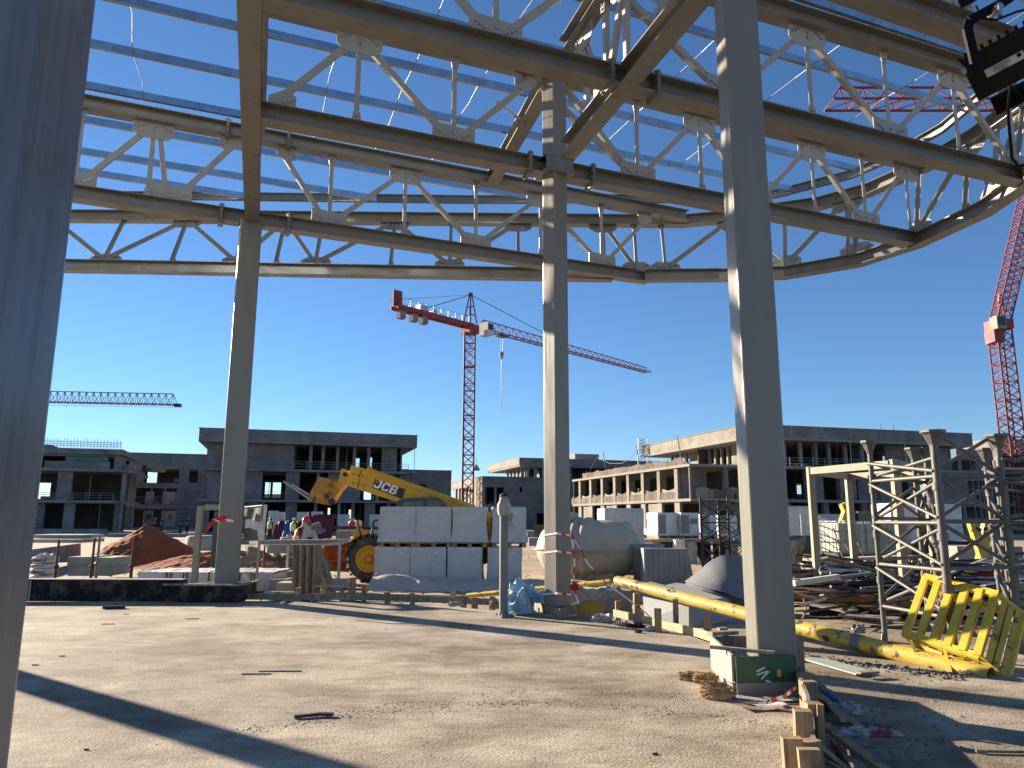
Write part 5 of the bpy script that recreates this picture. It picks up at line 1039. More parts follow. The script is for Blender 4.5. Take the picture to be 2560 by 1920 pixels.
b = MB(); b.poly([at(1958, 1476, 14.6), at(2180, 1490, 14.4), at(2284, 1500, 13.8), at(2284, 1516, 13.7), at(2160, 1516, 14.0), at(1960, 1500, 14.6)], (at(2284, 1500, 13.8)-at(1958, 1476, 14.6)).cross(Zx), .12); item('orange_beam', b, mat('orange_formwork_beam', (.42, .20, .045), .75, 0, .2, 4, .2), 'long orange formwork beam across the scrap heap', 'beam')
b = MB(); b.bar(at(1984, 1458, 14.4), at(2096, 1442, 14.7), .10, .10); item('white_strip', b, WHT, 'bright white strip on top of the scrap heap')
b = MB(); b.bar(at(2096, 1443, 14.7), at(2240, 1426, 15.2), .10, .05); item('dark_strip', b, GREYP, 'dark rail continuing right of the white strip')
b = MB(); b.bar(at(1963, 1477, 13.9), at(2040, 1497, 13.6), .09, .04); b.path([at(2008, 1490, 13.75), at(2015, 1520, 13.7), at(2014, 1532, 13.7), at(2006, 1546, 13.7)], .016, 6); item('bent_angle', b, mat('rusty_pink_steel', (.30, .19, .14), .8, 0, .2, 6), 'rusty angle piece with a bent rod below it in front of the scrap')
b = MB(); b.bar(at(2035, 1405, 19.4), at(2262, 1397, 19.0), .5, .17); item('insulation_slab', b, mat('tan_insulation', (.46, .37, .24), .95, 0, .15, 5, .6, 25), 'long tan slab lying on the scrap in front of the tanks', 'slab')
b = MB(); b.tube(at(2268, 1403, 18), at(2300, 1403, 18), .11, 12); item('red_drum', b, PINK, 'short faded red drum at the end of the tan slab')
b = MB(); b.b2(at(2288, 1400, 18.2).x, at(2312, 1400, 18.2).x, 18.2, 18.5, at(2290, 1412, 18.2).z, at(2290, 1389, 18.2).z); item('red_box', b, REDP, 'dark red box next to the short red drum')
b = MB(); b.tube(at(2300, 1400, 17.6), at(2345, 1378, 17.8), .045, 10); b.tube(at(2334, 1374, 17.6), at(2343, 1388, 17.7), .085, 12); item('pipe_fitting', b, mat('beige_fitting', (.38, .33, .27), .7), 'beige pipe fitting with collar near the tall shoring post')
b = MB(); b.tube(at(2430, 1450, 15.4), at(2520, 1436, 15.2), .14, 14); item('red_cylinder', b, PINK, 'large faded red cylinder behind the yellow cage')
b = MB(); b.b2(at(2505, 1440, 14.9).x, at(2518, 1440, 14.9).x, 14.9, 15.2, at(2505, 1452, 14.9).z, at(2505, 1425, 14.9).z); item('red_flange', b, REDP, 'dark red flange plate at the end of the faded cylinder')
b = MB(); b.poly([at(2500, 1478, 12.6), at(2600, 1440, 12.9), at(2600, 1530, 12.6), at(2500, 1560, 12.3)], V((.1, -1, .2)), .05); item('tan_board', b, mat('tan_board', (.36, .25, .15), .8, 0, .15, 3), 'tan board standing at the right edge behind the cage', 'board')
for i, (P, lab) in enumerate([(((2100, 1536, 13.3), (2250, 1548, 12.8)), 'grey torn board low in the scrap, left'), (((2110, 1550, 13.0), (2170, 1530, 13.4)), 'short pale lath low in the scrap'), (((2080, 1398, 17.2), (2020, 1412, 16.5)), 'dark tube poking left out of the heap'), (((2040, 1510, 14.2), (2130, 1528, 13.6)), 'grey corrugated strip low in the scrap'), (((2050, 1432, 15.2), (2160, 1424, 15.6)), 'thin tube above the white strip'), (((2060, 1420, 15.8), (2200, 1436, 15.2)), 'second thin tube above the white strip'), (((2440, 1408, 15.5), (2580, 1412, 15.0)), 'upper pale tube behind the cage'), (((2380, 1420, 15.5), (2560, 1430, 15.0)), 'middle pale tube behind the cage'), (((2380, 1478, 13.9), (2460, 1470, 14.2)), 'lower pale tube behind the cage'), (((2330, 1560, 12.2), (2420, 1530, 12.6)), 'tube seen between the cage bars')]):
    a, c = at(*P[0]), at(*P[1]); b = MB(); b.tube(a, c, .035 if i > 3 else .02, 8) if i not in (0, 3) else b.bar(a, c, .4, .03); item('scrap_tube' if i not in (0, 3) else 'scrap_board', b, (GALVP, WOODG)[i < 4], lab)
b = MB(); c = at(2062, 1430, 14.6)
b.path([c+V((cos(a)*.11, 0, sin(a)*.12)) for a in [k*2*pi/14 for k in range(15)]], .006, 5); item('wire_ring', b, GALVP, 'wire ring standing on the scrap heap', 'wire')
crumple('plastic_lump', 'shiny grey plastic lump behind the pole', 'litter', at(2148, 1582, 11.6), .09, .08, .12, mat('shiny_grey_plastic', (.2, .18, .17), .25), 31, 12, 2, .3)
# ---- shoring towers
SH = mat('shoring_steel', (.105, .10, .085), .5, 0, .15, 3, .1, 20, col2=(.14, .13, .105), mscale=3)
def post(t, x, y, zt, r=.045, cap=.16, z0=GZ):
    m = MB(); m.tube((x, y, z0), (x, y, zt-.16), r, 16); m.build('post', SH, t, world=True)
    m = MB(); m.lathe([(r, -.34), (r*1.15, -.2), (cap*.75, -.06), (cap, -.03), (cap, 0), (0, 0)], (x, y, zt), n=8, smooth=False); m.build('flared_cap', SH, t, world=True)
    m = MB()
    for k in range(3): z = zt-.75-k*.66*1.0; m.tube((x, y, z-.05), (x, y, z+.05), r*1.35, 14)
    m.build('collars', SH, t, world=True, kind='stuff')
def tower(label, legs, zt, levels, skip=()):
    t = thing('shoring_tower', label, 'shoring tower', (legs[0][0], legs[0][1], GZ), 0, 'grey tubular shoring towers')
    for x, y, r, c in legs: post(t, x, y, zt, r, c)
    n = len(legs)
    for i in range(n):
        a, c = V((*legs[i][:2], 0)), V((*legs[(i+1) % n][:2], 0)); off = V((0, 0, .02*i))
        for j, z in enumerate(levels):
            m = MB(); m.tube(a+Zx*z+off, c+Zx*z+off, .027, 8); m.build('horizontal_tube', SH, t, world=True)
            if j+1 < len(levels):
                z2 = levels[j+1]; pf = (c-a).cross(Zx).normalized()*.045
                m = MB(); m.tube(a+Zx*(z-.05)+pf, c+Zx*(z2+.07)+pf, .025, 8); m.build('diagonal_tube', SH, t, world=True)
                m = MB(); m.tube(c+Zx*(z-.05)-pf, a+Zx*(z2+.07)-pf, .025, 8); m.build('diagonal_tube', SH, t, world=True)
        zz = levels[0]; m = MB(); pf = (c-a).cross(Zx).normalized()*.045; m.tube(a+Zx*(zt-.35)+pf, c+Zx*(zz+.07)+pf, .025, 8); m.build('diagonal_tube', SH, t, world=True)
        m = MB(); m.tube(c+Zx*(zt-.35)-pf, a+Zx*(zz+.07)-pf, .025, 8); m.build('diagonal_tube', SH, t, world=True)
    return t
ZS = 2.8; lg = [gp(2172, 1102, ZS), gp(2331, 1076, ZS), gp(2363, 1110, ZS), gp(2322, 1112, ZS)]
levels = [at(2172, 1203, lg[0].y).z, at(2172, 1306, lg[0].y).z, at(2190, 1410, lg[0].y).z, at(2190, 1515, lg[0].y).z]
tower('left shoring tower of grey tubes standing behind the yellow cage', [(lg[0].x, lg[0].y, .037, .13), (lg[1].x, lg[1].y, .052, .165), (lg[2].x, lg[2].y+.6, .037, .13), (lg[3].x, lg[3].y+.5, .037, .13)], ZS, levels)
l2 = [gp(2491, 1086, ZS), gp(2533, 1085, ZS), V((8.4, 12.9, 0)), V((10.6, 10.2, 0))]
tower('right shoring tower of grey tubes at the right edge', [(l2[0].x, l2[0].y, .047, .15), (l2[3].x, l2[3].y, .047, .15), (l2[1].x+.9, l2[1].y+2.1, .04, .13), (l2[1].x, l2[1].y+.4, .05, .15)], ZS, levels)
m = MB(); a, c = V((lg[1].x, lg[1].y, 0)), V((l2[0].x, l2[0].y, 0))
t = thing('shoring_braces', 'tube braces linking the two shoring towers', 'braces', tuple(a))
for j, z in enumerate(levels[:3]):
    for p, q in (((a+Zx*(z+.02)), (c+Zx*(z+.02))), (a+Zx*(z+.60), c+Zx*(z+.05)), (a+Zx*(z+.05)+V((0, .1, 0)), c+Zx*(z+.60)+V((0, .1, 0)))): m = MB(); m.tube(p, q, .028, 8); m.build('brace_tube', SH, t, world=True)
# ---- beige portal frame
PF = mat('beige_frame_paint', (.30, .25, .175), .7, 0, .1, 3, .1, 20, col2=(.30, .19, .10), mscale=4, mthr=(.55, .7))
t = thing('portal_frame', 'open beige steel box frame standing over the white tanks', 'frame', (8, 18, GZ)); ZF = 2.62
f1, f3, f2 = gp(2026, 1178, ZF), gp(2236, 1160, ZF), gp(2120, 1192, ZF); f4 = f2+(f3-f1)
for a, c in ((f1, f3), (f3, f4), (f4, f2), (f2, f1)): m = MB(); d_ = (c-a).normalized()*.08; m.bar(a+d_, c-d_, .14, .14); m.build('top_beam', PF, t, world=True)
for p in (f1, f2, f3, f4): m = MB(); m.bar((p.x, p.y, .55 if p is not f1 else .45), (p.x, p.y, ZF+.085), .13, .13, up=V((0, 1, 0))); m.build('leg', PF, t, world=True)
# ---- IBC tanks
PLA = mat('white_plastic_tank', (.44, .40, .30), .5, 0, .06, 2, .05, 10)
def ibc(c, rz, lab):
    t = thing('ibc_tank', lab, 'liquid tank', tuple(c), rz, 'white caged liquid tanks'); m = MB()
    m.sheet(lambda a, k: V(((lambda th: (cos(th)*(abs(cos(th))**-.8 if abs(cos(th)) > 1e-3 else 1), ))(0)[0]*0, 0, 0)), 1, 1) if 0 else None
    m.box((0, 0, .55), (1.12, .92, .9)); 
    for k in range(4): m.box((-.42+k*.28, 0, .55), (.18, .97, .8))
    m.box((0, 0, .55), (1.17, .7, .8)); m.lathe([(.12, 0), (.12, .08), (0, .08)], (0, 0, 1.0), n=14); m.build('bottle', PLA, t)
    m = MB(); m.box((0, 0, .05), (1.2, 1.0, .1)); m.build('pallet_base', BLKP, t)
    m = MB()
    for z in (.16, .45, .78, 1.05):
        P = [V((x, y, z)) for x, y in ((-.59, -.49), (.59, -.49), (.59, .49), (-.59, .49), (-.59, -.49))]; m.path(P, .013, 6)
    for k in range(6): x = -.55+k*.22; m.tube((x, -.505, .1), (x, -.505, 1.06), .011, 5); m.tube((x, .505, .1), (x, .505, 1.06), .011, 5)
    for k in range(5): y = -.45+k*.225; m.tube((-.605, y, .1), (-.605, y, 1.06), .011, 5); m.tube((.605, y, .1), (.605, y, 1.06), .011, 5)
    m.build('cage', GALVP, t, kind='stuff')
zi = at(2118, 1394, 22.5).z
ibc((at(2122, 1394, 23).x, 23.0, zi), .12, 'left caged white liquid tank on the scrap under the beige frame'); ibc((at(2226, 1394, 23).x, 23.4, zi), .1, 'right caged white liquid tank behind the left shoring post')
b = MB(); b.b2(at(2050, 1400, 22.4).x, at(2300, 1400, 22.4).x, 22.3, 24.2, GZ, zi-.005); one('timber_stack', b, WOODG, 'dark timber stack carrying the two caged tanks', 'timber stack')
crumple('white_bag', 'tall white sack left of the caged tanks', 'bag', at(2060, 1378, 24.5), .28, .25, .95, WHT, 35, 14, 2, .25)
for i, (P, lab) in enumerate([(((2083, 1320, 21.9), (2107, 1393, 21.7)), 'first thin stick leaning on the left caged tank'), (((2105, 1346, 21.9), (2132, 1393, 21.7)), 'second thin stick leaning on the left caged tank'), (((2128, 1318, 21.9), (2160, 1393, 21.7)), 'third thin stick leaning on the left caged tank')]):
    b = MB(); b.tube(at(*P[0]), at(*P[1]), .02, 5); one('stick', b, WOODG, lab, 'stick', group='sticks leaning on the caged tank')
# yellow legs
t = thing('yellow_stand', 'bright yellow steel stand with two converging legs behind the right tower', 'stand', tuple(at(2450, 1400, 18.5)))
for P in (((2430, 1306, 18.5), (2460, 1400, 18.5)), ((2468, 1306, 18.7), (2452, 1400, 18.7))): m = MB(); m.bar(at(*P[0]), at(*P[1]), .20, .16, up=V((0, 1, 0))); m.build('leg', YEL, t, world=True); 
m = MB(); m.tube(at(2450, 1324, 18.35), at(2450, 1324, 18.6), .04, 10); m.tube(at(2463, 1322, 18.35), at(2463, 1322, 18.6), .04, 10); m.build('pin_hole', BLK, t, world=True, kind='stuff')
# small excavator
t = thing('excavator', 'small digger with raised yellow arm behind the caged tanks', 'excavator', tuple(at(2150, 1345, 36)))
m = MB(); m.bar(at(2107, 1258, 36), at(2116, 1280, 36), .28, .4, up=V((0, 1, 0))); m.bar(at(2116, 1276, 36), at(2104, 1310, 36), .26, .35, up=V((0, 1, 0))); m.build('arm', YEL, t, world=True)
m = MB(); m.b2(at(2135, 1300, 36).x, at(2182, 1300, 36).x, 35.5, 37, GZ+.7, at(2150, 1283, 36).z); m.build('cab', GLASS, t, world=True); m = MB(); m.b2(at(2131, 1300, 36).x, at(2186, 1300, 36).x, 35.4, 37.1, at(2150, 1283, 36).z, at(2150, 1278, 36).z); m.build('cab_roof', mat('brown_roof', (.2, .13, .08)), t, world=True)
m = MB(); m.b2(at(2120, 1300, 36).x, at(2200, 1300, 36).x, 35.6, 37.4, GZ, GZ+.7); m.build('undercarriage', BLK, t, world=True)
# site cabins and green fence
for i, (a, c, y, lab) in enumerate([(1946, 2030, 47, 'white site cabin right of the broad column'), (2040, 2110, 50, 'corrugated white cabin behind the white sack')]):
    x0, x1 = at(a, 1300, y).x, at(c, 1300, y).x; zt = at(a, 1270 if i == 0 else 1290, y).z; t = thing('site_cabin', lab, 'cabin', ((x0+x1)/2, y, GZ)); m = MB(); m.b2(x0, x1, y, y+5, GZ, zt); m.build('body', WHT, t, world=True); m = MB(); m.b2(x0-.1, x1+.1, y-.1, y+5.1, zt, zt+.12); m.build('roof', GALVP, t, world=True)
    for k in range(10): m = MB(); x = x0+(x1-x0)*(k+.5)/10; m.b2(x-.04, x+.04, y-.03, y, GZ+.2, zt-.1); m.build('rib', WHT, t, world=True)
t = thing('green_mesh_fence', 'low fence with green netting in front of the white cabin', 'fence', (16, 40, GZ)); x0, x1 = at(1944, 1330, 40).x, at(2036, 1330, 40).x
m = MB(); m.sheet(lambda a, k: V((x0+(x1-x0)*a, 40+.05*sin(a*20), GZ+.1+k*.85)), 20, 2); m.build('netting', mat('dark_green_mesh', (.05, .11, .075), .9, 0, .3, 3), t, world=True)
for k in range(4): x = x0+(x1-x0)*k/3; m = MB(); m.tube((x, 40.06, GZ), (x, 40.06, 1.9), .03, 6); m.build('post', GALVP, t, world=True)
m = MB(); m.tube((x0, 40.06, .78), (x1, 40.06, .78), .03, 6); m.build('rail', GALVP, t, world=True)
# ---- black scaffold tower between tank and broad column
t = thing('scaffold_tower', 'black lattice scaffold tower left of the broad column', 'scaffold', tuple(gp(1760, 1425)))
P4 = [at(1757, 1400, 23.5), at(1826, 1400, 23.2), at(1868, 1400, 25.2), at(1802, 1400, 25.6)]; zt = at(1757, 1243, 23.5).z
for i in range(4):
    a, c = V((P4[i].x, P4[i].y, 0)), V((P4[(i+1) % 4].x, P4[(i+1) % 4].y, 0)); m = MB(); m.tube(a+Zx*GZ, a+Zx*zt, .042, 10); m.build('standard', BLKP, t, world=True)
    for j in range(3):
        z0, z1 = GZ+.35+j*.66, GZ+1.0+j*.66; m = MB(); m.tube(a+Zx*z1, c+Zx*z1, .022, 6); m.build('ledger', BLKP, t, world=True)
        for p, q in ((a+Zx*(z0+.05), c+Zx*(z1-.04)), (c+Zx*(z0+.05), a+Zx*(z1-.04))): m = MB(); m.tube(p, q, .02, 6); m.build('brace', BLKP, t, world=True)
# ================================================================== TELEHANDLER
TH = mat('telehandler_yellow', (.72, .36, .015), .38, 0, .10, 2.5, .1, 20, col2=(.34, .15, .02), mscale=3.2, mthr=(.60, .70))
THD = mat('telehandler_worn', (.44, .22, .02), .6, 0, .35, 5, .2, 20, col2=(.07, .04, .025), mscale=6, mthr=(.5, .62))
t = thing('telehandler', 'yellow telehandler with raised boom and forks behind the wrapped pallets', 'telehandler', tuple(at(1050, 1459, 22.6)))
TY = 22.4
def plate(Q, y, th, nm, m, par=t, **k):
    b = MB(); b.poly([at(u, v, y) for u, v in Q], V((0, 1, 0)), th); return b.build(nm, m, par, world=True, **k)
boom = plate([(884, 1168), (905, 1174), (926, 1180), (944, 1192), (1120, 1252), (1190, 1280), (1190, 1302), (1120, 1290), (991, 1254), (906, 1226), (900, 1222), (873, 1212)], TY, .52, 'boom', TH)
plate([(884, 1165), (908, 1171), (897, 1224), (872, 1213)], TY, .66, 'boom_collar', TH, boom); plate([(912, 1174), (926, 1178), (912, 1229), (900, 1224)], TY, .60, 'boom_collar', TH, boom)
m = MB(); m.tube(at(918, 1177, TY-.16), at(1186, 1272, TY-.16), .105, 16); m.tube(at(918, 1175, TY-.16), at(926, 1178, TY-.16), .13, 16); m.build('lift_cylinder', TH, boom, world=True)
m = MB()
for i in range(3):
    for j in range(2):
        p = at(884+i*12, 1185+j*22+i*3, TY-.335); m.tube(p, p+V((0, -.02, 0)), .025, 8)
m.build('collar_bolts', BLKP, boom, world=True, kind='stuff')
plate([(857, 1172), (875, 1178), (876, 1206), (853, 1228), (838, 1250), (825, 1243), (840, 1215), (852, 1195)], TY, .42, 'boom_nose', TH)
plate([(806, 1194), (820, 1196), (836, 1203), (828, 1216), (838, 1222), (850, 1226), (833, 1256), (820, 1262), (800, 1258), (778, 1252), (782, 1238)], TY, .9, 'fork_carriage', THD)
m = MB(); m.tube(at(863, 1186, TY-.24), at(863, 1186, TY+.24), .07, 12); m.tube(at(829, 1254, TY-.5), at(829, 1254, TY+.5), .10, 12); m.tube(at(818, 1241, TY-.5), at(818, 1241, TY+.5), .06, 12); m.build('pivot_pin', BLKP, t, world=True, kind='stuff')
m = MB(); m.bar(at(822, 1199, TY-.2), at(846, 1206, TY-.2), .05, .06); m.build('link', THD, t, world=True)
FK = mat('worn_fork_steel', (.30, .30, .30), .35, .6, .2, 10)
for y_, a_, b_ in ((TY-.42, (777, 1250), (709, 1204)), (TY+.42, (782, 1243), (730, 1211))):
    m = MB(); m.bar(at(*a_, y_), at(*b_, y_-.1), .12, .045); m.build('fork', FK, t, world=True)
# lettering panel
lx = (at(1010, 1246, TY)-at(935, 1204, TY)); lx = (at(1012, 1240, TY)-at(937, 1213, TY)).normalized(); 
zx = V((0, -1, 0)); xx = lx; yy = zx.cross(xx).normalized(); cc = at(969, 1219, TY-.276)
b = MB(); b.poly([at(937, 1197, TY-.264), at(1014, 1223, TY-.264), at(1006, 1248, TY-.264), at(930, 1219, TY-.264)], V((0, 1, 0)), .008); b.build('logo_panel', mat('logo_brown_black', (.03, .018, .01), .4), boom, world=True)
Mt = Matrix(((xx.x, yy.x, zx.x, cc.x), (xx.y, yy.y, zx.y, cc.y), (xx.z, yy.z, zx.z, cc.z), (0, 0, 0, 1)))
LW = mat('logo_white', (.85, .85, .82), .4)
def letter(strokes, x0):
    q = MB()
    for (xa, ya, xb, yb) in strokes:
        pts = [(xa, ya), (xb, ya), (xb, yb), (xa, yb)]
        w_ = [cc+xx*(x0+px+.16*(py-.12))+yy*(py-.125)-V((0, .0008*len(q.v)/8, 0)) for px, py in pts]; q.poly(w_, V((0, 1, 0)), .01)
    q.build('lettering', LW, boom, world=True)
letter([(.135, .06, .195, .25), (.03, .0, .165, .055), (0, .02, .05, .09), (.165, .02, .19, .08), (.09, .205, .195, .25)], -.40)
letter([(.0, .04, .06, .21), (.03, .0, .20, .05), (.03, .20, .20, .25), (.155, .165, .215, .235), (.155, .015, .215, .085)], -.165)
letter([(.0, .0, .06, .25), (.03, .0, .18, .048), (.03, .102, .17, .148), (.03, .202, .17, .25), (.15, .14, .205, .235), (.155, .015, .215, .112)], .085)
b = MB(); b.poly([at(939, 1199, TY-.27), at(948, 1202, TY-.27), at(945, 1209, TY-.27), at(937, 1206, TY-.27)], V((0, 1, 0)), .006); b.build('small_emblem', mat('emblem_orange', (.5, .12, .01)), boom, world=True)
# cab
plate([(994, 1268), (1000, 1252), (1020, 1246), (1068, 1244), (1100, 1246), (1116, 1262), (1118, 1300), (990, 1300)], TY-.55, .9, 'cab_frame', mat('cab_dusty_grey', (.09, .085, .07), .5, 0, .2, 5))
for Q in ([(1004, 1268), (1010, 1256), (1058, 1252), (1060, 1298), (1003, 1298)], [(1066, 1252), (1097, 1253), (1109, 1268), (1110, 1298), (1066, 1298)]): plate(Q, TY-1.01, .012, 'cab_window', mat('dusty_glass', (.16, .14, .09), .25, 0, .3, 4))
plate([(905, 1340), (1222, 1296), (1226, 1400), (1190, 1420), (930, 1425)], TY, 1.7, 'chassis', THD); plate([(1216, 1278), (1227, 1282), (1230, 1400), (1218, 1410)], TY-.9, .2, 'rear_counterweight', TH)
m = MB(); m.tube(at(1079, 1238, TY-.4), at(1079, 1243, TY-.4), .06, 10); m.build('beacon', mat('orange_beacon', (.7, .15, .02), .3), t, world=True)
def wheel(u, v, y, r):
    c = at(u, v, y); c.z = max(c.z, GZ+r); m = MB(); w_ = .42; pr = []
    for a, h in ((r*.56, -w_/2), (r*.8, -w_/2-.02), (r*.93, -w_/2+.03), (r*.97, -w_/4), (r*.97, w_/4), (r*.93, w_/2-.03), (r*.8, w_/2+.02), (r*.56, w_/2)): pr.append((a, h))
    m.lathe(pr, c, V((0, 1, 0)), 36)
    for k in range(22):
        a = k/22*2*pi; R = V((cos(a), 0, sin(a))); s_ = V((-sin(a), 0, cos(a)))
        for sd_ in (-1, 1): m.bar(c+R*r*.955+V((0, sd_*.02, 0)), c+R*r*.955+V((0, sd_*w_*.52, 0))+s_*.10, .06, .09, up=R)
    wo = m.build('tyre', BLK2, t, world=True)
    m = MB(); m.lathe([(0, -.02), (r*.12, -.03), (r*.2, -.01), (r*.22, .05), (r*.42, .08), (r*.5, .0), (r*.57, -.04), (r*.58, .1)], c-V((0, w_*.42, 0)), V((0, 1, 0)), 30); m.build('rim', TH, wo, world=True)
    m = MB()
    for k in range(8): a = k/8*2*pi; p = c+V((cos(a)*r*.16, -w_*.42-.03, sin(a)*r*.16)); m.tube(p, p-V((0, .03, 0)), .018, 6)
    m.build('wheel_nuts', BLKP, wo, world=True, kind='stuff')
BLK2 = mat('dusty_tyre', (.05, .048, .045), .85, 0, .3, 8, .2, 20, col2=(.13, .12, .10), mscale=3)
wheel(925, 1406, TY-.9, .645); wheel(1150, 1406, TY-.9, .645); wheel(925, 1400, TY+1.2, .645)
m = MB(); c = at(925, 1406, TY-.9); m.sheet(lambda a, k: c+V((cos(radians(55+a*110))*.78, -.25+k*.5, sin(radians(55+a*110))*.76)), 14, 2); m.build('mudguard', BLKP, t, world=True)
m = MB(); m.path([at(925, 1355, TY-1.1), at(935, 1302, TY-1.1), at(945, 1300, TY-1.1)], .03, 6); m.path([at(905, 1352, TY-.9), at(893, 1300, TY-.9)], .025, 6); m.build('mirror_arm', BLKP, t, world=True)
m = MB(); m.bar(at(895, 1325, TY-.6), at(872, 1420, TY-.8), .12, .16, up=V((0, 1, 0))); m.bar(at(905, 1325, TY-.6), at(893, 1345, TY-.7), .3, .3, up=V((0, 1, 0))); m.build('stabiliser_leg', TH, t, world=True)

# ================================================================== PEOPLE
SKIN = mat('tanned_skin', (.26, .15, .10), .6, 0, .1, 10); VEST = mat('orange_vest', (.75, .13, .02), .6, 0, .08, 10); MAROON = mat('maroon_shirt', (.10, .012, .012), .8, 0, .2, 10); NAVY = mat('dark_trousers', (.02, .02, .025), .8, 0, .2, 10); HIVIS = mat('yellow_vest', (.45, .6, .04), .6, 0, .1, 10); GREYS = mat('grey_scarf', (.36, .36, .35), .9, 0, .1, 20); REFL = mat('reflective_strip', (.6, .6, .58), .4)
def skin(par, name, m, V_, E_, R_, sub=1):
    me = bpy.data.meshes.new(name); me.from_pydata([tuple(v) for v in V_], E_, []); me.materials.append(m); o = bpy.data.objects.new(name, me); C.objects.link(o); o.parent = par
    md = o.modifiers.new('skin', 'SKIN'); md.use_smooth_shade = True; s_ = o.modifiers.new('sub', 'SUBSURF'); s_.levels = sub; s_.render_levels = sub
    for i, r in enumerate(R_): me.skin_vertices[0].data[i].radius = (r, r) if not isinstance(r, tuple) else r; me.skin_vertices[0].data[i].use_root = (i == 0)
    return o
def person(label, loc, rz, vest, shirt, hat, pose='stand', group=None, detail=True):
    """local axes: faces +x, stands at z=0, 1.74 m tall"""
    t = thing('person', label, 'person', loc, rz, group)
    bend = .14 if pose == 'work' else .02; hx = bend*1.35
    Vt = [(0, 0, .95), (0, 0, 1.15), (bend*.6, 0, 1.35), (bend, 0, 1.47), (hx*.95, 0, 1.54), (hx, 0, 1.64)]; E = [(0, 1), (1, 2), (2, 3), (3, 4), (4, 5)]; R = [(.15, .12), (.14, .11), (.17, .12), (.10, .09), .055, .085]
    for s in (-1, 1):
        b0 = len(Vt); st = .12*s if pose != 'walk' else .05*s
        fx = {'walk': .22*s, 'work': .05*s}.get(pose, 0)
        Vt += [(0, .09*s, .88), (fx*.5+.03, .10*s, .5), (fx, .10*s, .09), (fx+.15, .11*s, .05)]; E += [(0, b0), (b0, b0+1), (b0+1, b0+2), (b0+2, b0+3)]; R += [.10, .068, .046, .04]
        b0 = len(Vt); sh = (bend*.9, .19*s, 1.43)
        if pose == 'work': el = (bend+.12, .24*s, 1.15); wr = (bend+.36, .15*s, 1.12)
        else: el = (bend, .24*s, 1.14); wr = (bend+.08, .24*s, .90)
        Vt += [sh, el, wr]; E += [(3, b0), (b0, b0+1), (b0+1, b0+2)]; R += [.06, .043, .03]
        if detail:
            d = (V(wr)-V(el)).normalized(); h0 = len(Vt); pm = V(wr)+d*.07; Vt += [tuple(pm)]; E += [(b0+2, h0)]; R += [(.036, .016)]
            side = V((0, 1, 0)) if pose == 'work' else V((1, 0, 0))
            for k, (o_, L) in enumerate(((-.03, .07), (-.01, .085), (.01, .08), (.03, .065))):
                a0 = len(Vt); Vt += [tuple(pm+side*o_+d*.03), tuple(pm+side*o_+d*L-V((0, 0, .015)))]; E += [(h0, a0), (a0, a0+1)]; R += [.009, .008]
            a0 = len(Vt); Vt += [tuple(pm-d*.03-side*.045*s)]; E += [(h0, a0)]; R += [.011]
    skin(t, 'body', SKIN, Vt, E, R, 1)
    # clothing shells
    q = MB(); q.lathe([(.155, 0), (.18, .12), (.185, .3), (.20, .42), (.17, .5), (.07, .56)], (0, 0, .93), V((bend*1.1, 0, .56)), 18); q.v = [(x, y*1.18, z) for x, y, z in q.v]; vo = q.build('vest', vest, t)
    q = MB(); q.lathe([(.192, 0), (.192, .05)], (bend*.15, 0, 1.04), n=18); q.lathe([(.2, 0), (.2, .045)], (bend*.4, 0, 1.2), n=18); q.v = [(x, y*1.2, z) for x, y, z in q.v]; q.build('reflective_strips', REFL, vo, kind='stuff')
    for s in (-1, 1):
        sh = V((bend*.9, .19*s, 1.43)); el = V((bend+.12, .24*s, 1.15)) if pose == 'work' else V((bend, .24*s, 1.14)); wr = V((bend+.32, .165*s, 1.125)) if pose == 'work' else V((bend+.07, .24*s, .95))
        q = MB(); q.tube(sh, el, .075, 12, r1=.058); q.tube(el, wr, .058, 12, r1=.042); q.lathe([(0, -.07), (.06, -.04), (.078, 0), (.06, .05), (0, .07)], sh, n=12); q.build('sleeve', shirt, t)
        fx = {'walk': .22*s, 'work': .05*s}.get(pose, 0); q = MB(); q.tube((0, .09*s, .95), (fx*.5+.03, .10*s, .5), .115, 14, r1=.085); q.tube((fx*.5+.03, .10*s, .5), (fx, .10*s, .1), .085, 12, r1=.06); q.build('trouser_leg', NAVY, t)
        q = MB(); q.box((fx+.05, .10*s, .05), (.27, .10, .09)); q.build('boot', BLKP, t)
    # head
    tilt = .25 if pose == 'work' else 0; hc = V((hx+.02, 0, 1.64)); q = MB(); q.lathe([(0, -.12), (.05, -.115), (.075, -.06), (.085, 0), (.083, .05), (.05, .09), (0, .1)], hc, n=16); q.build('head', SKIN, t)
    q = MB(); q.lathe([(0, -.02), (.014, -.01), (0, .03)], hc+V((.09, 0, -.01)), n=8); q.build('nose', SKIN, t)
    q = MB(); [q.lathe([(0, -.008), (.01, 0), (0, .008)], hc+V((.078, .03*s, .015)), n=8) for s in (-1, 1)]; q.box(hc+V((.08, 0, -.05)), (.01, .04, .008)); q.build('face_features', BLKP, t, kind='stuff')
    for s in (-1, 1): q = MB(); q.lathe([(0, -.03), (.012, 0), (0, .03)], hc+V((0, .087*s, -.01)), n=8); q.build('ear', SKIN, t)
    if pose == 'work': q = MB(); q.lathe([(.10, -.19), (.09, -.1), (.088, -.02), (.088, .04)], hc-V((.012, 0, 0)), n=18); q.build('head_scarf', GREYS, t)
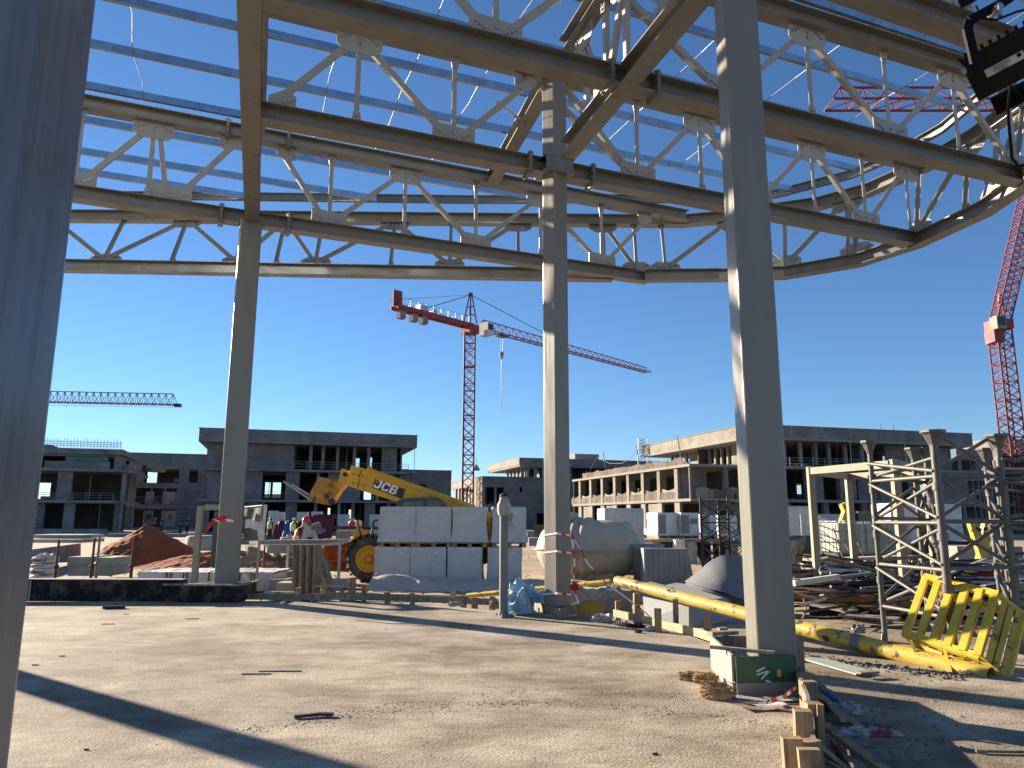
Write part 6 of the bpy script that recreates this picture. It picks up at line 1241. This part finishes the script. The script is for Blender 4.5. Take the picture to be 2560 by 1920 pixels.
    q = MB(); dR = Matrix.Rotation(tilt, 3, 'Y'); q.lathe([(.118, 0), (.117, .03), (.105, .085), (.07, .125), (.03, .14), (0, .143)], (0, 0, 0), n=22); q.sheet(lambda a, k: V((cos((a-.5)*2.2)*(.11+.06*k), sin((a-.5)*2.2)*(.115+.02*k), .004-.012*k)), 10, 2); q.tube((-.11, 0, .06), (.11, 0, .06), .012, 6) if 0 else None
    q.v = [tuple(dR @ V(v)+hc+V((.01, 0, .03))) for v in q.v]; q.build('hard_hat', hat, t)
    return t
REDH = mat('red_hard_hat', (.55, .012, .015), .3, 0, .05, 5, spec=.6)
pw = at(742, 1400, 22.0); person('worker in red hard hat and orange vest bending over the grey machine', (pw.x, 22.0, GZ), -.15, VEST, MAROON, REDH, 'work')
for u, y, vest, hat, pose, lab in [(733, 50, HIVIS, WHT, 'stand', 'distant worker in yellow vest in front of the maroon tarpaulin'), (467, 88, NAVY, WHT, 'stand', 'distant worker in white helmet left of the slim column'), (403, 92, NAVY, WHT, 'walk', 'distant dark clothed worker behind the tip of the earth mound'), (385, 95, RED, WHT, 'stand', 'distant worker in red beside the earth mound tip'), (450, 90, NAVY, BLKP, 'walk', 'distant stooping worker near the long barrier'), (674, 60, HIVIS, BLKP, 'stand', 'distant worker behind the mesh gate'), (2130, 30, MAROON, REDH, 'stand', 'worker hidden behind the caged tanks'), (1600, 102, MAROON, WHT, 'stand', 'worker on the sunlit balcony of the right building')]:
    z = GZ if u != 1600 else 3.95
    p = at(u, 1330, y); person(lab, (p.x, y, z), 1.2, vest, NAVY, hat, pose, detail=False)

# ================================================================== LEFT AND CENTRE YARD
# grey saw machine on table
t = thing('stone_saw', 'grey table saw machine in front of the worker', 'machine', tuple(at(795, 1400, 21.8)))
plate([(758, 1347), (766, 1320), (775, 1314), (782, 1320), (790, 1346), (790, 1352), (756, 1352)], 21.8, .5, 'housing', mat('machine_grey', (.40, .385, .34), .6, 0, .1, 5), t)
m = MB(); m.tube(at(780, 1318, 21.6), at(800, 1312, 21.6), .09, 12); m.lathe([(0, -.03), (.10, -.02), (.10, .02), (0, .03)], at(797, 1326, 21.5), V((.2, -.9, .2)), 18); m.path([at(790, 1322, 21.6), at(805, 1330, 21.6), at(812, 1324, 21.6)], .05, 8); m.tube(at(770, 1314, 21.6), at(768, 1308, 21.6), .05, 8); m.build('motor', GREYP, t, world=True)
m = MB(); m.b2(at(768, 1340, 21.5).x, at(780, 1340, 21.5).x, 21.5, 21.56, at(768, 1348, 21.5).z, at(768, 1343, 21.5).z); m.build('label', BLKP, t, world=True)
t = thing('work_table', 'long steel work table behind the upright boards', 'table', tuple(gp(740, 1470)))
m = MB(); m.bar(at(665, 1355, 20.0), at(860, 1353, 19.6), .75, .10); m.build('table_top', GREYP, t, world=True); m = MB(); m.bar(at(660, 1355, 19.7), at(672, 1364, 19.7), .1, .12); m.build('bracket', WHT, t, world=True)
m = MB(); m.bar(at(795, 1363, 18.9), at(858, 1358, 18.9), .09, .06); m.build('rail', GALVP, t, world=True)
for u, y in ((850, 18.8), (802, 20.2), (721, 20.2)): p = at(u, 1360, y); m = MB(); m.bar((p.x, y, GZ), (p.x, y, p.z), .06, .06, up=V((0, 1, 0))); m.build('leg', GALVP, t, world=True)
MB_ = MB(); MB_.bar(at(674, 1372, 21), at(795, 1372, 20.8), .3, .24); one('metal_channel', MB_, GREYP, 'grey channel lying behind the work table', 'beam')
t = thing('board_stack', 'stack of weathered boards standing upright in front of the worker', 'boards', tuple(gp(768, 1484, 0)))
for k in range(11):
    u = 741+k*5.6; y = 16.6+.05*(k % 3); a = at(u-3, 1484, y); b_ = at(u-1+k*.2, 1363, y+.12); a.z = GZ; m = MB(); m.bar(a, b_, .05, .35, up=V((0, 1, 0))); m.build('board', WOODG if k % 3 else WOOD, t, world=True)
for i, (P, lab) in enumerate([(((808, 1395, 17.2), (832, 1482, 16.6)), 'first board leaning right of the upright stack'), (((800, 1375, 17.5), (818, 1480, 16.9)), 'second board leaning right of the upright stack')]):
    m = MB(); m.bar(at(*P[0]), at(*P[1]), .05, .3, up=V((0, 1, 0))); one('leaning_board', m, WOODG, lab, 'board')
for i, (a, c, v0, v1, y, mm, lab) in enumerate([(719, 742, 1428, 1455, 18.3, CONC, 'upper concrete block left of the upright boards'), (695, 738, 1457, 1485, 17.0, CONCL, 'lower pale concrete block left of the upright boards'), (677, 720, 1448, 1480, 17.6, CONC, 'sloping concrete piece left of the upright boards'), (818, 862, 1450, 1478, 18, CONCL, 'pale block right of the leaning boards'), (837, 864, 1327, 1351, 20.5, WOODG, 'plank box standing on the end of the work table')]):
    x0, x1 = at(a, 1400, y).x, at(c, 1400, y).x; z0, z1 = at(a, v1, y).z, at(a, v0, y).z; m = MB(); m.b2(x0, x1, y, y+.5, max(GZ, z0) if i != 4 else z0, z1); one('block', m, mm, lab, 'block')
crumple('rubble_sheet', 'brown grey crumpled sheet draped behind the mesh gate', 'sheet', (at(690, 1420, 21.2).x, 21.4, GZ), 1.0, .5, .62, mat('brown_sheet', (.15, .125, .10), .9, 0, .3, 4), 51, 24, 3.2, .5)
for i, (u, v, y, s_) in enumerate([(668, 1408, 20.6, .25), (640, 1402, 21, .2), (705, 1428, 20, .22), (728, 1432, 20, .25)]): m = MB(); m.bar(at(u-14, v+3, y), at(u+16, v, y), .12, .05); one('lath', m, WOODG, ('first', 'second', 'third', 'fourth')[i]+' short lath in the rubble behind the gate', 'lath')
m = MB(); m.b2(at(800, 1400, 24).x, at(885, 1400, 24).x, 24, 26, GZ, at(800, 1375, 24).z)
EARTH = mat('red_earth', (.33, .085, .018), .95, 0, .25, 1.5, .9, 9, col2=(.19, .045, .012), mscale=1.6)
def mound(label, cx, cy, rx, ry, h, seed, ridge=0, nm='earth_mound'):
    m = MB()
    def P(a, k):
        x = (a-.5)*2; y = (k-.5)*2; r = sqrt(x*x+y*y); z = max(0, 1-r)**1.05*(1+ridge*(x > 0)*0); z += .08*noise.noise(V((x*3+seed, y*3, 0)))*min(1, 3*r)*min(1, 3*max(0, 1-r))+.05*noise.noise(V((x*11, y*11, seed)))*min(1, 4*max(0, 1-r))
        return V((cx+x*rx*(1 if x < 0 else ridge or 1), cy+y*ry, GZ-.01+h*z))
    m.sheet(P, 60, 50, False); o = one(nm, m, EARTH, label, 'earth mound', loc=(cx, cy, GZ)); return o
mp = at(366, 1330, 30); mound('steep pile of red brown earth left of the slim column', mp.x, 30, 2.4, 2.6, mp.z-GZ+.32, 2, 1.2)
mound('low ridge of red earth running behind the slim column', at(560, 1400, 27).x, 27, 3.4, 1.5, .75, 5, 1.1); mound('low red earth mound behind the gate posts', at(505, 1400, 25).x, 25, 2.2, 1.2, .55, 8, 1)
m = MB(); m.sheet(lambda a, k: V((at(802, 1400, 26).x+a*1.9, 26+.25*noise.noise(V((a*8, k*8, 1)))-k*.0, GZ+k*(1.05+.06*noise.noise(V((a*9, 0, 0)))))), 24, 14, False); m.sheet(lambda a, k: V((at(802, 1400, 26).x+a*1.9, 26+k*1.4, GZ+1.05+.06*noise.noise(V((a*9, k*6, 0))))), 24, 10, False); one('earth_bank', m, EARTH, 'square cut bank of red earth left of the telehandler wheel', 'earth bank')
# jacks / props
for i, (u, v0, v1, y, mm, lab) in enumerate([(148, 1349, 1452, 17.2, RUST, 'red brown adjustable prop nearest to the left edge'), (237, 1345, 1452, 17.0, RUST, 'brown prop left of the red earth pile'), (250, 1340, 1446, 17.6, GREYP, 'dark prop close behind the brown one'), (336, 1343, 1450, 17.0, RUST, 'rusty prop in front of the red earth pile'), (663, 1345, 1430, 20.4, PINK, 'red prop under the left end of the work table')]):
    p = at(u, v0, y); t = thing('steel_prop', lab, 'prop', (p.x, y, GZ), 0, 'adjustable steel props standing upright'); m = MB(); m.tube((p.x, y, GZ), (p.x, y, GZ+(p.z-GZ)*.55), .035, 12); m.build('outer_tube', mm, t, world=True)
    m = MB(); m.tube((p.x, y, GZ+(p.z-GZ)*.55), (p.x, y, p.z), .026, 12); m.build('inner_tube', mm, t, world=True); m = MB(); m.lathe([(.035, 0), (.06, .02), (.06, .06), (.035, .08)], (p.x, y, GZ+(p.z-GZ)*.5), n=12); m.build('collar', mm, t, world=True); m = MB(); m.box((p.x, y, GZ+.01), (.16, .16, .02)); m.build('foot_plate', mm, t, world=True)
# pallets / blocks left
def boxy(name, label, cat, a, c, v0, v1, y, d_, m, rz=0.0, group=None):
    x0, x1 = at(a, 1400, y).x, at(c, 1400, y).x; z1 = at(a, v0, y).z; z0 = max(GZ, at(a, v1, y).z); b = MB(); b.box(((x0+x1)/2, y+d_/2, (z0+z1)/2), (x1-x0, d_, z1-z0), rz=rz); return one(name, b, m, label, cat, group=group)
for i, (a, c, v0, v1, y) in enumerate([(172, 224, 1416, 1440, 21.6), (226, 276, 1418, 1440, 21.8), (168, 222, 1392, 1415, 21.7), (224, 278, 1394, 1417, 21.9)]):
    boxy('cast_block', ('lower left', 'lower right', 'upper left', 'upper right')[i]+' pale green grey block of the square pile at the left', 'block', a, c, v0, v1, y, 1.2, mat('block_pale%d' % i, (.26+.02*i, .265+.02*i, .24), .85, 0, .12, 3, .2, 15), .02)
b = MB(); b.add([tuple(v) for v in (at(60, 1412, 24), at(202, 1404, 30), at(202, 1358, 30), at(60, 1376, 24), at(60, 1412, 24.6), at(202, 1404, 30.6), at(202, 1358, 30.6), at(60, 1376, 24.6))], [(0, 1, 2, 3), (7, 6, 5, 4), (3, 2, 6, 7), (0, 3, 7, 4), (1, 5, 6, 2), (0, 4, 5, 1)]); one('precast_panel', b, CONC, 'long concrete panel receding behind the leftmost prop', 'precast panel')
boxy('precast_panel', 'upper long pale panel behind the leftmost blocks', 'precast panel', 60, 193, 1337, 1346, 33, 2, CONCL); boxy('precast_panel', 'second long pale panel just below the upper one', 'precast panel', 60, 192, 1348, 1357, 32, 2, CONCL)
for a, c, v0, v1, y, lab in ((262, 345, 1334, 1356, 70, 'left part of the long grey barrier behind the earth pile'), (392, 500, 1334, 1354, 70, 'right part of the long grey barrier behind the earth pile'), (590, 700, 1336, 1352, 60, 'grey barrier seen between the gate posts'), (560, 610, 1345, 1362, 52, 'lower barrier piece behind the gate posts'), (80, 250, 1322, 1334, 80, 'low wall in front of the leftmost building')): boxy('concrete_barrier', lab, 'barrier', a, c, v0, v1, y, .8, CONC)
t = thing('rounded_culvert', 'rounded pale concrete piece left of the slim column', 'precast piece', tuple(at(490, 1378, 38)))
b = MB(); x0 = at(470, 1360, 38).x; x1 = at(540, 1360, 38).x; b.lathe([(0, 0), (.75, 0), (.8, .12), (.8, .66), (.7, .72), (0, .72)], (x0+.4, 38.8, at(490, 1377, 38).z), n=20); b.b2(x0+.4, x1, 38, 39.6, at(490, 1377, 38).z, at(490, 1347, 38).z); b.build('body', CONCL, t, world=True)
for a, c, v0, v1, y, lab in ((648, 700, 1354, 1362, 30, 'flat pale round slab on the ground behind the mesh gate'), (690, 722, 1344, 1353, 31, 'flat round pale slab beside the worker'), (706, 724, 1338, 1345, 32, 'upper round pale slab beside the worker')): b = MB(); x0 = at(a, v0, y).x; x1 = at(c, v0, y).x; b.lathe([(0, at(a, v1, y).z), ((x1-x0)/2, at(a, v1, y).z), ((x1-x0)/2, at(a, v0, y).z), (0, at(a, v0, y).z)], ((x0+x1)/2, y+.6, 0), n=22); one('round_slab', b, CONCL, lab, 'slab')
# cement bags with brand lettering
for i, (v0, v1, lab) in enumerate([(1391, 1409, 'top white printed bag of the small stack at the left edge'), (1410, 1422, 'second bag down in the left edge stack'), (1421, 1438, 'third, lettered bag in the left edge stack'), (1439, 1453, 'bottom bag of the left edge stack')]):
    y = 21.0; x0, x1 = at(73, 1400, y).x, at(116, 1400, y).x; z0, z1 = at(73, v1, y).z, at(73, v0, y).z; t = thing('cement_bag', lab, 'bag', ((x0+x1)/2, y, z0), 0, 'printed bags stacked at the left'); b = MB(); cxm = (x0+x1)/2; cz = (z0+z1)/2; hw = (x1-x0)/2; hh = (z1-z0)/2
    def PB(a, k):
        th = a*2*pi; ph = (k-.5)*pi; e = .45; f_ = lambda v: (abs(v)**e)*(1 if v >= 0 else -1)
        return V((cxm+hw*f_(cos(ph))*f_(cos(th)), y+.35+.35*f_(cos(ph))*f_(sin(th)), cz+hh*f_(sin(ph))+.008*noise.noise(V((a*20, k*9, i)))))
    b.sheet(PB, 32, 12); b.build('sack', WHT, t, world=True)
    if i in (0, 2): lm = text('WÜNSCH', 'lettering', BLKP, t, Matrix.Translation((cxm, y-.012, cz-.02)) @ Matrix.Rotation(pi/2, 4, 'X'), .105, .002, .003)
    else: m = MB(); m.b2(cxm-hw*.8, cxm+hw*.8, y-.006, y-.002, cz-.02, cz+.03); m.build('printed_band', mat('grey_print', (.25, .24, .24)), t, world=True)
crumple('plastic_film', 'white film end on top of the bag stack', 'film', at(112, 1397, 21.1), .22, .2, .12, WHT, 61, 12, 3, .5)
# long wrapped packs behind the black wall
for i, (a, c, lab) in enumerate([(345, 520, 'left long white wrapped pack behind the black wall'), (525, 683, 'right long white wrapped pack behind the slim column')]):
    y = 18.0; x0, x1 = at(a, 1450, y).x, at(c, 1450, y).x; t = thing('wrapped_pack', lab, 'pack', ((x0+x1)/2, y, GZ)); b = MB(); z1 = at(a, 1430, y).z
    b.sheet(lambda q, k: V((x0+(x1-x0)*q, y-.02+.03*noise.noise(V((q*12, k*4, i))), GZ+(z1-GZ)*k+.02*noise.noise(V((q*20, 0, i))))), 40, 6); b.sheet(lambda q, k: V((x0+(x1-x0)*q, y-.02+k*1.5, z1+.03*noise.noise(V((q*14, k*5, i))))), 40, 8); b.b2(x0+.02, x1-.02, y+.03, y+1.4, GZ, z1-.04); b.build('wrap', WHT, t, world=True)
    for k in (.42, .48, .66, .71): m = MB(); x = x0+(x1-x0)*k; m.b2(x-.015, x+.015, y-.06, y-.05, GZ+.02, z1); m.build('strap', BLKP, t, world=True)
for i in range(9):
    p = at(168+i*21, 1450, 17.2+.1*(i % 3)); m = MB(); m.tube((p.x-.35, p.y+.2*(i % 2), GZ+.14+.04*(i % 2)), (p.x+.35, p.y-.15, GZ+.12), .035, 8); one('pipe_offcut', m, (GALVP, GREYP, RUST)[i % 3], 'short pipe end lying behind the black wall, number %s from the left' % ('one', 'two', 'three', 'four', 'five', 'six', 'seven', 'eight', 'nine')[i], 'pipe', group='short pipes behind the black wall')
m = MB(); m.bar(at(345, 1430, 19.6), at(400, 1418, 19.9), .12, .04); one('lath', m, CLOTH, 'pale board lying on the left white pack', 'board')
# door frame and mesh gate
t = thing('gate_frame', 'beige steel door frame standing around the slim column', 'frame', tuple(gp(548, 1460))); GF = mat('gate_beige', (.29, .275, .21), .6, 0, .12, 3)
g1, g2 = at(502, 1265, 17.4), at(600, 1266, 17.6)
m = MB(); m.bar((g1.x-.02, 17.4, GZ), (g1.x, 17.4, g1.z), .12, .12, up=V((0, 1, 0))); m.build('post', GF, t, world=True); m = MB(); m.bar((g2.x+.02, 17.6, GZ), (g2.x, 17.6, g2.z), .11, .12, up=V((0, 1, 0))); m.build('post', GF, t, world=True)
m = MB(); m.bar(g1+V((.1, 0, -.03)), g2+V((-.08, 0, -.03)), .12, .13); m.build('head_rail', GF, t, world=True)
m = MB(); m.b2(g1.x+.12, g2.x-.1, 17.9, 17.93, .5, g1.z-.12); m.build('dark_sheet', mat('teal_glass_sheet', (.02, .05, .06), .3), t, world=True)
t = thing('mesh_gate', 'wire mesh gate leaf with white cloth tied to it right of the slim column', 'gate', tuple(gp(640, 1470)))
e1, e2 = at(613, 1268, 17.8), at(656, 1264, 17.2); b1, b2_ = at(607, 1462, 17.8), at(639, 1470, 17.2); b1.z = b2_.z = GZ
mg = bpy.data.materials.new('wire_mesh'); mg.use_nodes = True; N = mg.node_tree.nodes; L = mg.node_tree.links; bs = N['Principled BSDF']; bs.inputs['Base Color'].default_value = (.36, .33, .26, 1)
m = MB()
def gq(a, k): return (e1*(1-a)+e2*a)*k+(b1*(1-a)+b2_*a)*(1-k)
for i in range(36):
    for sgn in (1, -1):
        a0 = i/36*4-3; P = []
        for s in range(13):
            k = s/12; a = a0+k*3 if sgn > 0 else 1-(a0+k*3)
            if 0 <= a <= 1: P.append(gq(a, k)+V((0, .01*sgn, 0)))
        if len(P) > 1: m.path(P, .0035, 3, False)
m.build('wire_mesh', mg, t, world=True, kind='stuff')
m = MB(); m.bar(e2, b2_, .05, .05, up=V((0, 1, 0))); m.build('post', GF, t, world=True); m = MB(); m.bar(e2+V((.08, 0, .02)), at(655, 1352, 17.1), .06, .05, up=V((0, 1, 0))); m.build('post', WHT, t, world=True); m = MB(); m.tube(e1, e2, .02, 6); m.build('top_rail', GF, t, world=True)
m = MB(); m.sheet(lambda a, k: gq(a, .98-k*.36)+V((0, -.03-.03*sin(a*8+k*4), 0)), 10, 6); m.build('grey_netting', mat('grey_shade_net', (.13, .125, .11), .9), t, world=True)
m = MB(); m.sheet(lambda a, k: at(613+47*a, 1299+5*a+22*k, 17.0)+V((0, .03*sin(a*11)+.02*sin(k*7), .02*sin(a*7))), 14, 6); m.sheet(lambda a, k: at(643+9*a+3*k, 1318+32*k, 16.98)+V((0, .02*sin(k*9), 0)), 3, 8); m.build('white_cloth', WHT, t, world=True)
# tarp and stacked panels in front of the far building
TARP = mat('maroon_tarpaulin', (.12, .012, .02), .7, 0, .15, 2, .2, 6); BT = mat('blue_tarpaulin', (.015, .09, .32), .6)
def tarp(label, prof, y, d_, m_, seed):
    b = MB(); n = len(prof)
    def P(a, k):
        s_ = a*(n-1); i = min(int(s_), n-2); f_ = s_-i; u = prof[i][0]*(1-f_)+prof[i+1][0]*f_; v = prof[i][1]*(1-f_)+prof[i+1][1]*f_; tp = at(u, v, y); q = tp.z-GZ
        return V((tp.x, y-d_*(1-k)**.7+.12*noise.noise(V((a*9+seed, k*3, 0))), GZ+q*min(1, k*1.0)+.05*noise.noise(V((a*14, k*5, seed)))*k))
    b.sheet(P, 50, 14); b.sheet(lambda a, k: P(a, 1)+V((0, d_*k, -.3*k)), 50, 3); return one('tarpaulin', b, m_, label, 'tarpaulin')
tarp('big maroon tarpaulin draped over a stack behind the worker', [(735, 1306), (760, 1298), (785, 1287), (810, 1285), (838, 1286), (839, 1290)], 56, 1.0, TARP, 3); tarp('left lobe of maroon tarpaulin beside the blue one', [(690, 1308), (705, 1300), (730, 1302), (745, 1308)], 55.5, .8, TARP, 6); tarp('small bright blue tarpaulin between the maroon ones', [(712, 1306), (722, 1300), (737, 1302), (740, 1308)], 54.6, .6, BT, 9)
rs = random.Random(5)
for i, (a, c, v0) in enumerate([(664, 684, 1277), (684, 702, 1280), (662, 690, 1296), (674, 694, 1307), (736, 762, 1280), (772, 797, 1279), (840, 866, 1286), (842, 868, 1308), (858, 880, 1296), (920, 950, 1286), (896, 912, 1330)]):
    boxy('insulation_panel', 'pale panel stacked outside the far building, '+['leftmost upper', 'second upper', 'leftmost lower', 'small low', 'behind the tarpaulin left', 'behind the tarpaulin middle', 'right of the tarpaulin upper', 'right of the tarpaulin lower', 'beside the prop rack', 'above the telehandler wheel', 'near the telehandler wheel'][i], 'panel', a, c, v0, 1336, 62-.4*i, .6, mat('panel_pale%d' % i, (.40+.02*(i % 3), .43+.02*(i % 3), .46), .8, 0, .08, 1), group='pale panels stacked before the far building')
# thin kiosk of pipes near telehandler
t = thing('pipe_rack', 'black pipes with yellow timber stand left of the telehandler wheel', 'rack', tuple(at(900, 1400, 24)))
m = MB(); m.tube(at(835, 1319, 24), at(945, 1320, 24), .05, 10); m.build('pipe', BLKP, t, world=True); m = MB(); m.bar(at(905, 1323, 24), at(903, 1362, 24), .35, .35, up=V((0, 1, 0))); m.build('timber_stand', mat('orange_timber', (.36, .19, .05), .8), t, world=True)
m = MB(); m.path([at(893, 1318, 23.6), at(905, 1352, 23.6)], .03, 6); m.build('lever', BLKP, t, world=True); m = MB(); m.lathe([(0, -.1), (.09, -.06), (.1, .05), (0, .12)], at(879, 1309, 24), n=12); m.build('valve', RED, t, world=True); m = MB(); m.lathe([(0, -.12), (.12, -.08), (.12, .08), (0, .12)], at(896, 1309, 24), n=12); m.build('meter', WHT, t, world=True)
m = MB(); m.poly([at(878, 1375, 23), at(896, 1340, 23), at(898, 1375, 23)], V((0, 1, 0)), .3); one('white_sheet_scrap', m, WHT, 'white triangular sheet leaning beside the telehandler wheel', 'sheet')
for i, (u0, u1, v, y, m_, lab) in enumerate([(855, 905, 1473, 16.2, REDP, 'red bar lying behind the formwork left of the pallets'), (635, 735, 1481, 15.9, WHT, 'thin white rail lying behind the formwork board'), (780, 860, 1465, 16.5, GALVP, 'grey rail lying behind the leaning boards'), (600, 660, 1480, 15.9, WOODG, 'pale lath lying beside the black footing')]):
    m = MB(); m.bar(at(u0, v, y), at(u1, v, y), .05, .04); one('rail_piece', m, m_, lab, 'rail')
# far clutter in front of the middle buildings
for a, c, v0, v1, y, m_, nm, cat, lab in ((1318, 1336, 1330, 1346, 60, GREYP, 'dark_drum_far', 'drum', 'dark drum on the sand just right of the fourth pallet column'), (1322, 1346, 1345, 1365, 40, CONC, 'concrete_barrier', 'barrier', 'concrete barrier between the pallets and the middle column'), (1336, 1420, 1312, 1334, 78, mat('far_machine_orange', (.30, .13, .02), .6, 0, .3, 1), 'parked_machine', 'machine', 'orange and dark machine parked before the middle building'), (1130, 1180, 1318, 1336, 85, CONCL, 'site_cabin', 'cabin', 'low pale cabin below the red crane mast'), (1616, 1638, 1321, 1336, 45, WHT, 'parked_van', 'van', 'small white van between the tall wrapped pallet and the drums'), (1604, 1640, 1347, 1366, 33, WRAP, 'wrapped_crate', 'crate', 'low white wrapped crate right of the tank'), (1690, 1714, 1350, 1372, 30, WHT, 'white_carton', 'carton', 'white carton among the dark drums'), (1855, 1884, 1345, 1368, 30, CONCL, 'pale_crate', 'crate', 'pale crate behind the broad column'), (2396, 2560, 1366, 1400, 24, CONC, 'concrete_tub', 'concrete tub', 'grey concrete tub behind the right shoring tower'), (2490, 2530, 1316, 1338, 45, BLKP, 'dark_machine', 'machine', 'dark machine far behind the right shoring tower')):
    boxy(nm, lab, cat, a, c, v0, v1, y, 1.4, m_)
# loose sand clods in the middle ground
rs = random.Random(9); b = MB()
for i in range(1500):
    x = rs.uniform(-16, 14); y = 16+rs.random()**1.5*22; s = rs.uniform(.01, .05); b.lathe([(0, -s*.2), (s, 0), (s*.6, s*.5), (0, s*.7)], (x, y, GZ+.03), V((rs.uniform(-.4, .4), rs.uniform(-.4, .4), 1)), 5, False)
o = b.build('sand_clods', SAND); o['kind'] = 'stuff'; tag(o, 'clods and pebbles scattered over the sandy yard', 'pebbles')
